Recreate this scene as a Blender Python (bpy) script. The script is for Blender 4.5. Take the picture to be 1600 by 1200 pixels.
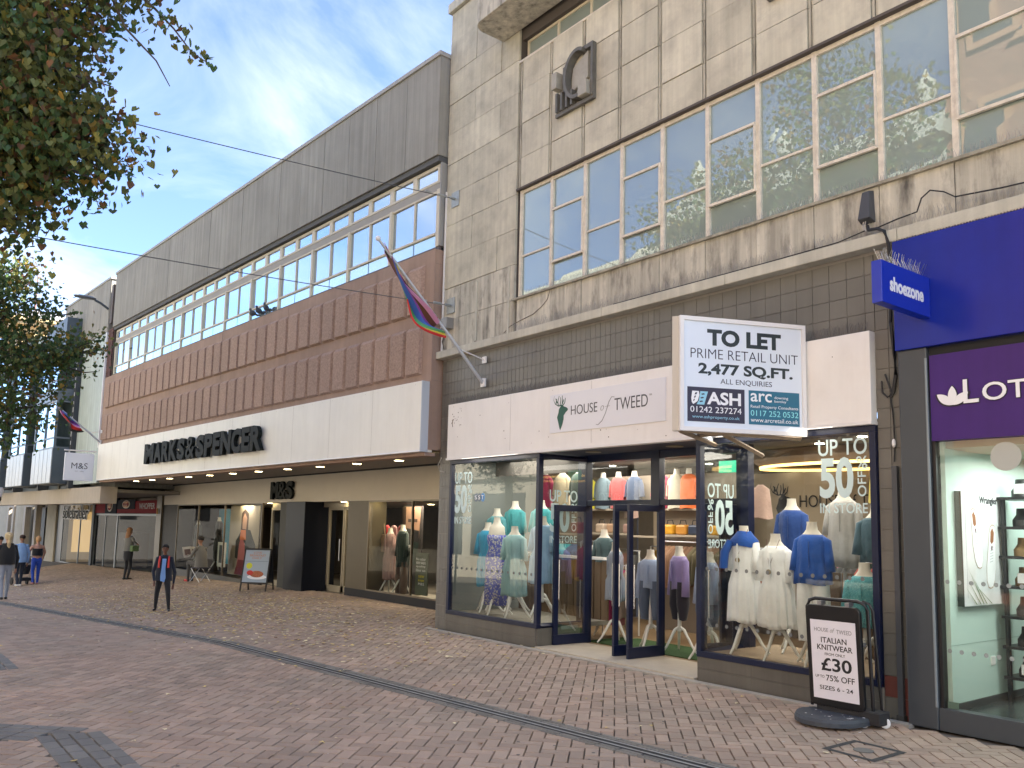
import bpy, math, random
import numpy as np
from mathutils import Matrix, Vector
random.seed(7)
np.random.seed(7)
SC = bpy.context.scene
COL = SC.collection
for o in list(bpy.data.objects):
    bpy.data.objects.remove(o)

# ---------------------------------------------------------------- camera
CAM_Z = 1.635
cd = bpy.data.cameras.new('camera')
cam = bpy.data.objects.new('camera', cd)
COL.objects.link(cam)
right = Vector((0.6160883, 0.78736626, 0.02212632))
up = Vector((0.0749115, -0.08653281, 0.99342858))
fwd = Vector((-0.7841068, 0.61038221, 0.11229464))
m3 = Matrix((right, up, -fwd)).transposed()
cam.matrix_world = Matrix.Translation((0, 0, CAM_Z)) @ m3.to_4x4()
cd.sensor_width = 36.0
cd.lens = 36.0 * 1322.5 / 1600.0
cd.shift_y = (673.0 - 600.0) / 1600.0
cd.clip_start = 0.05
cd.clip_end = 3000
SC.camera = cam

# ---------------------------------------------------------------- sky, sun, exposure
SUN_AZ = math.radians(36.0)      # clockwise from +Y towards +X
SUN_EL = math.radians(34.5)
w = bpy.data.worlds.new('World')
SC.world = w
w.use_nodes = True
nt = w.node_tree
nt.nodes.clear()
N = nt.nodes.new
L = nt.links.new
wo = N('ShaderNodeOutputWorld')
bg = N('ShaderNodeBackground')
bg.inputs['Strength'].default_value = 0.09
sky = N('ShaderNodeTexSky')
sky.sky_type = 'NISHITA'
sky.sun_disc = False
sky.sun_elevation = SUN_EL
sky.sun_rotation = SUN_AZ
sky.air_density = 0.75
sky.dust_density = 0.05
sky.ozone_density = 2.2
tc = N('ShaderNodeTexCoord')
mp = N('ShaderNodeMapping')
mp.inputs['Scale'].default_value = (1.0, 2.2, 4.5)
mp.inputs['Rotation'].default_value = (0.3, 0.5, 0.9)
n1 = N('ShaderNodeTexNoise')
n1.inputs['Scale'].default_value = 1.5
n1.inputs['Detail'].default_value = 9
n1.inputs['Roughness'].default_value = 0.58
n1.inputs['Distortion'].default_value = 0.7
n2 = N('ShaderNodeTexNoise')
n2.inputs['Scale'].default_value = 1.1
n2.inputs['Detail'].default_value = 3
r1 = N('ShaderNodeValToRGB')
r1.color_ramp.elements[0].position = 0.47
r1.color_ramp.elements[1].position = 0.72
r2 = N('ShaderNodeValToRGB')
r2.color_ramp.elements[0].position = 0.30
r2.color_ramp.elements[1].position = 0.62
mu = N('ShaderNodeMath')
mu.operation = 'MULTIPLY'
ma = N('ShaderNodeMath')
ma.operation = 'MULTIPLY_ADD'
ma.inputs[1].default_value = 0.94
ma.inputs[2].default_value = 0.06
mixc = N('ShaderNodeMixRGB')
mixc.inputs['Color2'].default_value = (4.6, 4.7, 4.8, 1)
L(tc.outputs['Generated'], mp.inputs['Vector'])
L(mp.outputs['Vector'], n1.inputs['Vector'])
L(tc.outputs['Generated'], n2.inputs['Vector'])
L(n1.outputs['Fac'], r1.inputs['Fac'])
L(n2.outputs['Fac'], r2.inputs['Fac'])
L(r1.outputs['Color'], mu.inputs[0])
L(r2.outputs['Color'], mu.inputs[1])
L(mu.outputs[0], ma.inputs[0])
skt = N('ShaderNodeMixRGB')
skt.blend_type = 'MULTIPLY'
skt.inputs['Fac'].default_value = 1.0
skt.inputs['Color2'].default_value = (0.74, 0.82, 0.96, 1)
L(sky.outputs['Color'], skt.inputs['Color1'])
L(skt.outputs['Color'], mixc.inputs['Color1'])
L(ma.outputs[0], mixc.inputs['Fac'])
L(mixc.outputs['Color'], bg.inputs['Color'])
L(bg.outputs[0], wo.inputs['Surface'])

sl = bpy.data.lights.new('sun', 'SUN')
sl.energy = 5.0
sl.angle = math.radians(0.5)
sl.color = (1.0, 0.95, 0.84)
so = bpy.data.objects.new('sun', sl)
COL.objects.link(so)
sd = Vector((math.sin(SUN_AZ) * math.cos(SUN_EL), math.cos(SUN_AZ) * math.cos(SUN_EL), math.sin(SUN_EL)))
so.rotation_euler = sd.to_track_quat('Z', 'Y').to_euler()
so.location = (0, 0, 30)

SC.render.engine = 'CYCLES'
vs = SC.view_settings
vs.view_transform = 'Standard'
vs.look = 'None'
vs.exposure = 2.42
vs.gamma = 1.0
vs.use_curve_mapping = False

# ---------------------------------------------------------------- materials
MATS = {}


def nodes(m):
    m.use_nodes = True
    t = m.node_tree
    b = next(n for n in t.nodes if n.type == 'BSDF_PRINCIPLED')
    return t, b


def mat(name, col, rough=0.7, var=0.0, vscale=3.0, bump=0.0, bscale=40.0, metal=0.0, island=0.0,
        streak=0.0, spec=0.5, stretch=None, col2=None, c2lo=0.45, c2hi=0.65, emis=None, estr=0.0, coat=0.0, sheen=0.0, c2s=(1, 1, 1)):
    """principled surface: base colour, slow colour variation, rain streaks, fine relief, variation from piece to piece"""
    if name in MATS:
        return MATS[name]
    m = bpy.data.materials.new(name)
    t, b = nodes(m)
    n = t.nodes.new
    l = t.links.new
    b.inputs['Base Color'].default_value = (*col, 1)
    b.inputs['Roughness'].default_value = rough
    b.inputs['Metallic'].default_value = metal
    b.inputs['Specular IOR Level'].default_value = spec
    b.inputs['Coat Weight'].default_value = coat
    b.inputs['Sheen Weight'].default_value = sheen
    if emis:
        b.inputs['Emission Color'].default_value = (*emis, 1)
        b.inputs['Emission Strength'].default_value = estr
    geo = n('ShaderNodeNewGeometry')
    cur = None

    def rgb(c):
        r = n('ShaderNodeRGB')
        r.outputs[0].default_value = (*c, 1)
        return r.outputs[0]
    if var or island or streak or col2:
        cur = rgb(col)
    if col2:
        tx = n('ShaderNodeTexNoise')
        c2m = n('ShaderNodeMapping')
        c2m.inputs['Scale'].default_value = c2s
        tx.inputs['Scale'].default_value = vscale * 2.3
        tx.inputs['Detail'].default_value = 6
        tx.inputs['Roughness'].default_value = 0.62
        l(geo.outputs['Position'], c2m.inputs['Vector'])
        l(c2m.outputs[0], tx.inputs['Vector'])
        mr = n('ShaderNodeMapRange')
        mr.inputs['From Min'].default_value = c2lo
        mr.inputs['From Max'].default_value = c2hi
        l(tx.outputs['Fac'], mr.inputs['Value'])
        mx = n('ShaderNodeMixRGB')
        mx.inputs['Color2'].default_value = (*col2, 1)
        l(mr.outputs[0], mx.inputs['Fac'])
        l(cur, mx.inputs['Color1'])
        cur = mx.outputs[0]

    def mul(fac_socket, lo, hi, frm=(0.25, 0.75)):
        nonlocal cur
        mr = n('ShaderNodeMapRange')
        mr.inputs['From Min'].default_value = frm[0]
        mr.inputs['From Max'].default_value = frm[1]
        mr.inputs['To Min'].default_value = lo
        mr.inputs['To Max'].default_value = hi
        l(fac_socket, mr.inputs['Value'])
        mx = n('ShaderNodeVectorMath')
        mx.operation = 'SCALE'
        l(cur, mx.inputs[0])
        l(mr.outputs[0], mx.inputs['Scale'])
        cur = mx.outputs[0]
    if var:
        tx = n('ShaderNodeTexNoise')
        tx.inputs['Scale'].default_value = vscale
        tx.inputs['Detail'].default_value = 8
        tx.inputs['Roughness'].default_value = 0.65
        if stretch:
            mpn = n('ShaderNodeMapping')
            mpn.inputs['Scale'].default_value = stretch
            l(geo.outputs['Position'], mpn.inputs['Vector'])
            l(mpn.outputs[0], tx.inputs['Vector'])
        else:
            l(geo.outputs['Position'], tx.inputs['Vector'])
        mul(tx.outputs['Fac'], 1 - var, 1 + var)
    if streak:
        mpn = n('ShaderNodeMapping')
        mpn.inputs['Scale'].default_value = (9.0, 9.0, 0.35)
        l(geo.outputs['Position'], mpn.inputs['Vector'])
        tx = n('ShaderNodeTexNoise')
        tx.inputs['Scale'].default_value = 1.0
        tx.inputs['Detail'].default_value = 7
        tx.inputs['Roughness'].default_value = 0.6
        l(mpn.outputs[0], tx.inputs['Vector'])
        mul(tx.outputs['Fac'], 1 - streak, 1 + streak * 0.6, (0.3, 0.7))
    if island:
        oi = n('ShaderNodeObjectInfo')
        ad = n('ShaderNodeMath')
        ad.operation = 'ADD'
        l(geo.outputs['Random Per Island'], ad.inputs[0])
        l(oi.outputs['Random'], ad.inputs[1])
        fr = n('ShaderNodeMath')
        fr.operation = 'FRACT'
        l(ad.outputs[0], fr.inputs[0])
        mul(fr.outputs[0], 1 - island, 1 + island, (0, 1))
    if cur is not None:
        l(cur, b.inputs['Base Color'])
    if bump:
        tx = n('ShaderNodeTexNoise')
        tx.inputs['Scale'].default_value = bscale
        tx.inputs['Detail'].default_value = 5
        l(geo.outputs['Position'], tx.inputs['Vector'])
        bp = n('ShaderNodeBump')
        bp.inputs['Strength'].default_value = min(1.0, bump)
        bp.inputs['Distance'].default_value = 0.01
        l(tx.outputs['Fac'], bp.inputs['Height'])
        l(bp.outputs[0], b.inputs['Normal'])
    MATS[name] = m
    return m


def glass(name, tint=(0.92, 0.95, 0.95), refl=1.0, rcol=(1, 1, 1), ior=1.5, body=None, bodyfac=0.0, rough=0.0, wav=0.0):
    """thin pane: see-through, mirror by the Fresnel law, optionally a film or dirt that scatters"""
    if name in MATS:
        return MATS[name]
    m = bpy.data.materials.new(name)
    m.use_nodes = True
    t = m.node_tree
    t.nodes.clear()
    n = t.nodes.new
    l = t.links.new
    out = n('ShaderNodeOutputMaterial')
    tr = n('ShaderNodeBsdfTransparent')
    tr.inputs[0].default_value = (*tint, 1)
    gl = n('ShaderNodeBsdfGlossy')
    gl.inputs['Color'].default_value = (*rcol, 1)
    gl.inputs['Roughness'].default_value = rough
    fr = n('ShaderNodeFresnel')
    fr.inputs['IOR'].default_value = ior
    mm = n('ShaderNodeMath')
    mm.operation = 'MULTIPLY'
    mm.inputs[1].default_value = refl
    mm.use_clamp = True
    l(fr.outputs[0], mm.inputs[0])
    base = tr.outputs[0]
    if body:
        df = n('ShaderNodeBsdfDiffuse')
        df.inputs[0].default_value = (*body, 1)
        m0 = n('ShaderNodeMixShader')
        m0.inputs[0].default_value = bodyfac
        l(base, m0.inputs[1])
        l(df.outputs[0], m0.inputs[2])
        base = m0.outputs[0]
    mx = n('ShaderNodeMixShader')
    l(mm.outputs[0], mx.inputs[0])
    l(base, mx.inputs[1])
    l(gl.outputs[0], mx.inputs[2])
    l(mx.outputs[0], out.inputs[0])
    if wav:
        geo = n('ShaderNodeNewGeometry')
        tx = n('ShaderNodeTexNoise')
        tx.inputs['Scale'].default_value = 1.3
        tx.inputs['Detail'].default_value = 1
        l(geo.outputs['Position'], tx.inputs['Vector'])
        bp = n('ShaderNodeBump')
        bp.inputs['Strength'].default_value = wav
        bp.inputs['Distance'].default_value = 0.01
        l(tx.outputs['Fac'], bp.inputs['Height'])
        l(bp.outputs[0], gl.inputs['Normal'])
        l(bp.outputs[0], fr.inputs['Normal'])
    MATS[name] = m
    return m


def flat(name, col, rough=0.6, **k):
    return mat(name, col, rough, **k)


# ---------------------------------------------------------------- mesh helpers
WM = {}
I4 = Matrix.Identity(4)
A_MS = 0.054238
FM = Matrix.Translation((-11.6, 7.31, 0)) @ Matrix.Rotation(A_MS, 4, 'Z')     # store frontage frame: x along it, y into it


def fr(x, y, z=0.0, a=0.0):
    return Matrix.Translation((x, y, z)) @ Matrix.Rotation(a, 4, 'Z')


def props(o, label=None, cat=None, group=None, kind=None):
    if label:
        o['label'] = label
    if cat:
        o['category'] = cat
    if group:
        o['group'] = group
    if kind:
        o['kind'] = kind


def thing(name, label, cat, M=I4, group=None):
    o = bpy.data.objects.new(name, None)
    o.empty_display_size = 0.2
    COL.objects.link(o)
    o.matrix_world = M
    WM[o.name] = M.copy()
    props(o, label, cat, group)
    return o


class MB:
    def __init__(s, T=None):
        s.v = []
        s.f = []
        s.mi = []
        s.c = 0
        s.T = T

    def mat(s, i):
        s.c = i
        return s

    def add(s, vs, fs):
        k = len(s.v)
        if s.T is not None:
            vs = [tuple(s.T @ Vector(p)) for p in vs]
        s.v += [tuple(p) for p in vs]
        for q in fs:
            s.f.append(tuple(i + k for i in q))
            s.mi.append(s.c)
        return s

    def box(s, x0, x1, y0, y1, z0, z1):
        vs = [(x0, y0, z0), (x1, y0, z0), (x1, y1, z0), (x0, y1, z0), (x0, y0, z1), (x1, y0, z1), (x1, y1, z1), (x0, y1, z1)]
        return s.add(vs, [(0, 3, 2, 1), (4, 5, 6, 7), (0, 1, 5, 4), (1, 2, 6, 5), (2, 3, 7, 6), (3, 0, 4, 7)])

    def quad(s, a, b, c, d):
        return s.add([a, b, c, d], [(0, 1, 2, 3)])

    def tube(s, pts, r, n=8, cap=True):
        pts = [Vector(p) for p in pts]
        rs = r if isinstance(r, (list, tuple)) else [r] * len(pts)
        vs = []
        for i, p in enumerate(pts):
            d = (pts[min(i + 1, len(pts) - 1)] - pts[max(i - 1, 0)]).normalized()
            a = d.cross(Vector((0, 0, 1)))
            if a.length < 0.05:
                a = d.cross(Vector((0, 1, 0)))
            a.normalize()
            b = d.cross(a)
            for k in range(n):
                t = 2 * math.pi * k / n
                vs.append(p + (a * math.cos(t) + b * math.sin(t)) * rs[i])
        fs = []
        for i in range(len(pts) - 1):
            for k in range(n):
                a0 = i * n + k
                a1 = i * n + (k + 1) % n
                fs.append((a0, a1, a1 + n, a0 + n))
        if cap:
            fs.append(tuple(range(n))[::-1])
            fs.append(tuple(range(len(vs) - n, len(vs))))
        return s.add(vs, fs)

    def loft(s, rings, n=20, cap=True, rip=0, amp=None, ph=0.0):
        """rings (cx, cy, z, rx, ry); amp = ripple depth per ring"""
        vs = []
        for j, (cx, cy, z, rx, ry) in enumerate(rings):
            a = amp[j] if amp else 0.0
            for k in range(n):
                t = 2 * math.pi * k / n
                q = 1 + a * math.cos(rip * t + ph + 0.6 * math.sin(2 * t + ph))
                vs.append((cx + rx * q * math.cos(t), cy + ry * q * math.sin(t), z + (a * 0.12 * math.sin(3 * t + ph))))
        fs = []
        for i in range(len(rings) - 1):
            for k in range(n):
                a0 = i * n + k
                a1 = i * n + (k + 1) % n
                fs.append((a0, a1, a1 + n, a0 + n))
        if cap:
            fs.append(tuple(range(n))[::-1])
            fs.append(tuple(range(len(vs) - n, len(vs))))
        return s.add(vs, fs)

    def ell(s, c, r, n=12, m=8):
        rings = []
        for i in range(m + 1):
            t = math.pi * i / m
            q = max(math.sin(t), 0.02)
            rings.append((c[0], c[1], c[2] - r[2] * math.cos(t), r[0] * q, r[1] * q))
        return s.loft(rings, n)

    def prism(s, poly, y0, y1):
        """polygon in x,z extruded along y (y0 = front)"""
        n = len(poly)
        a = sum(poly[i][0] * poly[(i + 1) % n][1] - poly[(i + 1) % n][0] * poly[i][1] for i in range(n))
        if a < 0:
            poly = poly[::-1]
        vs = [(p[0], y0, p[1]) for p in poly] + [(p[0], y1, p[1]) for p in poly]
        fs = [tuple(range(n)), tuple(range(n, 2 * n))[::-1]]
        for i in range(n):
            j = (i + 1) % n
            fs.append((j, i, i + n, j + n))
        return s.add(vs, fs)

    def disc(s, cx, cz, r, y0, y1, n=20, rz=None):
        rz = rz or r
        return s.prism([(cx + r * math.cos(2 * math.pi * k / n), cz + rz * math.sin(2 * math.pi * k / n)) for k in range(n)], y0, y1)

    def build(s, name, mats, parent=None, F=I4, smooth=False, bevel=0.0, label=None, cat=None, group=None, kind=None, origin=None):
        if not isinstance(mats, (list, tuple)):
            mats = [mats]
        me = bpy.data.meshes.new(name)
        if parent is not None:
            M = WM[parent.name].inverted() @ F
        elif origin is not None:
            M = Matrix.Translation(Vector(origin)).inverted() @ F
        else:
            M = F
        if M == I4:
            vs = s.v
        else:
            a = np.array(s.v, dtype=float)
            mm = np.array(M)
            vs = (a @ mm[:3, :3].T + mm[:3, 3]).tolist()
        me.from_pydata(vs, [], s.f)
        for m in mats:
            me.materials.append(m)
        if len(mats) > 1:
            me.polygons.foreach_set('material_index', s.mi)
        if smooth:
            me.polygons.foreach_set('use_smooth', [True] * len(me.polygons))
            try:
                me.set_sharp_from_angle(angle=math.radians(50))
            except Exception:
                pass
        me.update()
        o = bpy.data.objects.new(name, me)
        COL.objects.link(o)
        if parent is not None:
            o.parent = parent
            WM[o.name] = WM[parent.name]
        else:
            if origin is not None:
                o.location = origin
                WM[o.name] = Matrix.Translation(Vector(origin))
            else:
                WM[o.name] = I4
        if bevel:
            b = o.modifiers.new('bevel', 'BEVEL')
            b.width = bevel
            b.segments = 2
            b.limit_method = 'ANGLE'
        props(o, label, cat, group, kind)
        return o


UNIT = {}


def unit_box(m, cham=True):
    if m.name in UNIT:
        return UNIT[m.name]
    b = MB()
    b.box(-.5, .5, -.5, .5, -.5, .5)
    me = bpy.data.meshes.new('piece_' + m.name)
    me.from_pydata(b.v, [], b.f)
    me.materials.append(m)
    UNIT[m.name] = me
    return me


def piece(name, parent, m, x0, x1, y0, y1, z0, z1, F=I4, me=None, rot=None, label=None):
    """one separate piece (stone, tile, panel, pane): shares its mesh, sized by scale"""
    o = bpy.data.objects.new(name, me or unit_box(m))
    COL.objects.link(o)
    o.parent = parent
    T = Matrix.Translation(((x0 + x1) / 2, (y0 + y1) / 2, (z0 + z1) / 2))
    S = Matrix.Diagonal((x1 - x0, y1 - y0, z1 - z0, 1))
    R = rot or I4
    o.matrix_local = WM[parent.name].inverted() @ F @ T @ R @ S
    if label:
        o['label'] = label
    return o


def copy_tree(o, M, label=None, group=None):
    r = o.copy()
    COL.objects.link(r)
    r.matrix_world = M
    WM[r.name] = M.copy()
    if label:
        r['label'] = label
    if group:
        r['group'] = group
    for ch in list(o.children):
        c = ch.copy()
        COL.objects.link(c)
        c.parent = r
        for g in list(ch.children):
            d = g.copy()
            COL.objects.link(d)
            d.parent = c
    return r


def text(s, x0, z0, wid, hgt, m, name='lettering', parent=None, F=I4, y=0.0, depth=0.002, bold=0.0, shear=0.0, mirror=False, spacing=1.0, rotz=0.0, **kw):
    """lettering fitted into the box x0..x0+wid, z0..z0+hgt of a frame, standing on its plane y"""
    cu = bpy.data.curves.new('t', 'FONT')
    cu.body = s
    cu.size = 1.0
    cu.offset = bold
    cu.extrude = 0.01
    cu.shear = shear
    cu.space_character = spacing
    cu.resolution_u = 4
    to = bpy.data.objects.new('t', cu)
    me = bpy.data.meshes.new_from_object(to)
    bpy.data.objects.remove(to)
    bpy.data.curves.remove(cu)
    n = len(me.vertices)
    a = np.empty(n * 3)
    me.vertices.foreach_get('co', a)
    a = a.reshape(-1, 3)
    if rotz:
        a[:, 0], a[:, 1] = -a[:, 1].copy(), a[:, 0].copy()
    lo, hi = a.min(0), a.max(0)
    u = (a[:, 0] - lo[0]) / (hi[0] - lo[0])
    if mirror:
        u = 1 - u
    v = (a[:, 1] - lo[1]) / (hi[1] - lo[1])
    ww = (a[:, 2] - lo[2]) / max(1e-9, hi[2] - lo[2])
    p = np.stack([x0 + u * wid, y - ww * depth, z0 + v * hgt], 1)
    M = (WM[parent.name].inverted() @ F) if parent is not None else F
    mm = np.array(M)
    p = p @ mm[:3, :3].T + mm[:3, 3]
    me.vertices.foreach_set('co', p.ravel())
    me.materials.clear()
    me.materials.append(m)
    me.polygons.foreach_set('material_index', [0] * len(me.polygons))
    me.update()
    o = bpy.data.objects.new(name, me)
    COL.objects.link(o)
    if parent is not None:
        o.parent = parent
        WM[o.name] = WM[parent.name]
    else:
        WM[o.name] = I4
    for k, vv in kw.items():
        o[k] = vv
    return o


def gz(x, y):
    """height of the street surface"""
    t = min(1.0, max(0.0, (y - 5) / 3.85))
    r = max(0.0, -11.5 - x)
    k = 0.034 * (1 - t) + 0.023 * t
    return -k * max(0.0, r - 5.5 * t) + 0.05 * t * min(1.0, r / 2) - 0.10 * max(0.0, min(1.0, (2.0 - y) / 8))


# ---------------------------------------------------------------- palette
stone = mat('weathered_stone', (0.55, 0.515, 0.41), 0.85, var=0.17, vscale=1.3, bump=0.5, bscale=30, island=0.09, streak=0.16, col2=(0.43, 0.40, 0.325), c2lo=0.45, c2hi=0.7)
stone_dirty = mat('sooty_stone', (0.50, 0.47, 0.39), 0.9, var=0.16, vscale=2.2, bump=0.6, bscale=30, island=0.12, streak=0.38, col2=(0.15, 0.14, 0.12), c2lo=0.49, c2hi=0.76, c2s=(1.6, 1.6, 0.5))
stone_dark = mat('dark_joint', (0.10, 0.085, 0.075), 0.9)
ledge_m = mat('pale_ledge_stone', (0.51, 0.49, 0.41), 0.85, var=0.2, vscale=2.0, streak=0.15, bump=0.4)
tile_m = mat('grey_brown_tile', (0.150, 0.143, 0.126), 0.38, var=0.10, vscale=2.0, island=0.07, streak=0.10)
grout_m = mat('grout', (0.27, 0.25, 0.22), 0.9)
redtile_m = mat('oxblood_tile', (0.165, 0.055, 0.045), 0.35, island=0.15)
riser_m = mat('riser_tile', (0.115, 0.107, 0.090), 0.4, var=0.15, vscale=3, island=0.05, streak=0.15)
navy = mat('navy_paint', (0.004, 0.009, 0.038), 0.35, var=0.15, vscale=8)
white_board = mat('off_white_board', (0.84, 0.81, 0.77), 0.5, var=0.06, vscale=1.2, streak=0.025, col2=(0.80, 0.765, 0.72), c2lo=.52, c2hi=.75, c2s=(1.5, 1.5, .5))
white_trim = mat('white_trim', (0.78, 0.76, 0.74), 0.4)
cream_fascia = mat('cream_fascia', (0.84, 0.81, 0.73), 0.5, var=0.06, vscale=0.8, streak=0.03, col2=(0.80, 0.765, 0.68), c2lo=.52, c2hi=.75, c2s=(1.5, 1.5, .4))
conc = mat('ribbed_concrete', (0.305, 0.292, 0.258), 0.9, var=0.14, vscale=0.9, streak=0.20, bump=0.6, bscale=60, island=0.025)
conc_edge = mat('parapet_capping', (0.36, 0.35, 0.33), 0.7)
brown_agg = mat('brown_aggregate', (0.355, 0.245, 0.19), 0.9, var=0.14, vscale=1.5, bump=0.7, bscale=70, streak=0.1)
brown_panel = mat('brown_rough_panel', (0.37, 0.255, 0.198), 0.95, var=0.35, vscale=26, bump=1.0, bscale=30, island=0.07)
bone_frame = mat('bone_window_frame', (0.60, 0.53, 0.40), 0.5, var=0.08, vscale=5)
chalk_frame = mat('flaking_white_frame', (0.66, 0.60, 0.50), 0.6, var=0.22, vscale=9, bump=0.3)
alu = mat('aluminium', (0.55, 0.53, 0.50), 0.4, metal=0.6)
steel = mat('steel', (0.45, 0.46, 0.48), 0.3, metal=0.9)
black = mat('black_paint', (0.015, 0.015, 0.017), 0.35)
black_letters = mat('black_letter_face', (0.012, 0.015, 0.014), 0.6, spec=0.12)
matt_black = mat('matt_black', (0.02, 0.02, 0.022), 0.8)
dark_glass_panel = mat('black_granite', (0.010, 0.012, 0.018), 0.38, spec=0.12)
olive_panel = mat('beige_gloss_panel', (0.115, 0.095, 0.062), 0.35, spec=.15, var=0.08, vscale=1.5)
anth = mat('anthracite_cladding', (0.055, 0.065, 0.075), 0.35, var=0.08, vscale=2)
blue_sign = mat('royal_blue_sign', (0.008, 0.03, 0.40), 0.3, coat=0.1)
blue_panel = mat('deep_blue_panel', (0.003, 0.018, 0.27), 0.25, spec=.3, coat=0.04, var=0.14, vscale=1.6, streak=.08)
purple = mat('purple_fascia', (0.055, 0.018, 0.16), 0.45, var=0.12, vscale=1.6, spec=.3, streak=.08)
white_gloss = mat('white_letter', (0.85, 0.85, 0.87), 0.4)
wood_dark = mat('dark_timber', (0.13, 0.085, 0.05), 0.7, var=0.3, vscale=6, stretch=(1, 1, 0.2), island=0.2)
wood = mat('pale_timber', (0.32, 0.22, 0.13), 0.6, var=0.25, vscale=5, stretch=(1, 1, 0.3))
cableblk = mat('cable_black', (0.02, 0.02, 0.022), 0.6)
glass_shop = glass('shop_glass', (0.90, 0.93, 0.92), 1.2, wav=0.04)
glass_dark = glass('dark_shop_glass', (0.66, 0.70, 0.70), 0.22, (0.9, 0.9, 0.9), wav=0.06)
glass_old = glass('old_office_glass', (0.35, 0.42, 0.42), 3.4, (0.70, 0.80, 0.82), body=(0.33, 0.39, 0.36), bodyfac=0.82, wav=0.12)
glass_ms = glass('sky_window_glass', (0.25, 0.30, 0.34), 6.0, (0.80, 0.90, 1.0), body=(0.30, 0.40, 0.48), bodyfac=0.45, wav=0.05)
glass_span = glass('pale_spandrel_glass', (0.4, 0.5, 0.5), 6.0, (0.85, 0.97, 1.0), body=(0.45, 0.58, 0.60), bodyfac=0.8)
# ================================================================ GROUND
paving_col = mat('paver_clay', (0.37, 0.268, 0.20), 0.75, var=0.16, vscale=0.45, island=0.17, bump=0.35, bscale=120, col2=(0.32, 0.25, 0.19), c2lo=0.40, c2hi=0.62)
ground_m = mat('sand_joint', (0.16, 0.14, 0.115), 0.95, var=0.2, vscale=3)
sett_m = mat('dark_sett', (0.165, 0.158, 0.14), 0.7, var=0.15, vscale=2, island=0.20, bump=0.4, bscale=90)
gx = list(np.concatenate([np.arange(-420, -90, 30), np.arange(-90, -40, 5), np.arange(-40, 2, 1.0), np.arange(2, 60, 6)]))
gy = list(np.concatenate([np.arange(-160, -20, 20), np.arange(-20, 2, 2), np.arange(2, 10, 0.5), np.arange(10, 120, 12)]))
g = MB()
for y in gy:
    for x in gx:
        g.v.append((float(x), float(y), gz(x, min(y, 8.9)) - 0.024))
nx = len(gx)
for j in range(len(gy) - 1):
    for i in range(nx - 1):
        a = j * nx + i
        g.f.append((a, a + 1, a + 1 + nx, a + nx))
        g.mi.append(0)
ground = g.build('ground', ground_m, kind='structure')
paving = MB().box(-60, 4, 8.95, 9.0, -0.9, -0.7).build('pavement', ground_m, kind='structure')   # carries the pavers


def chan_y(x):
    return 4.36 + 0.097 * (x + 9.07)


def in_band(x, y):
    """bands of dark setts let into the clay paving"""
    if abs(y - chan_y(x)) < 0.09:
        return 1
    # band along x with a corner at (-7.38, 1.69), turning 45 degrees to the left
    if x > -7.30 + (y - 1.69) * 0.25 and 1.33 < y < 1.61:
        return 2
    u = (x + 7.38) - (y - 1.69)       # distance across the 45 degree leg
    if y <= 1.63 and x <= -7.32 and 0.09 < u + 0.0 < 0.53:
        return 3
    if x < -10.64 + (y - 1.60) * 0.3 and 1.25 < y < 1.53:
        return 2
    return 0


bw, bl = 0.108, 0.216
c45 = math.sqrt(0.5)
bricks = []
R = (-46.0, -1.0, -1.5, 8.93)
umax = 45
for cx in range(-480, 40):
    for cy in range(-120, 480):
        k = (cx - cy) % 4
        if k == 0:
            u, v, du, dv = (cx + 1) * bw, (cy + .5) * bw, bl, bw
        elif k == 3:
            u, v, du, dv = (cx + .5) * bw, (cy + 1) * bw, bw, bl
        else:
            continue
        x = (u - v) * c45
        y = (u + v) * c45
        if not (R[0] < x < R[1] and R[2] < y < R[3]):
            continue
        # keep to the part of the street in view (with a margin to the side)
        fx = x * -0.7841 + y * 0.6104
        rx = x * 0.6161 + y * 0.7874
        if fx < 2.5 or abs(rx) > fx * 0.68 + 1.2:
            continue
        if y > 7.36 and x > -11.7:
            continue
        if in_band(x, y):
            continue
        bricks.append((x, y, du, dv, fx))
bricks.sort(key=lambda b: b[4])


def brick_mesh(l, wd):
    b = MB()
    a, c, e = l / 2 - 0.003, wd / 2 - 0.003, 0.004
    vs = [(-a, -c, -0.02), (a, -c, -0.02), (a, c, -0.02), (-a, c, -0.02), (-a + e, -c + e, 0.0), (a - e, -c + e, 0.0), (a - e, c - e, 0.0), (-a + e, c - e, 0.0)]
    b.add(vs, [(4, 5, 6, 7), (0, 1, 5, 4), (1, 2, 6, 5), (2, 3, 7, 6), (3, 0, 4, 7)])
    return b


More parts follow.
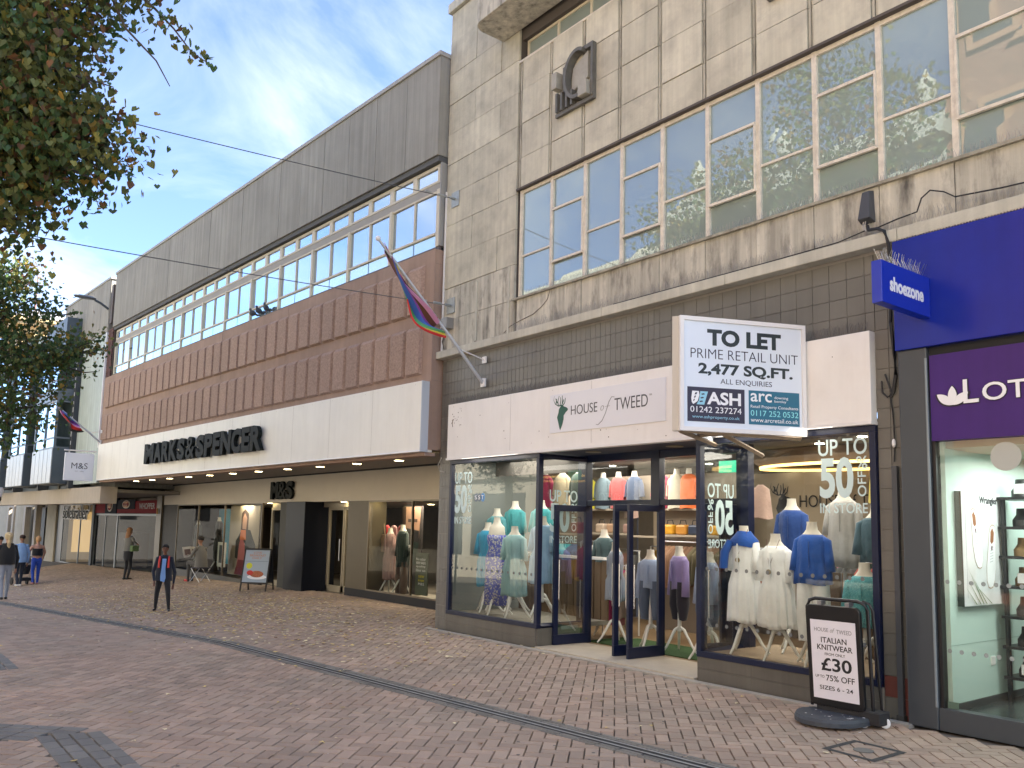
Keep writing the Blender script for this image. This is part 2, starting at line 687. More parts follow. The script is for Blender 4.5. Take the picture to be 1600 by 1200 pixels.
bm = brick_mesh(bl, bw)
bme = bpy.data.meshes.new('brick')
bme.from_pydata(bm.v, [], bm.f)
bme.materials.append(paving_col)
near = bricks[:300]
for (x, y, du, dv, _) in near:
    o = bpy.data.objects.new('brick', bme)
    COL.objects.link(o)
    o.parent = paving
    o.location = (x, y, gz(x, y) + random.uniform(-.0015, .0015))
    o.rotation_euler = (random.uniform(-.006, .006), random.uniform(-.006, .006), math.radians(45 if du > dv else 135) + random.uniform(-.008, .008))
V = np.array(bm.v)
Fq = np.array(bm.f)
rest = bricks[300:]
allv = np.empty((len(rest) * 8, 3))
allf = []
for i, (x, y, du, dv, _) in enumerate(rest):
    t = math.radians(45 if du > dv else 135) + random.uniform(-.008, .008)
    c, s_ = math.cos(t), math.sin(t)
    p = V.copy()
    px = p[:, 0] * c - p[:, 1] * s_ + x
    py = p[:, 0] * s_ + p[:, 1] * c + y
    tx, ty = random.uniform(-.008, .008), random.uniform(-.008, .008)
    allv[i * 8:i * 8 + 8, 0] = px
    allv[i * 8:i * 8 + 8, 1] = py
    allv[i * 8:i * 8 + 8, 2] = p[:, 2] + gz(x, y) + (px - x) * tx + (py - y) * ty + random.uniform(-.0015, .0015)
    for q in bm.f:
        allf.append([j + i * 8 for j in q])
me = bpy.data.meshes.new('clay_pavers')
me.from_pydata(allv.tolist(), [], allf)
me.materials.append(paving_col)
po = bpy.data.objects.new('clay_pavers', me)
COL.objects.link(po)
po.parent = paving
po['kind'] = 'stuff'

# dark sett bands: rows of setts following each band
sb = MB()


def sett(x, y, l, wd, ang):
    t = fr(x, y, gz(x, y) + .0045 + random.uniform(-.001, .001), ang)
    k = len(sb.v)
    for p in brick_mesh(l, wd).v:
        sb.v.append(tuple(t @ Vector(p)))
    for q in bm.f:
        sb.f.append(tuple(i + k for i in q))
        sb.mi.append(0)


for r_ in range(4):                                  # along x, near band and the next one
    y = 1.25 + 0.055 + r_ * 0.11
    x = -7.30 - (1.69 - y) * 0.25 + random.uniform(0, .1)
    while x < -1.5:
        sett(x + .105, y, .21, .11, 0)
        x += .212
    y = 1.17 + 0.055 + r_ * 0.11
    x = -10.62
    while x > -15.5:
        sett(x - .105, y, .21, .11, 0)
        x -= .212
for r_ in range(4):                                  # 45 degree leg
    d = 0.055 + r_ * 0.11
    s0 = 0.0
    while s0 < 4.2:
        x = -7.40 - (s0 + .1) * c45 + d * c45
        y = 1.64 - (s0 + .1) * c45 - d * c45
        if not (y > 1.2 and x > -7.34):
            sett(x, y, .21, .11, math.radians(45))
        s0 += .212
a_ch = math.atan(0.097)
x = -1.5
while x > -46:
    for d in (-0.145, -0.095 + 0.0, 0.095, 0.145):
        sett(x, chan_y(x) + d, .2, .05 if abs(d) < .1 else .05, a_ch)
    x -= .202
sb.build('dark_sett_band', sett_m, parent=paving, kind='stuff')
# drainage channel: two pale slotted rails with a dark slit between
slot_m = mat('channel_rail', (0.25, 0.25, 0.24), 0.5, var=0.25, vscale=6)
slit_m = mat('channel_slit', (0.03, 0.03, 0.03), 0.9)
ch = thing('drainage_channel', 'long slotted drainage channel running between two rows of dark setts along the street', 'drain', fr(-9, chan_y(-9), 0, a_ch))
for side in (-1, 1):
    b = MB()
    x = -1.5
    while x > -46:
        x2 = x - 0.995
        ps = []
        for (xx, dd) in ((x, side * .038 - .014), (x, side * .038 + .014), (x2, side * .038 + .014), (x2, side * .038 - .014)):
            yy = chan_y(xx) + dd
            ps.append((xx, yy, gz(xx, yy) + 0.007))
        b.add(ps, [(0, 1, 2, 3)])
        x -= 1.0
    b.build('channel_rail', slot_m, parent=ch)
b = MB()
x = -1.5
while x > -46:
    x2 = x - 1.0
    b.add([(xx, chan_y(xx) + dd, gz(xx, chan_y(xx)) + 0.003) for (xx, dd) in ((x, -.07), (x, .07), (x2, .07), (x2, -.07))], [(0, 1, 2, 3)])
    x -= 1.0
b.build('channel_bed', slit_m, parent=ch)

# access cover set into the paving near the shoe shop
cv = thing('access_cover', 'small paved access cover with dark mortar edge in front of the shoe shop', 'manhole cover', fr(-3.59, 6.24, 0, 0))
b = MB()
mort = mat('dark_mortar', (0.045, 0.045, 0.043), 0.85)
pl = [(-3.80, 6.02), (-3.36, 6.00), (-3.36, 6.47), (-3.80, 6.49)]
pi_ = [(-3.75, 6.07), (-3.41, 6.05), (-3.41, 6.42), (-3.75, 6.44)]
vs_ = [(p[0], p[1], gz(*p) + .003) for p in pl] + [(p[0], p[1], gz(*p) + .003) for p in pi_]
b.add(vs_, [(0, 1, 5, 4), (1, 2, 6, 5), (2, 3, 7, 6), (3, 0, 4, 7)])
b.build('mortar_edge', mort, parent=cv)
b = MB()
b.disc(0, 0, .07, -0.002, 0.002, 16)
hb = MB(T=Matrix.Translation((-3.58, 6.24, .004)) @ Matrix.Rotation(math.radians(-90), 4, 'X'))
hb.disc(0, 0, .075, -.002, .002, 18)
hb.build('lifting_plate', sett_m, parent=cv)

# fallen leaves
lf1 = mat('fallen_leaf_yellow', (0.56, 0.42, 0.15), 0.8, island=0.40)
lf2 = mat('fallen_leaf_brown', (0.20, 0.10, 0.045), 0.8, island=0.4)
lf3 = mat('fallen_leaf_pale', (0.66, 0.57, 0.36), 0.8, island=0.3)
b = MB()
rng = random.Random(3)


def ground_leaf(x, y, s_):
    t = rng.uniform(0, 6.28)
    z = gz(x, y) + 0.004
    pts = []
    for k, (r_, a_) in enumerate(((1, 0), (.75, 1.1), (.9, 2.2), (.35, 3.3), (.9, 4.3), (.7, 5.3))):
        pts.append((x + s_ * r_ * math.cos(t + a_), y + s_ * r_ * math.sin(t + a_), z + rng.uniform(0, .012)))
    b.c = rng.choices((0, 1, 2), (5, 1.6, 4))[0]
    b.add(pts, [(0, 1, 2), (0, 2, 3), (0, 3, 4), (0, 4, 5)])


for _ in range(3800):
    x = -rng.gauss(17, 5.0)
    y = rng.gauss(6.0, 1.25)
    if y > 8.7 or x > -8.5 or y < 2:
        continue
    if y < chan_y(x) and rng.random() < .75:
        continue
    ground_leaf(x, y, rng.uniform(.018, .042))
for _ in range(1100):
    x = -rng.uniform(16, 34)
    y = rng.uniform(4.0, 8.2) - (0.02 * abs(x + 20))
    ground_leaf(x, y, rng.uniform(.016, .036))
for _ in range(330):
    x = -rng.uniform(3, 30)
    y = rng.uniform(1, 7.2)
    ground_leaf(x, y, rng.uniform(.014, .032))
b.build('fallen_leaves', [lf1, lf2, lf3], kind='stuff')

# trodden chewing gum and dark drips on the pavers
gm1 = mat('trodden_gum', (.10, .09, .08), .8, island=.3)
gm2 = mat('pale_gum', (.42, .38, .33), .8, island=.2)
b = MB()
for _ in range(950):
    x = -rng.uniform(2.5, 26) if rng.random() < .8 else -rng.uniform(2.5, 12)
    y = rng.uniform(.8, 8.4)
    r_ = rng.uniform(.006, .016)
    z = gz(x, y) + .0022
    b.c = 0 if rng.random() < .62 else 1
    b.add([(x + r_ * math.cos(a) * rng.uniform(.8, 1.2), y + r_ * math.sin(a) * rng.uniform(.8, 1.2), z) for a in [k * 1.047 for k in range(6)]], [tuple(range(6))])
b.build('gum_spots', [gm1, gm2], kind='stuff')

# small litter
lit = MB()
for (x, y) in ((-11.9, 5.75), (-6.9, 3.1), (-8.1, 1.6), (-5.0, 6.5), (-3.45, 5.9), (-3.9, 6.75), (-6.3, 5.7)):
    z = gz(x, y) + .004
    s_ = .03 if x < -11 else .012
    lit.add([(x - s_, y - s_, z), (x + s_, y - s_ * .6, z + .006), (x + s_ * .8, y + s_, z + .01), (x - s_ * .7, y + s_ * .6, z + .003)], [(0, 1, 2, 3)])
lit.build('litter', white_gloss, kind='stuff')

# pale kerb line along the foot of the shop
MB().box(-11.62, -3.8, 7.36, 7.455, -0.03, 0.012).build('kerb_strip', mat('pale_kerb', (0.38, 0.35, 0.30), 0.8, var=0.2, vscale=5), kind='structure')

# ================================================================ STONE BUILDING (upper floors)
sbd = thing('office_building', 'weathered beige stone-clad building above the clothes shop, with a strip of white-framed windows', 'building', fr(-5, 7.5, 0))
XL, XR = -11.57, 1.6
b = MB()
b.box(XL + .012, XR, 7.54, 7.7, 4.45, 4.97)
b.box(XL + .012, -9.66, 7.54, 7.7, 4.97, 10.3)
b.box(-9.66, XR, 7.54, 7.7, 6.66, 8.68)
b.box(-9.66, XR, 7.9, 8.0, 8.68, 9.3)
b.box(-9.66, XR, 7.54, 7.9, 9.3, 14.5)
b.box(XL + .012, -9.66, 7.54, 7.7, 10.3, 10.44)
b.box(XL + .012, XL + .1, 7.7, 20, -.2, 10.4)
b.box(-9.72, -9.60, 7.7, 20, 10.4, 14.5)
b.box(XR - .1, XR, 7.7, 20, -.2, 14.5)
b.box(XL + .1, XR, 8.6, 8.7, 2.95, 14.4)
b.box(XL + .1, -9.6, 7.7, 20, 10.2, 10.3)
b.box(-9.6, XR, 7.9, 20, 14.3, 14.4)
b.build('wall_core', stone_dark, parent=sbd)


def stone_row(x0, x1, z0, z1, m=stone, y=7.5, dy=0.05, jit=.006):
    piece('stone_panel', sbd, m, x0 + .004, x1 - .004, y + random.uniform(-jit, jit), y + dy, z0 + .004, z1 - .004)


zr = [4.45, 4.97, 5.51, 6.05, 6.59, 7.12, 7.66, 8.20, 8.73, 9.27, 9.85, 10.40]
for i in range(len(zr) - 1):
    mm_ = stone_dirty if i <= 1 else stone
    stone_row(XL, -10.80 if i % 2 else -10.11, zr[i], zr[i + 1], mm_)
    stone_row(-10.80 if i % 2 else -10.11, -9.66, zr[i], zr[i + 1], stone_dirty if i < 2 else stone)
bays = [-9.59 + .698 * k for k in range(17)]
rows = [6.66, 7.12, 7.66, 8.20, 8.68]
for k in range(16):
    if bays[k] > XR - .7:
        break
    for r_ in range(4):
        stone_row(bays[k] + .035, bays[k + 1] - .035, rows[r_] + .001, rows[r_ + 1] - .001)
    stone_row(bays[k] - .0, bays[k + 1], 4.46, 4.95, stone_dirty)
    # narrow pilaster strip between panels
    for r_ in range(4):
        piece('pilaster_strip', sbd, stone_dirty, bays[k] - .03, bays[k] - .004, 7.515, 7.55, rows[r_] + .003, rows[r_ + 1] - .003)
        piece('pilaster_strip', sbd, stone, bays[k] + .004, bays[k] + .03, 7.525, 7.55, rows[r_] + .003, rows[r_ + 1] - .003)
for k in range(8):       # above the balcony
    for z0, z1 in ((9.31, 9.9), (9.9, 10.5), (10.5, 11.1), (11.1, 11.7), (11.7, 12.9), (12.9, 14.4)):
        stone_row(-9.64 + 1.4 * k, -9.64 + 1.4 * (k + 1), z0, z1)
# coping of the low left part
MB().box(XL - .05, -9.66, 7.44, 7.7, 10.41, 10.58).build('coping', ledge_m, parent=sbd, bevel=.01)
# ledge over the shopfront, in lengths
x = XL - .03
while x < XR:
    x2 = min(x + 1.95, XR)
    o = MB().box(x + .002, x2 - .002, 7.40, 7.56, 4.335, 4.452).build('ledge', ledge_m, parent=sbd, bevel=.008)
    x = x2
# window sill
MB().box(-9.68, XR, 7.46, 7.60, 4.945, 4.975).build('window_sill', mat('flaking_sill', (0.30, 0.28, 0.22), 0.8, var=0.5, vscale=8), parent=sbd)
MB().box(-9.66, XR, 7.49, 7.60, 6.635, 6.665).build('window_head', stone_dark, parent=sbd)
MB().box(-9.66, XR, 7.50, 7.9, 8.665, 8.70).build('window_sill', chalk_frame, parent=sbd)
MB().box(-9.66, XR, 7.56, 7.9, 9.06, 9.30).build('window_head', stone_dark, parent=sbd)
# main windows
curt = mat('pale_blind_behind', (0.26, 0.30, 0.29), 0.9, var=.3, vscale=1.2)
MB().box(-9.6, XR, 7.72, 7.76, 4.98, 6.64).build('inner_blind', curt, parent=sbd)
for k in range(16):
    xa, xb = bays[k], bays[k + 1]
    if xb > XR:
        break
    f = MB()
    f.box(xa - .028, xa + .028, 7.545, 7.60, 4.975, 6.635)
    f.box(xa + .028, xb - .028, 7.55, 7.60, 6.585, 6.632)
    f.box(xa + .028, xb - .028, 7.55, 7.60, 4.975, 5.005)
    wnd = f.build('window', chalk_frame, parent=sbd)
    if k % 2 == 0:
        zs = [5.005, 5.62, 6.585]
        MB().box(xa + .028, xb - .028, 7.553, 7.60, 5.605, 5.63).build('glazing_bar', chalk_frame, parent=wnd)
    else:
        zs = [5.005, 5.36, 6.12, 6.585]
        c = MB()                      # casement standing slightly proud
        c.box(xa + .022, xb - .022, 7.525, 7.56, 5.345, 5.375)
        c.box(xa + .022, xb - .022, 7.525, 7.56, 6.11, 6.14)
        c.box(xa + .022, xa + .045, 7.525, 7.56, 5.375, 6.11)
        c.box(xb - .045, xb - .022, 7.525, 7.56, 5.375, 6.11)
        c.build('casement', chalk_frame, parent=wnd)
    for i in range(len(zs) - 1):
        yy = 7.575 if not (k % 2 and i == 1) else 7.548
        t = random.uniform(-.004, .004)
        q = MB()
        za, zb = zs[i] + (.012 if i else 0), zs[i + 1] - (.012 if i < len(zs) - 2 else 0)
        q.quad((xa + .028, yy + t, za), (xb - .028, yy - t, za), (xb - .028, yy - t * .5, zb), (xa + .028, yy + t * .5, zb))
        q.build('pane', glass_old, parent=wnd)
# upper row of windows
up_old = glass_old
for k in range(16):
    xa, xb = bays[k], bays[k + 1]
    if xb > XR:
        break
    f = MB()
    f.box(xa - .02, xa + .02, 7.62, 7.66, 8.70, 9.06)
    f.box(xa + .02, xb - .02, 7.62, 7.66, 9.02, 9.058)
    wnd = f.build('window', bone_frame, parent=sbd)
    q = MB()
    q.quad((xa + .02, 7.64, 8.70), (xb - .02, 7.64, 8.70), (xb - .02, 7.64, 9.02), (xa + .02, 7.64, 9.02))
    q.build('pane', up_old, parent=wnd)
# balcony slab with rounded end
b = MB(T=Matrix.Translation((0, 0, 9.30)) @ Matrix.Rotation(math.radians(90), 4, 'X'))
pts = []
for k in range(9):
    t = math.radians(90 + 90 * k / 8)
    pts.append((-9.85 + .22 * math.cos(t), -(7.10 - .22 * math.sin(t) * 1.0)))
poly = [(-10.07, 7.5)] + [(-9.85 - .22 * math.cos(math.radians(a)), 7.10 - .22 * math.sin(math.radians(a))) for a in range(0, 91, 15)] + [(XR, 6.88), (XR, 7.5)]
b = MB()
n = len(poly)
b.add([(p[0], p[1], 9.20) for p in poly] + [(p[0], p[1], 9.62) for p in poly], [tuple(range(n))[::-1], tuple(range(n, 2 * n))] + [(i, (i + 1) % n, (i + 1) % n + n, i + n) for i in range(n)])
b.build('balcony_slab', stone_dirty, parent=sbd, bevel=.01)
# crack and patched vertical repair strips
crk = MB()
pts = [(-9.88, 4.50), (-9.72, 4.58), (-9.5, 4.62), (-9.2, 4.66), (-9.0, 4.74), (-8.88, 4.82), (-8.83, 4.94)]
for i in range(len(pts) - 1):
    (xa, za), (xb, zb) = pts[i], pts[i + 1]
    crk.tube([(xa, 7.492, za), (xb, 7.492, zb)], .005, 4)
crk.build('crack', stone_dark, parent=sbd)
rep = MB()
rep.box(-10.62, -10.585, 7.482, 7.50, 4.50, 5.45)
rep.box(-9.80, -9.76, 7.482, 7.50, 4.48, 5.50)
rep.build('repair_strip', ledge_m, parent=sbd)


def emblem(label, x0, z0):
    """abstract relief: tall frame, open ring, uprights and two blocks"""
    T = Matrix.Translation((x0, 7.5, z0))
    em = thing('wall_emblem', label, 'relief', T, 'abstract bronze reliefs on the stone wall')
    m = mat('dark_relief', (0.13, 0.125, 0.11), 0.6, var=.3, vscale=6)
    m2 = mat('relief_face', (0.36, 0.34, 0.29), 0.7, var=.2, vscale=6)
    b = MB()
    b.box(.0, .78, -.06, -.01, -.03, .02)
    b.box(.74, .78, -.08, -.01, .02, .78)
    b.box(.52, .74, -.08, -.01, .72, .78)
    b.build('frame', m, parent=em, F=T)
    b = MB()
    for k in range(22):
        t0 = math.radians(62 + 215 * k / 22)
        t1 = math.radians(62 + 215 * (k + 1) / 22)
        c_, d_ = .50, .42
        ps = [(c_ + .27 * math.cos(t0), d_ + .36 * math.sin(t0)), (c_ + .27 * math.cos(t1), d_ + .36 * math.sin(t1)), (c_ + .22 * math.cos(t1), d_ + .31 * math.sin(t1)), (c_ + .22 * math.cos(t0), d_ + .31 * math.sin(t0))]
        b.prism(ps, -.13, -.01)
    b.build('ring', m, parent=em, F=T)
    b = MB()
    b.prism([(.33, .22), (.66, .32), (.66, .70), (.36, .56)], -.055, -.005)
    b.build('plate', m2, parent=em, F=T)
    b = MB()
    for k in range(4):
        b.box(.04 + .105 * k, .075 + .105 * k, -.10, -.01, .02, .30 - .02 * k)
    b.box(.15, .22, -.06, -.01, .3, .66)
    b.build('uprights', m, parent=em, F=T)
    MB().box(.0, .10, -.14, -.01, .36, .60).build('block', m2, parent=em, F=T, bevel=.006)
    MB().box(.55, .72, -.14, -.01, .04, .24).build('block', m2, parent=em, F=T, bevel=.006)
    return em


emblem('abstract dark relief emblem on the stone wall under the balcony, the left and complete one', -8.72, 7.44)
emblem('abstract relief emblem at the very top of the picture, only its lower edge in view', -5.19, 7.44)

# tile zone of the shopfront: wall behind fascia, piers
tz = thing('tiled_shopfront_wall', 'grey-brown tiled band and piers framing the clothes shop, red tiles at the foot', 'wall', fr(-8, 7.5, 0))
MB().box(-11.57, -3.84, 7.545, 7.60, 3.0, 4.335).build('backing', grout_m, parent=tz)
MB().box(-11.57, -11.21, 7.545, 7.9, 0.0, 3.0).build('backing', grout_m, parent=tz)
MB().box(-4.11, -3.84, 7.545, 7.9, 0.0, 3.0).build('backing', grout_m, parent=tz)
tiles = []
t_ = .187
zt = [i * t_ for i in range(0, 24)]
for z in zt:
    z1 = min(z + t_, 4.33)
    if z > 4.3:
        break
    redrow = .15 < z < .3
    for x0_, x1_ in ((-11.56, -11.21), (-4.10, -3.85)):
        nn = 4 if x0_ < -10 else 2
        wd = (x1_ - x0_) / nn
        for i in range(nn):
            mm_ = redtile_m if (redrow or (x0_ > -10 and z < .3 and i == 1)) else tile_m
            tiles.append((x0_ + i * wd, x0_ + (i + 1) * wd, z, z1, mm_))
z = 3.55
for z in [k * t_ for k in range(19, 24)]:
    z1 = min(z + t_, 4.33)
    if z > 4.3:
        break
    x = -11.21
    while x < -4.12:
        wd = .0935 if x < -6.9 else .187
        x1_ = min(x + wd, -4.105)
        tiles.append((x, x1_, z, z1, tile_m))
        x = x1_
tiles.sort(key=lambda q: ((q[0]) ** 2 + 56 + (q[2] - 1.6) ** 2) / ((q[1] - q[0]) * (q[3] - q[2])))
for i, (xa, xb, za, zb, m) in enumerate(tiles[:300]):
    piece('tile', tz, m, xa + .0025, xb - .0025, 7.53 + random.uniform(-.001, .001), 7.55, za + .0025, zb - .0025)
b = MB()
for (xa, xb, za, zb, m) in tiles[300:]:
    b.box(xa + .0025, xb - .0025, 7.53, 7.55, za + .0025, zb - .0025)
b.build('tiles', tile_m, parent=tz, kind='stuff')
# stall risers below the windows
for (xa, xb) in ((-11.21, -9.02), (-6.22, -4.11)):
    MB().box(xa, xb, 7.51, 7.6, 0.0, .262).build('riser_backing', grout_m, parent=tz)
    nn = 3
    for i in range(nn):
        wd = (xb - xa) / nn
        for (za, zb) in ((0.004, .135), (.137, .262)):
            piece('tile', tz, riser_m, xa + i * wd + .001, xa + (i + 1) * wd - .001, 7.50, 7.515, za, zb - .001)
MB().box(-9.05, -9.0, 7.515, 8.3, 0, .262).build('riser_return', riser_m, parent=tz)
MB().box(-6.24, -6.19, 7.515, 8.3, 0, .262).build('riser_return', riser_m, parent=tz)
# ribbing of the tile band reads as fine vertical lines: bird spikes in front
# ================================================================ DEPARTMENT STORE
st = thing('department_store', 'wide brown and grey concrete department store with ribbed parapet, window strip and panelled front', 'building', FM)
SE = -18.0     # left end of the store in its own frame
b = MB()
b.box(SE, -.01, .12, .3, 7.84, 9.62)
b.box(-.14, -.01, .3, 6, 7.84, 9.62)
b.box(SE, -.1, 8, 8.2, 2.9, 9.6)
b.box(SE, -.2, .3, 8, 9.3, 9.4)
b.box(SE - .2, SE - .0, .3, 9, 2.9, 9.5)
b.box(SE, -.2, 2.6, 2.7, 6.2, 7.8)
b.box(SE - .1, -.2, 2.8, 7.9, 2.9, 9.28)  # unseen solid block, added so sun does not leak through the store
b.build('parapet_and_sun_block', conc, parent=st, F=FM)
x = 0.0
k = 0
while x > SE + .2:
    x2 = max(x - 1.0, SE)
    piece('concrete_panel', st, conc, x2 + .006, x - .006, 0.0 + random.uniform(0, .006), .14, 7.84, 9.60, FM)
    x = x2
MB().box(-.0, .004, 0.0, .9, 7.84, 9.60).build('concrete_return', conc, parent=st, F=FM)
MB().box(SE - .02, .03, -.03, .35, 9.60, 9.68).build('capping', conc_edge, parent=st, F=FM, bevel=.01)
MB().box(-.12, .03, .35, 2.5, 9.60, 9.68).build('capping', conc_edge, parent=st, F=FM, bevel=.01)
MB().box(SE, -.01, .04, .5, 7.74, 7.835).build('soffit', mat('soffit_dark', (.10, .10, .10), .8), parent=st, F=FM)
# window strip
MB().box(SE, -.01, .12, .28, 7.27, 7.40).build('beam', mat('grey_beam', (.34, .315, .28), .7, var=.1), parent=st, F=FM)
MB().box(SE, -.0, .10, .14, 6.20, 6.27).build('sill', mat('dark_sill', (.10, .08, .075), .6), parent=st, F=FM)
MB().box(SE + .4, -.16, .9, .95, 6.3, 7.7).build('blind', mat('office_depth', (.16, .19, .21), .9, var=.3, vscale=.8), parent=st, F=FM)
MB().box(SE + .4, -.1, .2, 2.6, 7.68, 7.73).build('ceiling', mat('office_ceiling', (.5, .5, .5), .9), parent=st, F=FM)
nb = 12
p = 1.487
for k in range(nb):
    xr = -.06 - k * p
    xl = xr - p
    if xl < SE + .02:
        xl = SE + .05
    f = MB()
    f.box(xl - .035, xl + .035, .10, .2, 6.27, 7.27)                       # thick mullion
    if k == 0:
        f.box(xr - .035, xr + .05, .08, .2, 6.27, 7.27)
    f.box(xl + .035, xr - .035, .12, .17, 7.235, 7.268)
    f.box(xl + .035, xr - .035, .10, .17, 6.495, 6.53)
    f.box((xl + xr) / 2 - .012, (xl + xr) / 2 + .012, .12, .17, 6.53, 7.235)
    wn = f.build('window', bone_frame, parent=st, F=FM)
    for (a, c) in ((xl + .035, (xl + xr) / 2 - .012), ((xl + xr) / 2 + .012, xr - .035)):
        t = random.uniform(-.006, .006)
        q = MB().quad((a, .15 + t, 6.53), (c, .15 - t, 6.53), (c, .15 - t, 7.235), (a, .15 + t, 7.235))
        q.build('pane', glass_ms, parent=wn, F=FM)
        q = MB().quad((a, .13, 6.275), (c, .13, 6.275), (c, .13, 6.495), (a, .13, 6.495))
        q.build('spandrel_pane', glass_span, parent=wn, F=FM)
    f = MB()
    xm = (xl + xr) / 2
    for (a, c) in ((xl, xm), (xm, xr)):
        a += .03
        c -= .03
        f.box(a - .03, a + .03, .11, .17, 7.40, 7.72)
        f.box(c - .03, c + .03, .11, .17, 7.40, 7.72)
        f.box(a + .03, c - .03, .11, .17, 7.665, 7.72)
        f.box(a + .03, c - .03, .11, .17, 7.402, 7.44)
    cl = f.build('clerestory_window', bone_frame, parent=st, F=FM)
    for (a, c) in ((xl, xm), (xm, xr)):
        MB().quad((a + .06, .14, 7.44), (c - .06, .14, 7.44), (c - .06, .14, 7.665), (a + .06, .14, 7.665)).build('pane', glass_ms, parent=cl, F=FM)
f = MB()                                           # return of the window strip at the near end
f.box(-.01, .02, .08, .16, 6.27, 7.72)
f.box(-.005, .01, .16, .9, 6.27, 7.72)
f.build('window_return', mat('grey_return', (.30, .29, .27), .6), parent=st, F=FM)
for z0, z1 in ((7.44, 7.68), (6.6, 7.2)):
    MB().box(.012, .016, .22, .8, z0, z1).build('return_pane', mat('dim_return_glass', (.05, .055, .06), .15), parent=st, F=FM)
# brown panelled storey
b = MB()
b.box(SE - .5, 0.0, .02, .3, 3.98, 6.20)
b.box(-.1, 0.0, .3, 2.2, 2.8, 6.20)
b.box(-.6, 0.0, .0, .3, 2.84, 3.98)
b.box(SE - .5, -.6, .1, .3, 2.9, 3.98)
b.build('brown_wall', brown_agg, parent=st, F=FM)
for (z0, z1) in ((4.10, 4.94), (5.14, 5.98)):
    for k in range(36):
        xr = -.27 - k * .497
        pr = MB()
        a, c = xr - .425, xr
        pr.add([(a, .02, z0), (c, .02, z0), (c, .02, z1), (a, .02, z1), (a + .02, -.045, z0 + .03), (c - .02, -.045, z0 + .03), (c - .02, -.045, z1 - .07), (a + .02, -.045, z1 - .07)],
               [(4, 5, 6, 7), (0, 1, 5, 4), (1, 2, 6, 5), (2, 3, 7, 6), (3, 0, 4, 7)])
        if k == 0:
            me_p = pr.build('wall_panel', brown_panel, parent=st, F=FM)
            base_x = a
        else:
            o = me_p.copy()
            COL.objects.link(o)
            o.parent = st
            o.location = (a - base_x, 0, 0)
    for k in range(36):
        pass
jm = mat('pale_joint', (.30, .22, .18), .9)
jb = MB()
for x in (-1.8, -5.3, -8.8, -12.3, -15.8):
    jb.box(x - .006, x + .006, .014, .02, 5.0, 6.2)
for z in (3.98, 4.9, 5.95):
    jb.box(.0, .004, .05, 1.0, z, z + .01)
jb.build('joint_line', jm, parent=st, F=FM, kind='stuff')
# brick strip at the far end
for i in range(26):
    for j in range(2):
        piece('brick', st, mat('dark_red_brick', (.12, .055, .045), .85, island=.2), SE - .52 + j * .26, SE - .28 + j * .26, .03, .08, 6.22 + i * .062, 6.27 + i * .062, FM)
MB().box(SE - .55, SE + .02, .07, .3, 6.2, 7.85).build('brick_backing', mat('brick_mortar', (.09, .07, .06), .9), parent=st, F=FM)
# white box fascia
fb = MB()
fb.box(SE - .02, -.02, -.145, .10, 2.80, 3.955)
fb.build('fascia', cream_fascia, parent=st, F=FM, bevel=.006)
jf = MB()
for k in range(1, 12):
    jf.box(-k * 1.5 - .003, -k * 1.5 + .003, -.1462, -.1452, 2.83, 3.95)
for k in range(46):
    jf.box(-.2 - k * .39, -.19 - k * .39, -.1465, -.1452, 3.90, 3.91)
jf.build('fascia_joint', mat('fascia_joint_grey', (.50, .46, .40), .8), parent=st, F=FM, kind='stuff')
MB().box(SE - .02, -.018, -.152, -.146, 2.80, 2.825).build('fascia_edge', white_gloss, parent=st, F=FM)
MB().box(-.019, -.004, -.146, .0, 2.80, 3.955).build('fascia_end', mat('pale_blue_end', (.50, .54, .60), .4), parent=st, F=FM)
MB().box(SE, -.02, -.05, .16, 2.74, 2.795).build('fascia_underside', brown_agg, parent=st, F=FM)
# soffit over the recess
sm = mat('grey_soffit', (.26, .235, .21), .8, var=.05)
b = MB()
b.add([(-11.58, 7.5, 2.80), (-29.7, 6.52, 2.80), (-32, 9.4, 2.80), (-11.58, 9.4, 2.80)], [(0, 1, 2, 3)])
b.add([(-11.58, 7.5, 2.86), (-29.7, 6.52, 2.86), (-32, 9.4, 2.86), (-11.58, 9.4, 2.86)], [(3, 2, 1, 0)])
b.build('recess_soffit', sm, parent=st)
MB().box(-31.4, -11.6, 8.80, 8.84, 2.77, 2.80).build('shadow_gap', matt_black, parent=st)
glow = mat('lamp_glow', (1, .9, .6), .5, emis=(1.0, .80, .42), estr=7)
for k in range(12):
    s_ = -.5 - 1.5 * k
    c = FM @ Vector((s_, .78, 2.795))
    dl = MB()
    hb = MB(T=Matrix.Translation(c) @ Matrix.Rotation(math.radians(90), 4, 'X'))
    hb.disc(0, 0, .085, .004, .008, 16)
    hb.build('downlight', glow, parent=st)
# inner fascia and its lettering
MB().box(-31.4, -11.6, 8.85, 8.95, 2.12, 2.77).build('inner_fascia', mat('beige_inner_fascia', (.50, .45, .37), .55, var=.04), parent=st)
for x in (-26.1, -22.27, -20.73, -17.9, -16.2, -14.9):
    hb = MB(T=Matrix.Translation((x, 8.93 if 0 else 9.05, 2.11)) @ Matrix.Rotation(math.radians(90), 4, 'X'))
    hb.disc(0, 0, .07, .0, .004, 14)
    hb.build('downlight', glow, parent=st)
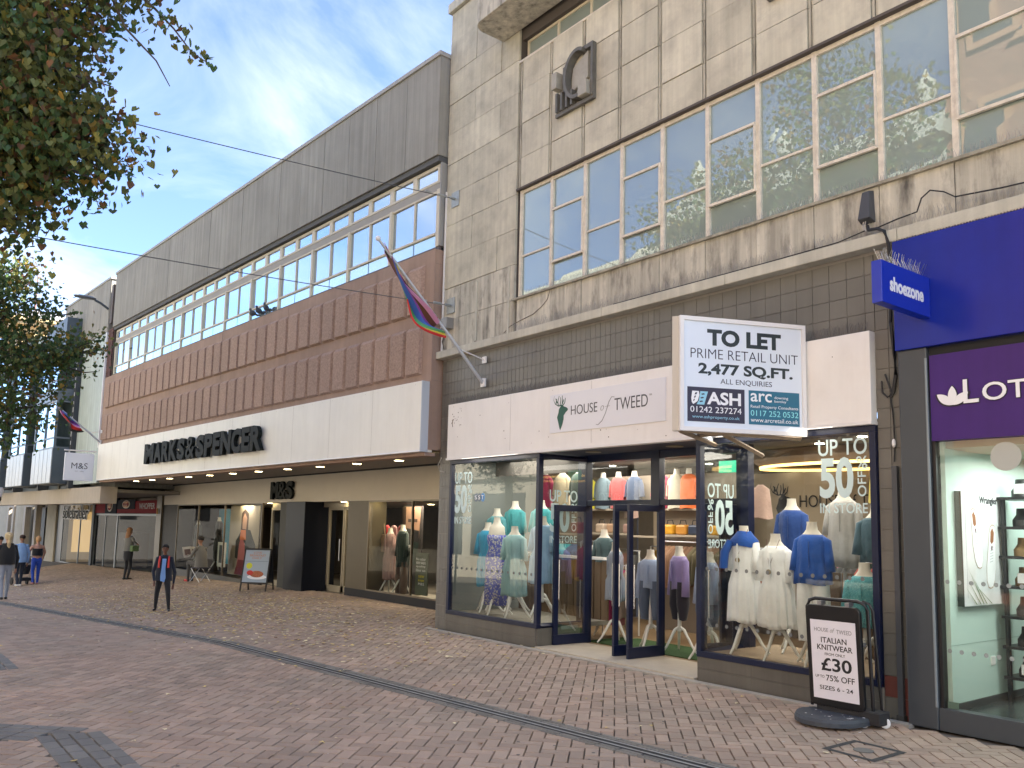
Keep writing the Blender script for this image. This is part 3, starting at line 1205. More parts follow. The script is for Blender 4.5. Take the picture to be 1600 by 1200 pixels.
# ground floor: piers, glazing, plinths
gm = []
def zb(x):
    return gz(x, 8.85)
MB().box(-31.5, -29.78, 8.86, 9.4, zb(-31) - .2, 2.12).build('granite_pier', mat('dark_brown_granite', (.030, .026, .022), .5, var=.3, vscale=9, spec=.12), parent=st)
MB().box(-20.25, -19.15, 8.66, 9.5, zb(-20) - .2, 2.12).build('granite_pier', dark_glass_panel, parent=st, bevel=.01)
MB().box(-20.95, -20.27, 8.80, 9.5, zb(-20) - .2, 2.12).build('granite_pier', mat('grey_granite', (.05, .05, .045), .5, spec=.12), parent=st)
MB().box(-17.30, -16.35, 8.86, 9.3, zb(-17) + .14, 2.12).build('beige_pier', olive_panel, parent=st)
MB().box(-17.30, -13.0, 8.845, 8.95, zb(-17) - .2, zb(-17) + .16).build('plinth', matt_black, parent=st)
MB().box(-29.78, -22.3, 8.845, 8.95, zb(-29) - .2, zb(-29) + .22).build('plinth', mat('dark_plinth', (.05, .048, .045), .5), parent=st)
def shopwin(xa, xb, z0, z1, y, parent, gmat, frame, name='shop_window', mull=(), fw=.03):
    f = MB()
    f.box(xa, xb, y - .02, y + .03, z0, z0 + fw)
    f.box(xa, xb, y - .02, y + .03, z1 - fw, z1)
    f.box(xa, xa + fw, y - .02, y + .03, z0 + fw, z1 - fw)
    f.box(xb - fw, xb, y - .02, y + .03, z0 + fw, z1 - fw)
    for m_ in mull:
        f.box(m_ - fw / 2, m_ + fw / 2, y - .02, y + .03, z0 + fw, z1 - fw)
    wn_ = f.build(name, frame, parent=parent)
    es = [xa + fw] + [v for m_ in mull for v in (m_ - fw / 2, m_ + fw / 2)] + [xb - fw]
    for i in range(0, len(es), 2):
        MB().quad((es[i], y, z0 + fw), (es[i + 1], y, z0 + fw), (es[i + 1], y, z1 - fw), (es[i], y, z1 - fw)).build('pane', gmat, parent=wn_)
    return wn_
brz = mat('bronze_trim', (.16, .13, .09), .35, metal=.4)
shopwin(-29.78, -22.30, zb(-26) + .12, 2.12, 8.87, st, glass_dark, brz, mull=(-27.6, -25.2))
shopwin(-16.35, -13.0, zb(-17) + .16, 2.12, 8.87, st, glass_dark, brz, mull=(-14.55,))
# entrance doors
dm = mat('door_frame_beige', (.34, .30, .23), .4, metal=.2)
def ms_door(xa, xb, y):
    f = MB()
    z0 = zb(xa) + .01
    f.box(xa, xb, y, y + .06, z0, z0 + .14)
    f.box(xa, xb, y, y + .06, 1.93, 2.0)
    f.box(xa, xa + .06, y, y + .06, z0, 1.93)
    f.box(xb - .06, xb, y, y + .06, z0, 1.93)
    d = f.build('door', dm, parent=st)
    MB().quad((xa + .06, y + .03, z0 + .14), (xb - .06, y + .03, z0 + .14), (xb - .06, y + .03, 1.93), (xa + .06, y + .03, 1.93)).build('pane', glass_dark, parent=d)
    MB().tube([(xb - .11, y - .04, .75), (xb - .11, y - .04, 1.25)], .012, 8).build('handle', steel, parent=d)
ms_door(-22.25, -21.3, 9.1)
ms_door(-18.98, -18.15, 9.2)
ms_door(-18.12, -17.32, 9.2)
MB().box(-22.3, -17.3, 9.15, 9.22, 2.0, 2.12).build('door_head', dm, parent=st)
text('M&S', -17.85, 2.02, .28, .07, black_letters, 'lettering', st, y=9.14)
# interior
ins = mat('store_interior', (.10, .085, .07), .9, var=.3, vscale=1.0)
b = MB()
b.box(-31.5, -11.8, 14.0, 14.1, -.9, 2.2)
b.box(-11.85, -11.75, 9.0, 14, -.3, 2.2)
b.box(-31.6, -31.5, 9.0, 14, -.9, 2.2)
b.build('store_inner_wall', ins, parent=st)
MB().box(-31.5, -11.8, 8.95, 14.0, 2.14, 2.2).build('store_ceiling', mat('store_ceiling', (.30, .28, .25), .9), parent=st)
MB().add([(-31.5, 8.9, zb(-31) + .02), (-11.8, 8.9, zb(-12) + .02), (-11.8, 14, zb(-12) + .02), (-31.5, 14, zb(-31) + .02)], [(0, 1, 2, 3)]).build('store_floor', mat('store_floor', (.16, .13, .10), .3), parent=st)
for (x, y) in ((-28, 9.4), (-25.5, 9.4), (-24, 9.3), (-18.5, 10.2), (-18, 11.5), (-15.8, 9.4), (-14.6, 9.3), (-17, 12)):
    hb = MB(T=Matrix.Translation((x, y, 2.13)) @ Matrix.Rotation(math.radians(90), 4, 'X'))
    hb.disc(0, 0, .08, .0, .004, 14)
    hb.build('spotlight', glow, parent=st)
for (x, y, e) in ((-25, 9.6, 14), (-18.2, 11, 14), (-15.2, 9.6, 13)):
    ld = bpy.data.lights.new('store_spot', 'AREA')
    ld.energy = e
    ld.size = .8
    ld.color = (1, .82, .6)
    lo = bpy.data.objects.new('store_spot', ld)
    COL.objects.link(lo)
    lo.location = (x, y, 2.1)

# ---- store lettering, fixed to the fascia
def sign_thing(name, label, x, y, z, F, cat='sign', group=None):
    return thing(name, label, cat, F @ Matrix.Translation((x, y, z)), group)
sg = sign_thing('shop_sign_lettering', 'large black raised letters spelling the store name on the long cream fascia', -9.4, -.16, 3.1, FM)
# letters one by one so each stands as a part
ltr = 'MARKS&SPENCER'
wds = [1.28, 1.0, .92, .98, .86, 1.02, .86, .86, .74, 1.02, .9, .74, .96]
tot = sum(wds)
x0, x1 = -13.06, -5.62
sc_ = (x1 - x0) / (tot + .12 * 2)
x = x0
for ch_, wd in zip(ltr, wds):
    if ch_ in '&':
        x += .10 * sc_
    text(ch_, x, 3.115, wd * sc_ * .95, .545, black_letters, 'letter', sg, FM, y=-.19, depth=.09, bold=.012 if ch_ == '&' else .05)
    if ch_ in '&':
        x += .12 * sc_
    x += wd * sc_
sg2 = thing('shop_sign_lettering', 'small black raised initials on the inner beige fascia above the doors', 'sign', fr(-20.9, 8.83, 2.3))
x = -21.62
for ch_, wd in zip('M&S', (.52, .50, .42)):
    text(ch_, x, 2.20, wd * .98, .46, black_letters, 'letter', sg2, y=8.84, depth=.07, bold=.012 if ch_ == '&' else .05)
    x += wd * .98
# projecting square sign
HS = FM @ fr(-18.36, 0, 0)
hs = thing('hanging_sign', 'square white sign hung on a bracket from the far end of the cream fascia', 'sign', HS @ Matrix.Translation((0, -.5, 3.6)))
RS = HS @ Matrix.Rotation(math.radians(-90), 4, 'Z')
MB(T=Matrix.Rotation(math.radians(90), 4, 'Z')).box(-1.02, -.16, -.03, .03, 2.78, 3.66).build('panel', mat('white_sign_face', (.80, .82, .86), .4), parent=hs, F=HS, bevel=.004)
MB().tube([(0, -.1, 3.74), (0, -1.05, 3.74)], .022).build('bracket', white_trim, parent=hs, F=HS)
MB().tube([(0, -.25, 3.66), (0, -.25, 3.74)], .01).build('hanger', steel, parent=hs, F=HS)
MB().tube([(0, -.92, 3.66), (0, -.92, 3.74)], .01).build('hanger', steel, parent=hs, F=HS)
RT = HS @ Matrix.Rotation(math.radians(90), 4, 'Z')
text('M&S', -.82, 3.16, .48, .19, flat('grey_letter', (.12, .12, .13)), 'lettering', hs, RT, y=-.034)
text('EST. 1884', -.70, 3.06, .25, .035, flat('light_grey_letter', (.4, .4, .42)), 'lettering', hs, RT, y=-.034)


def flag(label, F, x, zbase, out, rise, cols, seed, L_=.70):
    """pole leaning out of the wall with a furled, hanging striped flag"""
    base = Vector((x, 0.0, zbase))
    tip = Vector((x, -out, zbase + rise))
    t = thing('flag_pole', label, 'flag', F @ Matrix.Translation(base))
    MB().tube([base + Vector((0, -.03, 0)), base.lerp(tip, .35), base.lerp(tip, .36), tip], [.028, .028, .022, .020], 10).build('pole', mat('pale_pole', (.50, .52, .55), .35, metal=.3), parent=t, F=F, smooth=True)
    MB().ell(tip, (.038, .038, .038)).build('finial', white_trim, parent=t, F=F, smooth=True)
    b = MB()
    b.box(x - .05, x + .05, -.04, .0, zbase - .06, zbase + .07)
    b.build('wall_socket', white_trim, parent=t, F=F, bevel=.005)
    MB().tube([(x, -.01, zbase + .36), base.lerp(tip, .25)], .010).build('stay', white_trim, parent=t, F=F)
    MB().box(x - .05, x + .05, -.02, 0, zbase + .31, zbase + .41).build('stay_plate', white_trim, parent=t, F=F)
    rg = random.Random(seed)
    nu, nv = 26, 12
    for si, (cname, c) in enumerate(cols):
        b = MB()
        v0, v1 = si / len(cols), (si + 1) / len(cols)
        g_ = []
        for i in range(nu + 1):
            u = i / nu
            att = tip.lerp(base, .03 + .50 * u)
            row = []
            for j in range(4):
                v = v0 + (v1 - v0) * j / 3
                drop = (1.0 - .25 * u) * L_ * v * (.25 + .75 * math.sin(math.pi * min(1, u * .75 + .12)))
                fold = .055 * math.sin(9 * v + 5 * u + seed) + .03 * math.sin(17 * v - 3 * u)
                row.append((att.x + fold * 1.2 - .16 * v * math.sin(3 * u), att.y + .34 * v * (1 - .6 * u) + .06 * math.sin(7 * v + 8 * u) * v, att.z - drop * .95))
            g_.append(row)
        vs_ = [p for r_ in g_ for p in r_]
        fs_ = [(i * 4 + j, (i + 1) * 4 + j, (i + 1) * 4 + j + 1, i * 4 + j + 1) for i in range(nu) for j in range(3)]
        b.add(vs_, fs_)
        b.build('flag_stripe', mat('flag_' + cname, c, .7), parent=t, F=F, smooth=True)
    return t


stripes = [('red', (.55, .03, .03)), ('black', (.02, .02, .02)), ('pink', (.58, .28, .48)), ('brown', (.12, .05, .03)), ('violet', (.22, .06, .36)), ('blue', (.04, .12, .50)), ('green', (.09, .36, .18)), ('yellow', (.60, .48, .06)), ('red', (.55, .03, .03))]
flag('rainbow progress flag hanging furled from a leaning pole above the clothes shop fascia', fr(0, 7.5, 0), -10.35, 3.80, 1.92, 1.84, stripes, 2)
flag('rainbow flag on a thin pole at the far end of the department store fascia', FM, -18.3, 4.05, 1.5, 1.15, [stripes[i] for i in (5, 4, 2, 0, 1)], 5, .6)

# roof fence behind the parapet
fe = thing('roof_fence', 'wire mesh fence panel standing on the roof between the two buildings', 'fence', fr(-11.7, 8.1, 9.7))
for i in range(5):
    MB().tube([(-11.75, 8.05 + i * .16, 9.6), (-11.75, 8.05 + i * .16, 12.2)], .010, 6).build('wire_post', steel, parent=fe)
for j in range(9):
    MB().tube([(-11.75, 8.0, 9.75 + j * .3), (-11.75, 8.75, 9.75 + j * .3)], .007, 5).build('cross_wire', steel, parent=fe)

# ================================================================ BUILDINGS TO THE LEFT
lb = thing('arcade_building', 'concrete-topped building with grey steel window bays beyond the department store', 'building', FM @ Matrix.Translation((-25, 0, 0)))
b = MB()
b.box(-24.3, SE - .55, .02, .2, 7.78, 9.60)
b.box(-24.3, -24.1, .2, 8, 2.6, 9.6)
b.box(-46, SE - .6, .6, 8, 2.64, 9.2)  # not parapet: unseen filling block added to keep sun off the arcade
b.box(-24.3, SE - .55, .2, 8, 9.4, 9.5)
b.build('parapet', conc, parent=lb, F=FM)
for k in range(6):
    piece('concrete_panel', lb, conc, -24.3 + k * .955, -24.3 + (k + 1) * .955 - .015, 0, .05, 7.78, 9.58, FM)
MB().box(-24.35, SE - .5, -.03, .3, 9.58, 9.65).build('capping', conc_edge, parent=lb, F=FM)
MB().box(SE - .32, SE - .12, -.02, .06, 8.0, 9.3).build('downpipe_cover', mat('brown_strip', (.11, .085, .07), .7), parent=lb, F=FM)
green = mat('verdigris_panel', (.42, .48, .44), .55, var=.12, vscale=1.5, streak=.22)
MB().box(-21.4, SE - .55, .02, .2, 2.75, 7.75).build('pale_green_panel', green, parent=lb, F=FM)
MB().box(SE - .56, SE - .50, -.03, .1, 3.9, 7.75).build('panel_edge', white_trim, parent=lb, F=FM)
b = MB()
b.box(-46, -21.4, .25, .4, 2.6, 8.9)
b.build('bay_wall', mat('slate_steel', (.075, .095, .11), .45, var=.08), parent=lb, F=FM)
band = mat('buff_band', (.42, .36, .29), .8, var=.1, vscale=1, streak=.1)
MB().box(-46, SE + .1, -.02, .5, 2.08, 2.62).build('buff_band', band, parent=lb, F=FM, bevel=.01)
MB().box(-46, SE + .1, .5, 5, 2.45, 2.55).build('arcade_soffit', mat('arcade_soffit', (.22, .20, .17), .9), parent=lb, F=FM)
slate = MATS['slate_steel']
silver = mat('silver_panel', (.42, .43, .44), .35, metal=.4, streak=.2)
frm = mat('bay_frame', (.14, .16, .18), .4, metal=.3)
for a in (-21.75, -26.2, -30.7, -35.4, -40.3):
    w_ = 3.0
    bay = MB().box(a - w_, a, -.62, .25, 2.78, 4.02).build('bay', slate, parent=lb, F=FM)
    for i in range(5):
        MB().box(a - w_ + i * w_ / 5 + .02, a - w_ + (i + 1) * w_ / 5 - .02, -.65, -.622, 2.8, 4.0).build('bay_panel', silver, parent=bay, F=FM)
    for (z0, z1) in ((4.02, 5.75), (6.1, 7.6)):
        f = MB()
        for (xx, yy) in ((a - w_, -.62), (a - .08, -.62), (a - w_ * .5, -.62), (a - .08, .17)):
            f.box(xx, xx + .08, yy, yy + .08, z0, z1)
        for zz in (z0, z0 + .35, z1 - .08):
            f.box(a - w_ + .08, a - .08, -.61, -.55, zz, zz + .06)
            f.box(a - .06, a, -.54, .17, zz, zz + .06)
        wf = f.build('window', frm, parent=lb, F=FM)
        MB().quad((a - w_, -.58, z0), (a, -.58, z0), (a, -.58, z1), (a - w_, -.58, z1)).build('pane', glass_ms, parent=wf, F=FM)
        MB().quad((a - .03, -.58, z0), (a - .03, .24, z0), (a - .03, .24, z1), (a - .03, -.58, z1)).build('pane', glass_dark, parent=wf, F=FM)
        MB().box(a - w_ + .05, a - .1, -.1, .2, z0, z1).build('blind', curt, parent=wf, F=FM)
    b = MB()
    b.box(a - w_, a, -.64, .2, 5.75, 6.1)
    b.build('bay_beam', frm, parent=lb, F=FM)
    if a > -27:
        MB().box(a - w_, a, -.5, .2, 7.6, 8.75).build('bay_top', slate, parent=lb, F=FM)
    # perforated column beside each bay
    cb = MB().box(a + .05, a + .30, -.12, .25, 2.62, 7.7).build('column', mat('dark_column', (.045, .05, .055), .6), parent=lb, F=FM)
    ml = MB()
    for i in range(16):
        z = 3.0 + i * .29
        ml.box(a + .13, a + .20, -.128, -.121, z, z + .10 + .04 * (i % 3))
    ml.build('light_mark', white_trim, parent=cb, F=FM)

# ground floor of the arcade: stone piers and frames
buff = mat('buff_stone', (.40, .35, .27), .8, var=.12, vscale=1.5, streak=.1)
ar = thing('arcade_wall', 'buff stone arcade wall with round piers and tall framed niches at the far left', 'wall', fr(-60, 8.85, 0))
zf = -1.45
for (x0, x1) in ((-78, -67.6), (-64.7, -60.7)):
    r_ = (x1 - x0) / 2
    MB().loft([((x0 + x1) / 2, 9.4, zf, r_, .8), ((x0 + x1) / 2, 9.4, 2.5, r_, .8)], 24).build('pier', buff, parent=ar, smooth=True)
MB().box(-78, -50, 9.9, 10.0, zf, 2.6).build('niche_back', mat('brown_niche', (.16, .125, .085), .8), parent=ar)
for (x0, x1) in ((-67.6, -64.7), (-60.7, -56.2)):
    b = MB()
    b.box(x0, x0 + .7, 8.7, 9.0, zf, 2.5)
    b.box(x1 - .7, x1, 8.7, 9.0, zf, 2.5)
    b.box(x0 + .7, x1 - .7, 8.7, 9.0, 2.15, 2.5)
    b.build('niche_frame', band, parent=ar, bevel=.02)
    MB().box(x0 + .7, x1 - .7, 9.3, 9.4, zf, 2.15).build('niche_panel', mat('brown_panel_b', (.10, .085, .06), .6), parent=ar)
MB().box(-56.2, -53.4, 9.4, 9.5, zf, 2.5).build('wall_panel', mat('tan_panel', (.25, .19, .11), .7), parent=ar)
MB().box(-53.4, -50.8, 8.8, 9.6, zf, 2.5).build('pier', buff, parent=ar, bevel=.03)

# shoe shop front and the burger restaurant
ss = thing('corner_shop', 'glazed shop with a warm lit wall and white lettering beside the red-signed restaurant', 'shop', fr(-46, 8.9, 0))
MB().box(-50.8, -49.4, 8.9, 9.2, zf, 2.5).build('dark_pier', mat('blue_black_pier', (.02, .025, .035), .4), parent=ss)
MB().box(-49.4, -42.3, 12, 12.1, zf, 2.5).build('back_wall', mat('faint_glow_wall', (.20, .16, .11), .9, emis=(1, .62, .25), estr=.02), parent=ss)  # faint warm glow put into the wall's own material
MB().box(-49.38, -49.3, 9.4, 11.0, -.2, 1.9).build('lit_panel', mat('lit_amber', (.6, .4, .18), .8, emis=(1, .62, .25), estr=.15), parent=ss)
MB().box(-49.4, -42.3, 8.9, 12, 2.3, 2.5).build('ceiling', MATS['arcade_soffit'], parent=ss)
shopwin(-49.4, -42.6, -.75, 2.3, 8.92, ss, glass_dark, frm, mull=(-45.2,), fw=.1)
MB().box(-49.4, -42.5, 8.88, 8.98, zf, -.72).build('plinth', frm, parent=ss)
text("soletrader'", -48.9, 1.50, 6.0, .70, white_gloss, 'lettering', ss, y=8.84, depth=.04, bold=.045)
text("soletrader'", -48.84, 1.53, 5.88, .64, black_letters, 'lettering', ss, y=8.80, depth=.02, bold=.0)
bk = thing('burger_restaurant', 'restaurant front with red and black sign boards on the recessed corner beside the department store', 'shop', fr(-36, 8.9, 0))
redb = mat('deep_red_board', (.20, .012, .02), .7, spec=.1)
MB().box(-42.3, -41.9, 8.8, 9.1, zf, 2.5).build('corner_post', MATS['dark_column'], parent=bk)
MB().box(-38.0, -32.1, 8.85, 8.95, 1.82, 2.30).build('sign_board', redb, parent=bk)
MB().box(-37.9, -35.2, 8.82, 8.85, 1.98, 2.36).build('sign_board', mat('navy_black_board', (.010, .013, .025), .7, spec=.1), parent=bk)
MB().box(-41.9, -40.0, 8.85, 8.95, 1.82, 2.42).build('sign_board', redb, parent=bk)
MB().box(-40.0, -38.05, 8.82, 8.95, 1.80, 2.46).build('sign_board', MATS['navy_black_board'], parent=bk)
bun = mat('bun_orange', (.55, .25, .08), .5)
for (cx, rx, rz) in ((-39.1, .42, .27), (-36.45, .55, .16)):
    MB().disc(cx, 2.15 if rx < .5 else 2.17, rx, 8.80, 8.82, 26, rz).build('roundel', mat('cream_roundel', (.60, .50, .40), .5), parent=bk)
    MB().disc(cx, 2.15 if rx < .5 else 2.17, rx * .8, 8.79, 8.80, 26, rz * .8).build('roundel_face', redb, parent=bk)
    c_ = MB()
    c_.disc(cx, 2.24, rx * .62, 8.785, 8.79, 20, rz * .25)
    c_.disc(cx, 2.08, rx * .62, 8.785, 8.79, 20, rz * .22)
    c_.build('bun_shape', bun, parent=bk, kind='stuff')
    text('BURGER KING', cx - rx * .55, 2.12, rx * 1.1, rz * .28, flat('cream_letter', (.6, .5, .4)), 'lettering', bk, y=8.785)
text('WHOPPER', -34.6, 1.98, 2.1, .22, mat('grey_white_letter', (.38, .34, .34), .5), 'lettering', bk, y=8.84, bold=.01)
shopwin(-38.0, -32.1, -.55, 1.80, 8.9, bk, glass_dark, frm, mull=(), fw=.08)
shopwin(-41.9, -38.0, -.65, 1.80, 8.9, bk, glass_dark, frm, mull=(-40.0,), fw=.08)
MB().box(-42.3, -32.1, 8.86, 8.98, zf, -.50).build('plinth', mat('grey_plinth', (.14, .135, .12), .6), parent=bk)
MB().box(-42.25, -42.1, 9.1, 12.5, zf, 2.5).build('side_wall', ins, parent=bk)
MB().box(-42.3, -32.1, 8.98, 12.5, 2.3, 2.4).build('ceiling', MATS['arcade_soffit'], parent=bk)
MB().box(-49.6, -49.4, 9.2, 12.1, zf, 2.5).build('side_wall', MATS['faint_glow_wall'], parent=ss)
MB().box(-42.3, -32.1, 8.98, 12.5, -.98, -.9).build('floor', MATS['store_floor'], parent=bk)
MB().box(-40.2, -38.0, 9.5, 10.2, -.9, 1.0).build('counter', mat('brown_counter', (.07, .04, .02), .5), parent=bk)
MB().box(-42.3, -32.1, 12.5, 12.6, zf, 2.5).build('back_wall', ins, parent=bk)
MB().box(-32.1, -31.5, 8.80, 9.3, zf, 2.5).build('buff_pier', olive_panel, parent=bk)
MB().box(-42.3, -31.5, 8.84, 8.95, 2.31 + .16, 2.80).build('dark_frieze', mat('dark_frieze', (.075, .065, .055), .8), parent=bk)
for i in range(6):
    MB().tube([(-31.85 + i * .0, 8.76, 1.78 + .01), (-31.85, 8.76, 2.0)], .03).build('alarm_box', mat('amber_box', (.5, .25, .05), .5), parent=bk) if i == 0 else None

# yellow clock-tower like building far away
yt = thing('yellow_tower', 'sunlit yellow stone tower with a lead roof and weather vane far down the street', 'building', fr(-80, 11.4, 0))
ys = mat('yellow_stone', (.52, .38, .20), .8, var=.1, vscale=1)
MB().box(-84, -77.3, 9.6, 13.6, -2, 16.9).build('tower', ys, parent=yt)
for zc, ov in ((16.0, .25), (16.9, .6), (17.2, .85)):
    MB().box(-84 - ov, -77.3 + ov, 9.6 - ov, 13.6 + ov, zc, zc + .28).build('cornice', ys, parent=yt, bevel=.05)
MB().box(-77.29, -77.2, 10.8, 12.2, 13.5, 15.7).build('window', mat('dark_tower_window', (.04, .04, .04), .4), parent=yt)
rb = MB()
rb.add([(-84.9, 8.7, 17.48), (-76.4, 8.7, 17.48), (-76.4, 14.5, 17.48), (-84.9, 14.5, 17.48), (-81.8, 10.9, 18.7), (-79.4, 10.9, 18.7), (-79.4, 12.3, 18.7), (-81.8, 12.3, 18.7)], [(0, 1, 5, 4), (1, 2, 6, 5), (2, 3, 7, 6), (3, 0, 4, 7), (4, 5, 6, 7)])
rb.build('roof', mat('lead_roof', (.25, .24, .24), .6), parent=yt)
vn = MB()
vn.tube([(-79.9, 11.0, 18.6), (-79.9, 11.0, 22.4)], [.10, .03], 6)
vn.tube([(-80.4, 10.3, 21.0), (-79.4, 11.7, 21.0)], .035, 5)
vn.build('weather_vane', mat('rust_iron', (.16, .06, .05), .6), parent=yt)
fb_ = thing('far_terrace', 'pale terrace of buildings closing the far end of the street', 'building', fr(-110, 0, 0))
MB().box(-130, -122, -40, 60, -6, 9).build('wall', mat('far_wall', (.45, .42, .38), .9, var=.1), parent=fb_)
for i in range(18):
    for z in (1.5, 5.2):
        MB().box(-122.0, -121.9, -38 + i * 5, -36 + i * 5, z, z + 2.2).build('window', MATS['dark_tower_window'], parent=fb_)

# ================================================================ ACROSS THE STREET (seen in the glass)
def opp(label, x0, x1, h, wall, floors, y=-9.5, step=3.0, trim=None):
    t = thing('street_building', label, 'building', fr((x0 + x1) / 2, y, 0))
    MB().box(x0, x1, y - 10, y, -2, h).build('wall', wall, parent=t)
    MB().box(x0 - .2, x1 + .2, y, y + .6, h - .9, h - .4).build('cornice', trim or wall, parent=t)
    MB().box(x0, x1, y, y + .25, 3.9, 4.3).build('string_course', trim or wall, parent=t)
    for f_ in range(floors):
        n_ = int((x1 - x0) / step)
        for i in range(n_):
            cx = x0 + step * (i + .5)
            z = 5.2 + 3.5 * f_
            if z + 2 > h - 1:
                continue
            wd = MB().box(cx - .75, cx + .75, y, y + .12, z - .1, z + 2.1).build('window', trim or wall, parent=t)
            MB().box(cx - .55, cx + .55, y + .12, y + .13, z + .1, z + 1.9).build('pane', MATS['dim_return_glass'], parent=wd)
    n_ = int((x1 - x0) / 5)
    for i in range(n_):
        cx = x0 + 5 * (i + .5)
        MB().box(cx - 2.1, cx + 2.1, y, y + .05, .2, 3.2).build('shop_window', MATS['dim_return_glass'], parent=t)
    return t


opp('pale stone parade across the street, seen only as a reflection', -60, -22, 12.9, mat('opp_stone', (.52, .47, .37), .85, var=.15), 2)
opp('tall ornate stone bank across the street, seen only as a reflection', -22, -11, 14.2, mat('opp_stone2', (.42, .40, .34), .85, var=.2), 3, step=2.6)
opp('red brick and terracotta building across the street, seen only as a reflection', -11, -3, 21, mat('terracotta', (.30, .15, .10), .85, var=.25, vscale=3), 4, trim=mat('terracotta_trim', (.42, .22, .13), .8), step=2.4)
opp('plain stone building across the street behind the camera', -3, 30, 13, MATS['opp_stone'], 2)
for (x, h, wh_) in ((-20.5, 14.2, 'left end of the'), (-17, 14.2, 'middle of the'), (-12, 14.2, 'right end of the')):
    u = thing('roof_urn', 'stone urn on the %s ornate bank parapet, seen only as a reflection' % wh_, 'urn', fr(x, -9.5, h), 'stone urns on the parapet across the street')
    MB().loft([(x, -9.4, h, .3, .3), (x, -9.4, h + .4, .15, .15), (x, -9.4, h + .8, .32, .32), (x, -9.4, h + 1.2, .28, .28), (x, -9.4, h + 1.35, .12, .12), (x, -9.4, h + 1.6, .04, .04)], 16).build('urn_body', MATS['opp_stone2'], parent=u, smooth=True)
    MB().box(x - .4, x + .4, -9.8, -9.0, h - .3, h).build('plinth', MATS['opp_stone2'], parent=u)
# ================================================================ CLOTHES SHOP FRONT
bf = thing('clothes_shopfront', 'navy framed clothes shopfront with long off-white fascia, open glass doors and window displays', 'shopfront', fr(-7.6, 7.5, 0))
MB().box(-11.23, -4.112, 7.44, 7.545, 2.685, 3.545).build('fascia', white_board, parent=bf, bevel=.004)
for x in (-9.6, -7.9, -6.3):
    MB().box(x - .002, x + .002, 7.438, 7.441, 2.72, 3.53).build('board_joint', mat('joint_grey', (.45, .42, .40), .8), parent=bf)
MB().box(-11.24, -4.105, 7.425, 7.545, 2.655, 2.685).build('fascia_trim', white_trim, parent=bf)
MB().box(-8.71, -6.63, 7.428, 7.44, 2.90, 3.42).build('logo_board', mat('white_logo_board', (.74, .74, .78), .35), parent=bf, bevel=.002)
nl = MB()
rgn = random.Random(8)
for _ in range(46):
    x, z = (-11.15 + rgn.random() * .3, 3.15 + rgn.random() * .35) if rgn.random() < .4 else (-11.1 + rgn.random() * 6.9, 2.72 + rgn.random() * .8)
    r_ = rgn.uniform(.003, .008)
    nl.box(x - r_, x + r_, 7.4385, 7.4395, z - r_, z + r_)
nl.tube([(-11.08, 7.438, 3.30), (-11.10, 7.437, 3.24), (-11.085, 7.438, 3.18)], .006, 5)
nl.build('screw_marks', mat('rust_mark', (.16, .11, .08), .8), parent=bf, kind='stuff')
# lobby ceiling and soffit
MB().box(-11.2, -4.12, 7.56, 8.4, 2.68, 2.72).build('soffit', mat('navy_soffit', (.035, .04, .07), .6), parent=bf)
MB().box(-9.0, -6.25, 7.47, 8.38, -.02, .028).build('threshold', mat('tan_terrazzo', (.46, .40, .31), .6, var=.12, vscale=4, bump=.2), parent=bf, bevel=.004)


def frame_rect(x0, x1, z0, z1, y, wd, name='window', m=navy, dep=.08):
    f = MB()
    f.box(x0, x1, y, y + dep, z0, z0 + wd)
    f.box(x0, x1, y, y + dep, z1 - wd, z1)
    f.box(x0, x0 + wd, y, y + dep, z0 + wd, z1 - wd)
    f.box(x1 - wd, x1, y, y + dep, z0 + wd, z1 - wd)
    return f.build(name, m, parent=bf, bevel=.003)


wl = frame_rect(-11.21, -8.99, .262, 2.655, 7.49, .062, 'window')
MB().quad((-11.148, 7.52, .324), (-9.052, 7.52, .324), (-9.052, 7.52, 2.593), (-11.148, 7.52, 2.593)).build('pane', glass_shop, parent=wl)
wr = frame_rect(-6.235, -4.108, .262, 2.655, 7.49, .062, 'window')
MB().quad((-6.173, 7.52, .324), (-4.17, 7.52, .324), (-4.17, 7.52, 2.593), (-6.173, 7.52, 2.593)).build('pane', glass_shop, parent=wr)
# returns
for (xa, xb, nm) in ((-9.02, -9.0, 'l'), (-6.215, -6.30, 'r')):
    wq = MB().tube([(xa, 7.57, .295), (xb, 8.38, .295)], .035, 4).build('side_window_rail', navy, parent=bf)
    MB().tube([(xa, 7.57, 2.62), (xb, 8.38, 2.62)], .035, 4).build('side_window_rail', navy, parent=bf)
    MB().quad((xa, 7.57, .32), (xb, 8.38, .32), (xb, 8.38, 2.6), (xa, 7.57, 2.6)).build('pane', glass_shop, parent=wq)
for (x0, x1) in ((-9.17, -8.98), (-7.74, -7.59), (-6.36, -6.19)):
    MB().box(x0, x1, 8.38, 8.50, 0, 2.68).build('post', navy, parent=bf, bevel=.004)
for (x0, x1) in ((-8.98, -7.74), (-7.59, -6.36)):
    MB().box(x0, x1, 8.39, 8.48, 1.955, 2.03).build('transom', navy, parent=bf, bevel=.003)
    MB().box(x0, x1, 8.39, 8.48, 2.58, 2.68).build('header', navy, parent=bf)
    MB().quad((x0, 8.43, 2.03), (x1, 8.43, 2.03), (x1, 8.43, 2.58), (x0, 8.43, 2.58)).build('fanlight_pane', glass_shop, parent=bf)
for (x, y) in ((-8.47, 8.02), (-7.08, 8.1)):
    hb = MB(T=Matrix.Translation((x, y, 2.672)) @ Matrix.Rotation(math.radians(90), 4, 'X'))
    hb.disc(0, 0, .11, .0, .006, 20)
    hb.build('unlit_downlight', mat('dull_brass', (.30, .24, .14), .4, metal=.3), parent=bf)
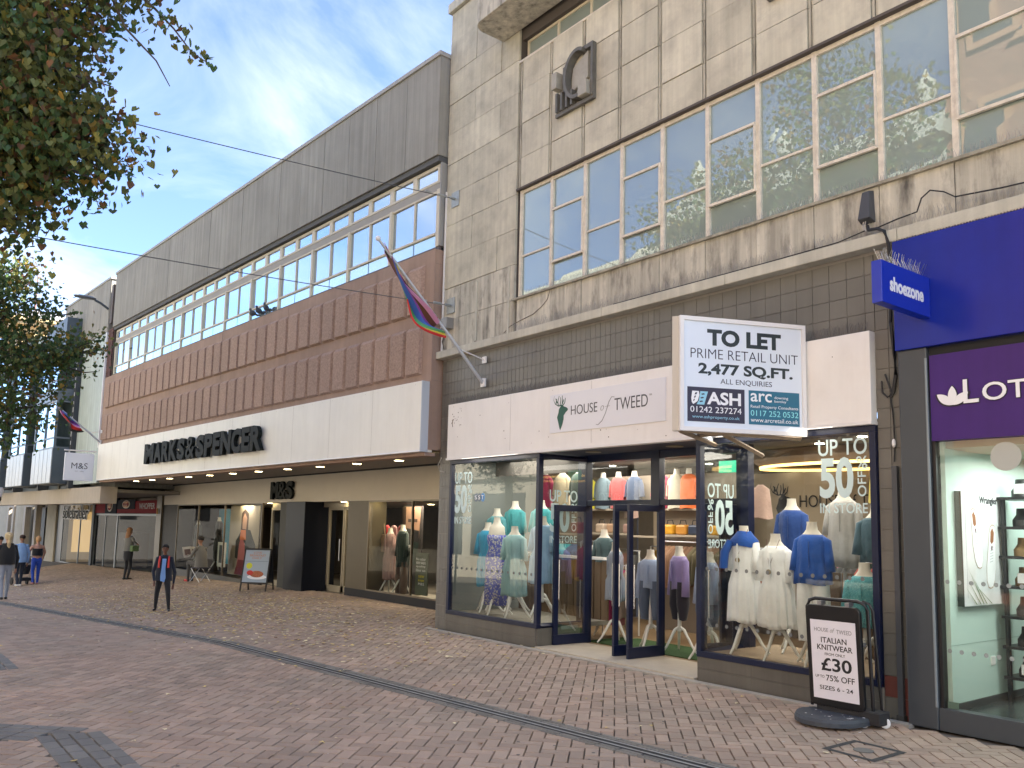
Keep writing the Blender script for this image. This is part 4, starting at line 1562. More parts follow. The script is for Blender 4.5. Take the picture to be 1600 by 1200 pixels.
# inner wall of window enclosures (behind posts left and right stays open)
MB().box(-11.2, -9.17, 8.39, 8.44, 2.45, 2.68).build('window_head_inner', mat('pale_inner', (.12, .11, .10), .9), parent=bf)


def door(hx, fx, hy=8.40, fy=7.78, label=None, letterbox=False, hside=1):
    """one open door leaf: hinge (hx, hy), free edge (fx, fy)"""
    ang = math.atan2(fy - hy, fx - hx)
    F = fr(hx, hy, .03, ang)
    wd = math.hypot(fx - hx, fy - hy)
    h = 1.92
    f = MB()
    f.box(0, wd, -.022, .022, 0, .135)
    f.box(0, wd, -.022, .022, h - .085, h)
    f.box(0, .075, -.022, .022, .135, h - .085)
    f.box(wd - .075, wd, -.022, .022, .135, h - .085)
    d = f.build('door', navy, parent=bf, F=F, bevel=.003, label=label)
    MB().quad((.075, 0, .135), (wd - .075, 0, .135), (wd - .075, 0, h - .085), (.075, 0, h - .085)).build('pane', glass_shop, parent=d, F=F)
    for s_ in (-1, 1):
        b = MB()
        b.tube([(wd - .045, s_ * .07, .62), (wd - .045, s_ * .07, 1.16)], .012, 8)
        for z in (.70, 1.09):
            b.tube([(wd - .045, s_ * .02, z), (wd - .045, s_ * .07, z)], .009, 6)
        b.build('handle', mat('bright_steel', (.7, .7, .7), .2, metal=1), parent=d, F=F, smooth=True)
    if letterbox:
        MB().box(.10, wd - .10, -.02, .02, .30, .305).build('mid_rail', navy, parent=d, F=F)
        MB().box(.16, wd - .16, -.03, -.015, .20, .285).build('letter_box', mat('grey_letterbox', (.16, .18, .18), .5), parent=d, F=F)
    MB().box(wd * .35, wd * .6, -.026, -.0225, h - .05, h - .036).build('maker_plate', white_trim, parent=d, F=F)
    return d


door(-8.955, -8.985, label='left-hand door leaf with letter box', letterbox=True)
door(-7.765, -7.84, fy=7.80, label='second door leaf from the left')
door(-7.56, -7.565, label='third door leaf from the left')
door(-6.39, -6.40, label='right-hand door leaf seen through the window')

# logo: stag's head and shop name
logo_g = mat('bottle_green', (.012, .09, .06), .5)
dkg = mat('charcoal_letter', (.06, .06, .07), .5)


def stag(x0, z0, h, y, parent, m, F=I4, name='stag_emblem'):
    def P(pts):
        return [(x0 + px * h, z0 + pz * h) for px, pz in pts]
    b = MB()
    b.prism(P([(.36, .66), (.30, .60), (.28, .50), (.22, .36), (.26, .26), (.34, .02), (.37, 0), (.46, .17), (.50, .30), (.50, .40), (.58, .48), (.66, .53), (.68, .57), (.62, .62), (.50, .66), (.45, .70), (.40, .71)]), y - .003, y)
    head = b.build(name, m, parent=parent, F=F)
    a = MB()
    for br in ([(.40, .70), (.27, .69), (.13, .76), (.06, .88), (.09, 1.0)], [(.16, .75), (.19, .90)], [(.27, .70), (.24, .82), (.30, .98)], [(.22, .78), (.15, .92)],
               [(.42, .70), (.44, .80), (.43, .98)], [(.34, .70), (.37, .84), (.36, .94)], [(.46, .69), (.54, .76), (.57, .90)], [(.44, .74), (.50, .86)]):
        pts = [(x0 + px * h, y - .0015, z0 + pz * h) for px, pz in br]
        for i in range(len(pts) - 1):
            ra, rb_ = .018 * h * (1 - i * .2), .018 * h * (1 - (i + 1) * .22)
            p, q = Vector(pts[i]), Vector(pts[i + 1])
            d = (q - p).normalized()
            nn = Vector((-d.z, 0, d.x))
            a.add([p + nn * ra, p - nn * ra, q - nn * rb_, q + nn * rb_], [(0, 1, 2, 3)])
    a.build('antlers', m, parent=parent, F=F)
    return head


def serif_word(s, x0, z0, wid, h, y, m, parent, F=I4, depth=.002, **k):
    """upright roman capitals with small serifs"""
    t = text(s, x0, z0, wid, h, m, 'lettering', parent, F, y=y, depth=depth, bold=-.006, **k)
    return t


stag(-8.66, 2.935, .47, 7.427, bf, logo_g)
serif_word('HOUSE', -8.28, 3.115, .50, .125, 7.427, dkg, bf)
serif_word('TWEED', -7.47, 3.10, .56, .15, 7.427, dkg, bf)
text('o', -7.72, 3.12, .06, .065, mat('mid_grey_letter', (.30, .30, .31), .5), 'lettering', bf, y=7.427, bold=-.02, shear=.3)
f_ = MB()
fp = [(-7.47, 3.27), (-7.52, 3.28), (-7.57, 3.22), (-7.63, 3.08), (-7.69, 2.99), (-7.76, 2.945), (-7.80, 2.95)]
for i in range(len(fp) - 1):
    p, q = Vector((fp[i][0], 7.4255, fp[i][1])), Vector((fp[i + 1][0], 7.4255, fp[i + 1][1]))
    d = (q - p).normalized()
    nn = Vector((-d.z, 0, d.x)) * (.006 if 0 < i < 5 else .004)
    f_.add([p + nn, p - nn, q - nn, q + nn], [(0, 1, 2, 3)])
f_.add([(-7.64, 7.4255, 3.165), (-7.55, 7.4255, 3.165), (-7.55, 7.4255, 3.17), (-7.64, 7.4255, 3.17)], [(0, 1, 2, 3)])
f_.build('swash_letter_f', mat('mid_grey_letter', (.30, .30, .31), .5), parent=bf, kind='stuff')
text('TM', -6.89, 3.225, .045, .02, MATS['mid_grey_letter'], 'lettering', bf, y=7.427)

# vinyl lettering on the windows
vin = mat('pale_blue_vinyl', (.56, .70, .70), .6)


def offer(x0, z0, wd, h, y, parent=None, F=I4, mirror=False, store='IN STORE'):
    """UP TO / 50 % OFF / IN STORE in the proportions of the window sticker"""
    def put(s, fx, fz, fw, fh, **k):
        xx = x0 + (1 - fx - fw if mirror else fx) * wd
        text(s, xx, z0 + fz * h, fw * wd, fh * h, vin, 'window_lettering', parent, F, y=y, depth=.0015, mirror=mirror, **k)
    put('UP TO', 0.0, .775, 1.0, .225, bold=.01)
    put('50', 0.02, .20, .70, .55, bold=.035)
    put('%', .78, .58, .22, .17, bold=.01)
    if mirror:
        text('OFF', x0 + .02 * wd, z0 + .22 * h, .17 * wd, .33 * h, vin, 'window_lettering', parent, F, y=y, depth=.0015, mirror=True, rotz=1, bold=.01)
    else:
        text('OFF', x0 + .80 * wd, z0 + .22 * h, .17 * wd, .33 * h, vin, 'window_lettering', parent, F, y=y, depth=.0015, rotz=1, bold=.01)
    put(store, .02, 0, .97, .135, bold=.01)


offer(-4.715, 1.83, .51, .72, 7.515, bf)
offer(-11.08, 1.66, .46, .80, 7.515, bf)
# on the side panes (left reads from the street, right reads mirrored)
SL = fr(-9.005, 7.60, 0, math.radians(90))
offer(.10, 1.42, .52, .74, -.004, bf, SL, store='IN STORE')
SRt = fr(-6.225, 7.64, 0, math.radians(94))
offer(.04, 1.44, .52, .74, -.004, bf, SRt, mirror=True)
dots = mat('frosted_dot', (.17, .18, .175), .8)
for (ya, xs_) in ((7.514, [-6.1 + .13 * i for i in range(15)]), (7.514, [-11.1 + .13 * i for i in range(16)])):
    for zz in (1.22, .62) if xs_[0] > -7 else (.98,):
        for x in xs_:
            MB().disc(x, zz, .021, ya - .001, ya, 12).build('frosted_dot', dots, parent=bf)
sst = MB()
col3 = [mat('sticker_blue', (.10, .25, .50), .5), mat('sticker_grey', (.14, .18, .22), .5)]
for i in range(3):
    o = MB().disc(-10.50 + .085 * i, 2.06, .05, 7.512, 7.514, 16, .065).build('round_sticker', col3[1] if i < 2 else col3[0], parent=bf)
    text('SST'[i], -10.53 + .085 * i, 2.03, .05, .06, white_gloss, 'sticker_letter', bf, y=7.511)

# ---- room behind
room = mat('warm_room_wall', (.13, .11, .085), .9, var=.12)
b = MB()
b.box(-11.45, -3.9, 11.7, 11.8, 0, 2.8)
b.box(-3.86, -3.84, 7.60, 11.7, 0, 2.8)
b.build('room_wall', room, parent=bf)
MB().box(-11.47, -11.44, 9.3, 11.7, 0, 2.8).build('room_wall', room, parent=bf)
MB().box(-11.21, -11.19, 7.6, 9.3, 0, 2.8).build('room_wall', mat('pale_panel_wall', (.17, .19, .18), .8), parent=bf)
MB().box(-11.45, -3.86, 8.5, 11.7, 2.76, 2.8).build('room_ceiling', mat('room_ceiling', (.20, .19, .17), .9), parent=bf)
MB().box(-11.45, -3.9, 8.38, 11.7, -.03, .02).build('room_floor', mat('room_floor', (.24, .16, .085), .45, var=.15, vscale=2), parent=bf)
MB().box(-9.1, -6.2, 8.52, 9.35, .02, .032).build('grass_mat', mat('artificial_grass', (.03, .075, .02), .95, var=.5, vscale=40, bump=1, bscale=200), parent=bf)
MB().box(-11.18, -9.03, 7.56, 8.9, .24, .30).build('window_floor', mat('grey_boards', (.25, .23, .19), .7, var=.2, vscale=4), parent=bf)
MB().box(-6.2, -4.15, 7.56, 8.9, .24, .30).build('window_floor', mat('tan_boards', (.30, .22, .14), .6, var=.2, vscale=4), parent=bf)
for i in range(14):      # timber boards behind the left display
    piece('board', bf, wood_dark, -11.1 + i * .15, -11.1 + i * .15 + .125, 8.86, 8.89, .30, 1.15 + random.uniform(-.02, .02))
for i in range(9):
    piece('board', bf, wood_dark, -5.55 + i * .16, -5.55 + i * .16 + .13, 8.75, 8.78, .30, 1.20)
MB().box(-11.15, -9.1, 8.84, 8.92, 1.17, 1.21).build('rail', white_trim, parent=bf)
lit = mat('spot_lamp', (1, .95, .8), .5, emis=(1.0, .88, .66), estr=14)
spots = [(-7.33, 10.4), (-7.6, 11.3), (-8.6, 11.3), (-9.62, 10.6), (-5.2, 9.2), (-4.8, 10.1), (-6.0, 9.6), (-8.6, 9.4), (-10.3, 9.3), (-6.7, 11.3), (-9.2, 11.4), (-10.9, 10.8)]
for (x, y) in spots:
    hb = MB(T=Matrix.Translation((x, y, 2.755)) @ Matrix.Rotation(math.radians(90), 4, 'X'))
    hb.disc(0, 0, .055, .0, .005, 14)
    hb.build('spotlight', lit, parent=bf)
for (x, y, e, sz_) in ((-10.1, 7.95, 9, 1.4), (-5.2, 7.95, 8, 1.4), (-7.6, 9.6, 13, 2.0), (-10.0, 10.0, 15, 1.6), (-6.3, 10.4, 13, 1.8), (-5.0, 9.6, 7, 1.2)):
    ld = bpy.data.lights.new('shop_spot', 'AREA')
    ld.energy = e
    ld.size = sz_
    ld.color = (1, .93, .82)
    lo = bpy.data.objects.new('shop_spot', ld)
    COL.objects.link(lo)
    lo.location = (x, y, 2.66)
# oval light tray in the ceiling
b = MB()
for k in range(32):
    t0, t1 = 2 * math.pi * k / 32, 2 * math.pi * (k + 1) / 32
    for (ra, rb_, z0, z1) in ((1.35, 1.35, 2.53, 2.57),):
        b.add([(-6.2 + 1.35 * math.cos(t0), 10.6 + .65 * math.sin(t0), z0), (-6.2 + 1.35 * math.cos(t1), 10.6 + .65 * math.sin(t1), z0), (-6.2 + 1.35 * math.cos(t1), 10.6 + .65 * math.sin(t1), z1), (-6.2 + 1.35 * math.cos(t0), 10.6 + .65 * math.sin(t0), z1)], [(0, 1, 2, 3)])
b.build('ceiling_light_ring', mat('amber_ring', (.8, .5, .15), .5, emis=(1, .60, .16), estr=.8), parent=bf)
MB().loft([(-6.2, 10.6, 2.575, 1.35, .65), (-6.2, 10.6, 2.75, 1.6, .85)], 32).build('ceiling_tray', mat('brown_tray', (.16, .11, .07), .7), parent=bf)
# inner logo wall
stag(-8.0, 1.78, .62, 11.35, bf, matt_black, name='wall_stag_emblem')
serif_word('HOUSE of TWEED', -7.45, 2.02, 1.7, .18, 11.35, matt_black, bf)
MB().box(-8.3, -4.6, 11.37, 11.45, 1.2, 2.55).build('logo_wall', mat('cream_logo_wall', (.34, .28, .20), .8), parent=bf)
MB().box(-7.5, -7.2, 9.5, 9.55, 2.44, 2.60).build('exit_sign', mat('exit_green', (.01, .16, .08), .5, emis=(.02, .35, .18), estr=.5), parent=bf)
# shelves
for (x0, x1, y, z) in ((-11.3, -8.1, 10.35, 1.56), (-11.3, -8.1, 10.5, 1.98), (-11.2, -8.3, 10.35, 1.0)):
    MB().box(x0, x1, y, y + .3, z - .03, z).build('shelf', mat('shelf_board', (.40, .34, .26), .6), parent=bf)
MB().box(-11.4, -7.95, 10.70, 10.74, .02, 2.55).build('shelf_back', mat('shelf_back', (.22, .18, .14), .8), parent=bf)
MB().box(-6.05, -4.5, 10.4, 10.7, 1.50, 1.53).build('shelf', MATS['shelf_board'], parent=bf)

# ---- dress forms
cream = mat('cream_form', (.68, .64, .56), .6)
whiteform = mat('white_form_stand', (.66, .66, .62), .45)


def cloth(name, c, pat=None, c2=None, sc=18, thr=(.48, .52), sheen=.2):
    return mat('cloth_' + name, c, .85, var=.12, vscale=5, bump=.5, bscale=35, col2=c2, c2lo=thr[0], c2hi=thr[1], sheen=sheen) if not pat else pat_mat(name, c, c2, sc, thr)


def pat_mat(name, c, c2, sc, thr):
    m = mat('print_' + name, c, .85)
    t = m.node_tree
    b = next(n for n in t.nodes if n.type == 'BSDF_PRINCIPLED')
    tx = t.nodes.new('ShaderNodeTexVoronoi')
    tx.inputs['Scale'].default_value = sc
    nz = t.nodes.new('ShaderNodeTexNoise')
    nz.inputs['Scale'].default_value = sc * .8
    geo = t.nodes.new('ShaderNodeNewGeometry')
    t.links.new(geo.outputs['Position'], nz.inputs['Vector'])
    ad = t.nodes.new('ShaderNodeVectorMath')
    ad.operation = 'MULTIPLY_ADD'
    ad.inputs[1].default_value = (.08, .08, .08)
    t.links.new(nz.outputs['Color'], ad.inputs[0])
    t.links.new(geo.outputs['Position'], ad.inputs[2])
    t.links.new(ad.outputs[0], tx.inputs['Vector'])
    mr = t.nodes.new('ShaderNodeMapRange')
    mr.inputs['From Min'].default_value = thr[0]
    mr.inputs['From Max'].default_value = thr[1]
    t.links.new(tx.outputs['Distance'], mr.inputs['Value'])
    mx = t.nodes.new('ShaderNodeMixRGB')
    mx.inputs['Color1'].default_value = (*c2, 1)
    mx.inputs['Color2'].default_value = (*c, 1)
    t.links.new(mr.outputs[0], mx.inputs['Fac'])
    t.links.new(mx.outputs[0], b.inputs['Base Color'])
    return m


def dress_form(label, x, y, neck, hem, m, rot=0.0, floor=.30, sleeves=True, hemw=.27, shw=.150, kind='dress', group=None, m2=None, low=None, slen=.33):
    T = fr(x, y, 0, rot)
    d = thing('dress_form', label, 'dress form', fr(x, y, floor, rot), group)
    hemw *= .76
    n = neck
    b = MB()
    b.loft([(0, 0, n - .36, .135, .09), (0, 0, n - .30, .138, .10), (0, 0, n - .22, shw - .02, .098), (0, .0, n - .15, shw - .025, .078), (0, 0, n - .115, .085, .062), (0, -.005, n - .08, .058, .054), (0, -.005, n - .03, .050, .050), (0, -.01, n, .050, .050)], 20)
    b.build('torso', cream, parent=d, F=T, smooth=True)
    b = MB()
    if kind == 'strapless':
        b.loft([(0, 0, hem, hemw, hemw * .7), (0, 0, hem + .2, hemw * .97, hemw * .68), (0, 0, n - .62, .175, .13), (0, 0, n - .47, .128, .10), (0, -.005, n - .33, .160, .122), (0, -.005, n - .27, .152, .105)], 40, cap=False, rip=11, amp=[.05, .04, .015, 0, 0, .02])
    elif kind == 'skirtless':
        b.loft([(0, 0, hem, hemw, hemw * .62), (0, 0, hem + .12, hemw * .98, hemw * .6), (0, 0, n - .34, .152, .112), (0, 0, n - .21, shw + .005, .108), (0, 0, n - .155, shw - .018, .085), (0, 0, n - .13, .105, .07)], 60, cap=False, rip=10, amp=[.075, .06, .025, .008, 0, 0], ph=x)
    else:
        b.loft([(0, 0, hem, hemw, hemw * .62), (0, 0, hem + .05, hemw, hemw * .62), (0, 0, (hem + n) / 2 - .12, (hemw + .15) / 2 + .008, .13), (0, 0, n - .46, .132, .102), (0, 0, n - .31, .145, .108), (0, 0, n - .20, shw + .01, .105), (0, 0, n - .150, shw - .018, .084), (0, 0, n - .128, .105, .070)], 64, cap=False, rip=13, amp=[.10, .095, .06, .022, .008, 0, 0, 0], ph=x * 3)
    b.f = b.f
    if kind != 'strapless':      # placket or seam line down the front
        b.c = 0
        b.box(-.008, .008, -.128 - .004, -.120, n - .46, n - .20)
    g_ = b.build('garment', m, parent=d, F=T, smooth=True)
    so_ = g_.modifiers.new('cloth', 'SOLIDIFY')
    so_.thickness = .006
    if sleeves and kind != 'strapless':
        for s_ in (-1, 1):
            sb_ = MB()
            sx = shw * .92
            sb_.tube([(s_ * (sx - .05), 0, n - .175), (s_ * (sx + .005), 0, n - .205), (s_ * (sx + .03), -.01, n - .21 - slen * .45), (s_ * (sx + .045), -.02, n - .20 - slen * .92)], [.046, .052, .050, .055], 12, cap=False)
            sl_ = sb_.build('sleeve', m, parent=d, F=T, smooth=True)
            sm_ = sl_.modifiers.new('cloth', 'SOLIDIFY')
            sm_.thickness = .005
    if low:      # trousers or skirt below a top
        z1, mm, wd_ = low
        tb = MB()
        for s_ in (-1, 1):
            tb.loft([(s_ * .085, 0, z1, wd_, wd_), (s_ * .09, 0, (z1 + hem) / 2, .085, .09), (s_ * .075, 0, hem + .10, .085, .085)], 14, cap=False, rip=4, amp=[.04, .03, 0])
        tb.build('trousers', mm, parent=d, F=T, smooth=True, kind='stuff')
    leg0 = floor + .30
    MB().tube([(0, 0, hem + .12), (0, 0, leg0 + .1), (0, 0, leg0 - .02)], [.018, .026, .03], 10).build('pole', whiteform, parent=d, F=T, smooth=True)
    for k in range(3):
        t = math.radians(-90 + 120 * k)
        c_, s2 = math.cos(t), math.sin(t)
        pts = [(0.015 * c_, .015 * s2, leg0 + .03), (.07 * c_, .07 * s2, leg0 + .0), (.14 * c_, .14 * s2, leg0 - .12), (.20 * c_, .20 * s2, leg0 - .22), (.26 * c_, .26 * s2, floor + .012)]
        MB().tube(pts, [.022, .021, .019, .016, .012], 8).build('leg', whiteform, parent=d, F=T, smooth=True)
    return d


c_teal = pat_mat('teal_leaf', (.08, .30, .34), (.20, .48, .50), 60, (.25, .4))
c_deep = cloth('deep_azure', (.01, .24, .42))
c_floral = pat_mat('blue_floral', (.08, .10, .42), (.46, .46, .42), 30, (.35, .45))
c_mist = cloth('mist_green', (.25, .42, .44))
c_sky = cloth('sky_blue', (.24, .40, .56))
c_teal2 = cloth('plain_teal', (.04, .28, .30))
c_white = cloth('white_linen', (.80, .82, .82))
c_royal = cloth('royal_blue', (.006, .07, .34))
c_navyb = cloth('navy_knit', (.01, .05, .22))
c_grey = cloth('silver_grey', (.36, .35, .33))
dress_form('dress form at the far left of the left window in a teal patterned top', -11.0, 8.30, 1.92, 1.27, c_teal, .3, kind='skirtless', hemw=.25)
dress_form('dress form in a plain deep azure dress, left window, beside the teal patterned top', -10.80, 7.98, 1.69, .70, c_deep, .5, hemw=.22, floor=.30)
dress_form('dress form in a strapless blue and white floral maxi dress', -10.40, 7.85, 1.77, .45, c_floral, .45, kind='strapless', hemw=.24)
dress_form('dress form in a pale misty green dress with short sleeves', -9.92, 7.82, 1.64, .62, c_mist, .4, hemw=.26)
dress_form('dress form in a sky blue tunic dress beside the left window corner', -9.30, 7.84, 1.79, .84, c_sky, .35, hemw=.27)
dress_form('dress form in a plain teal top behind the misty green dress', -10.72, 8.45, 2.04, 1.34, c_teal2, .3, kind='skirtless', hemw=.225)
dress_form('dress form in an open-collared teal blouse behind the sky blue tunic', -10.12, 8.5, 2.05, 1.34, c_teal2, .3, kind='skirtless', hemw=.25)
dress_form('dress form in a dark slate dress seen through the left-hand door', -9.55, 9.3, 1.62, .65, cloth('slate', (.05, .09, .10)), .2, floor=.02, hemw=.24)
dress_form('dress form in a grey-blue shirt dress standing just inside the left doorway', -8.75, 8.75, 1.44, .62, cloth('grey_blue', (.24, .30, .38)), -.5, floor=.02, hemw=.28)
dk = cloth('black_leggings', (.02, .018, .03))
pd = cloth('patterned_denim', (.07, .10, .16))
dress_form('dress form in a lilac jumper and black leggings in the right doorway', -7.65, 8.85, 1.42, .85, cloth('lilac', (.25, .20, .42)), -.3, floor=.02, kind='skirtless', hemw=.2, low=(.45, dk, .05), slen=.5)
dress_form('dress form in a pale blue sweater and patterned jeans nearest the right doorway post', -7.08, 8.7, 1.36, .84, cloth('pale_blue_knit', (.26, .34, .50)), -.3, floor=.02, kind='skirtless', hemw=.2, low=(.42, pd, .055), slen=.5)
w1 = dress_form('dress form in a white linen dress with a royal blue scarf round the shoulders', -5.93, 7.95, 1.70, .64, c_white, .0, hemw=.27)
w2 = dress_form('dress form in a white linen dress with a long pendant, no scarf', -5.40, 7.78, 1.62, .64, c_white, .05, hemw=.27)
dress_form('dress form in a navy V-neck jumper at the back of the right window', -5.68, 8.50, 2.02, 1.36, c_navyb, .1, kind='skirtless', hemw=.225)
dress_form('dress form in a royal blue button top over white trousers', -4.98, 7.80, 1.75, 1.12, c_royal, .2, kind='skirtless', hemw=.25, low=(.55, c_white, .07))
dress_form('dress form in a silver grey blouse with blue scarf behind the window lettering', -4.98, 8.40, 2.12, 1.28, c_grey, .1, kind='skirtless', hemw=.27)
dress_form('dress form in a dark open cardigan at the right edge of the window', -4.48, 8.15, 1.93, 1.35, cloth('dark_cardigan', (.04, .09, .12)), .4, kind='skirtless', hemw=.21)
dress_form('short dress form in a turquoise printed tunic behind the pavement sign', -4.42, 7.80, 1.36, .74, c_teal, .2, hemw=.20)
# scarf and pendants
sc_ = MB()
for k in range(26):
    t = math.radians(k * 360 / 26)
b = MB()
b.loft([(-5.93, 7.95, 1.47, .175, .125), (-5.93, 7.95, 1.53, .178, .128), (-5.93, 7.95, 1.59, .12, .095), (-5.93, 7.95, 1.64, .075, .07)], 26, cap=False, rip=5, amp=[.08, .06, .05, .03])
b.tube([(-6.04, 7.85, 1.53), (-6.09, 7.81, 1.40), (-6.10, 7.80, 1.22)], [.04, .05, .045], 8)
b.build('scarf', c_royal, parent=w1, smooth=True)
for (wf, x, y, z) in ((w1, -5.93, 7.84, 1.32), (w2, -5.40, 7.66, 1.22)):
    MB().tube([(x - .08, y + .07, z + .34), (x, y - .01, z + .05), (x + .08, y + .07, z + .34)], .003, 4).build('necklace', MATS['rust_iron'], parent=wf)
    MB().disc(x, z, .028, y - .02, y - .01, 12).build('pendant', MATS['dull_brass'], parent=wf)

# hanging tops on the high rail at the back: each its own
tops = [(-12.45, 'acid yellow', (.55, .50, .03)), (-12.02, 'grey-blue', (.12, .17, .20)), (-11.60, 'brick red', (.45, .07, .07)), (-11.18, 'dark navy floral', (.05, .07, .12)), (-10.5, 'crimson', (.38, .05, .10)), (-10.14, 'cream', (.50, .46, .36)), (-9.86, 'orange', (.65, .14, .03)),
        (-12.35, 'maroon', (.28, .02, .07)), (-11.85, 'cream print', (.45, .38, .26)), (-11.40, 'dark green', (.05, .08, .07))]
for i, (x, nm, c) in enumerate(tops):
    y = 10.55 if i < 7 else 9.45
    x *= .905
    zt = 2.70
    t = thing('blouse', nm + ' blouse displayed on a cream bust on the high rail at the back', 'top', fr(x, y, 2.0), 'tops displayed along the high rail')
    MB().loft([(x, y, 1.98, .165, .10), (x, y, 2.25, .155, .10), (x, y, 2.43, .15, .095), (x, y, 2.50, .12, .07), (x, y, 2.53, .06, .05)], 24, cap=False, rip=5, amp=[.07, .03, 0, 0, 0], ph=i).build('garment', cloth('top%d' % i, c), parent=t, smooth=True)
    for s_ in (-1, 1):
        MB().tube([(x + s_ * .12, y, 2.46), (x + s_ * .16, y, 2.38), (x + s_ * .185, y, 2.18)], [.045, .045, .05], 10, cap=False).build('sleeve', cloth('top%d' % i, c), parent=t, smooth=True)
    MB().loft([(x, y, 2.44, .10, .07), (x, y, 2.53, .055, .05), (x, y, 2.62, .04, .04)], 14).build('bust', cream, parent=t, smooth=True)
# two long tops at the right
for (x, y, z0, z1, nm, c) in ((-6.42, 8.95, 1.80, 2.22, 'rose pink blouse hanging behind the right-hand door post', (.62, .42, .34)), (-4.30, 8.0, 1.95, 2.60, 'mustard yellow top hanging at the upper right corner of the window', (.50, .38, .02)), (-4.75, 8.95, 1.60, 2.05, 'coral blouse hanging deep in the right window', (.60, .35, .26))):
    o = MB().loft([(x, y, z0, .16, .08), (x, y, (z0 + z1) / 2, .14, .07), (x, y, z1 - .06, .12, .06), (x, y, z1, .03, .03)], 22, cap=False, rip=6, amp=[.10, .05, .02, 0]).build('blouse', cloth('bl%d' % int(-x * 10), c), smooth=True, label=nm, cat='blouse', origin=(x, y, z1))

ORD = 'first second third fourth fifth sixth seventh eighth ninth tenth eleventh twelfth thirteenth fourteenth fifteenth sixteenth seventeenth eighteenth nineteenth twentieth twenty-first twenty-second twenty-third twenty-fourth'.split()
# clothes rails with hung garments
def rail(label, x0, x1, y, z, cols, drop, gname, group, seed):
    t = thing('clothes_rail', label, 'clothes rail', fr((x0 + x1) / 2, y, 0))
    MB().tube([(x0, y, z), (x1, y, z)], .012, 8).build('bar', steel, parent=t)
    for x in (x0, x1):
        MB().tube([(x, y - .02, z), (x, y - .02, .03)], .012, 8).build('upright', whiteform, parent=t)
    rg = random.Random(seed)
    n_ = int((x1 - x0 - .1) / .085)
    for i in range(n_):
        xx = x0 + .08 + i * .085
        cn, c = cols[int(i * len(cols) / n_)]
        zz = z - .06
        hd = drop * rg.uniform(.85, 1.1)
        o = MB().loft([(xx, y, zz - hd, .038, .24), (xx, y, zz - hd * .5, .034, .21), (xx, y, zz - .12, .028, .20), (xx, y, zz, .008, .03)], 16, cap=False, rip=5, amp=[.15, .10, .03, 0], ph=i * 1.7).build('hung_garment', cloth(gname + cn, c), smooth=True, origin=(xx, y, zz),
            label='%s garment, %s from the left on %s' % (cn.replace('_', ' '), ORD[i], group), cat='garment', group='garments on ' + group)
rail('low rail of pink skirts inside the left doorway', -9.50, -8.50, 9.25, 1.08, [('pink', (.55, .06, .22)), ('deep_pink', (.45, .04, .16)), ('soft_beige', (.34, .26, .22)), ('ash_grey', (.20, .20, .20))], .80, 'r1', 'the low rail by the left doors', 3)
rail('long rail of crimson, tan and brown blouses at the back', -9.3, -7.75, 9.75, 1.46, [('crimson', (.38, .03, .09)), ('tan', (.34, .20, .12)), ('brown', (.22, .12, .07)), ('olive', (.12, .10, .05))], .55, 'r2', 'the long back rail', 5)
rail('rail of dark and red clothes behind the right window', -6.0, -4.6, 9.6, 1.30, [('charcoal', (.07, .07, .07)), ('brick_red', (.34, .06, .04)), ('moss', (.14, .13, .07))], .6, 'r3', 'the rail behind the right window', 8)
rail('short rail of turquoise and denim tops behind the left display', -11.2, -10.0, 9.75, 1.42, [('turquoise', (.03, .30, .34)), ('denim_blue', (.05, .10, .20)), ('white', (.5, .5, .48))], .65, 'r4', 'the rail behind the left display', 9)
rail('back rail of orange, rust and cream garments', -7.6, -6.3, 10.3, 1.40, [('rust', (.35, .10, .03)), ('cream', (.45, .40, .32)), ('wine', (.20, .02, .05))], .6, 'r5', 'the rust and cream back rail', 12)
rail('rail of mixed floral garments under the shop name', -6.9, -5.0, 10.9, 1.35, [('floral_pink', (.45, .12, .20)), ('forest', (.04, .10, .06)), ('mustard', (.42, .26, .03))], .6, 'r6', 'the rail under the shop name', 14)
# handbags on the shelf
bags = [(-12.05, 'beige', (.42, .33, .25)), (-11.75, 'tan', (.34, .22, .14)), (-11.3, 'dusty pink', (.30, .18, .15)), (-10.95, 'dark brown', (.08, .05, .04)), (-10.3, 'mustard', (.55, .28, .02)), (-10.0, 'orange tan', (.45, .20, .03)), (-9.72, 'navy', (.02, .03, .06)), (-9.46, 'off-white', (.50, .48, .42)), (-9.15, 'khaki', (.22, .19, .10))]
for (x, nm, c) in bags:
    x *= .9
    t = thing('handbag', nm + ' handbag standing on the back shelf', 'handbag', fr(x, 10.5, 1.56), 'handbags along the back shelf')
    MB().box(x - .105, x + .105, 10.43, 10.57, 1.562, 1.72).build('bag_body', mat('leather_' + nm.replace(' ', '_'), c, .45), parent=t, bevel=.03)
    MB().tube([(x - .07, 10.5, 1.72), (x - .05, 10.5, 1.79), (x + .05, 10.5, 1.79), (x + .07, 10.5, 1.72)], .008, 6).build('handle', matt_black, parent=t)
t = thing('handbag', 'dark red handbag on the short shelf behind the white dresses', 'handbag', fr(-5.95, 10.5, 1.53))
MB().box(-6.02, -5.70, 10.48, 10.62, 1.532, 1.74).build('bag_body', mat('leather_red', (.22, .02, .02), .4), parent=t, bevel=.03)
MB().tube([(-5.95, 10.55, 1.74), (-5.92, 10.55, 1.83), (-5.80, 10.55, 1.83), (-5.77, 10.55, 1.74)], .008, 6).build('handle', matt_black, parent=t)

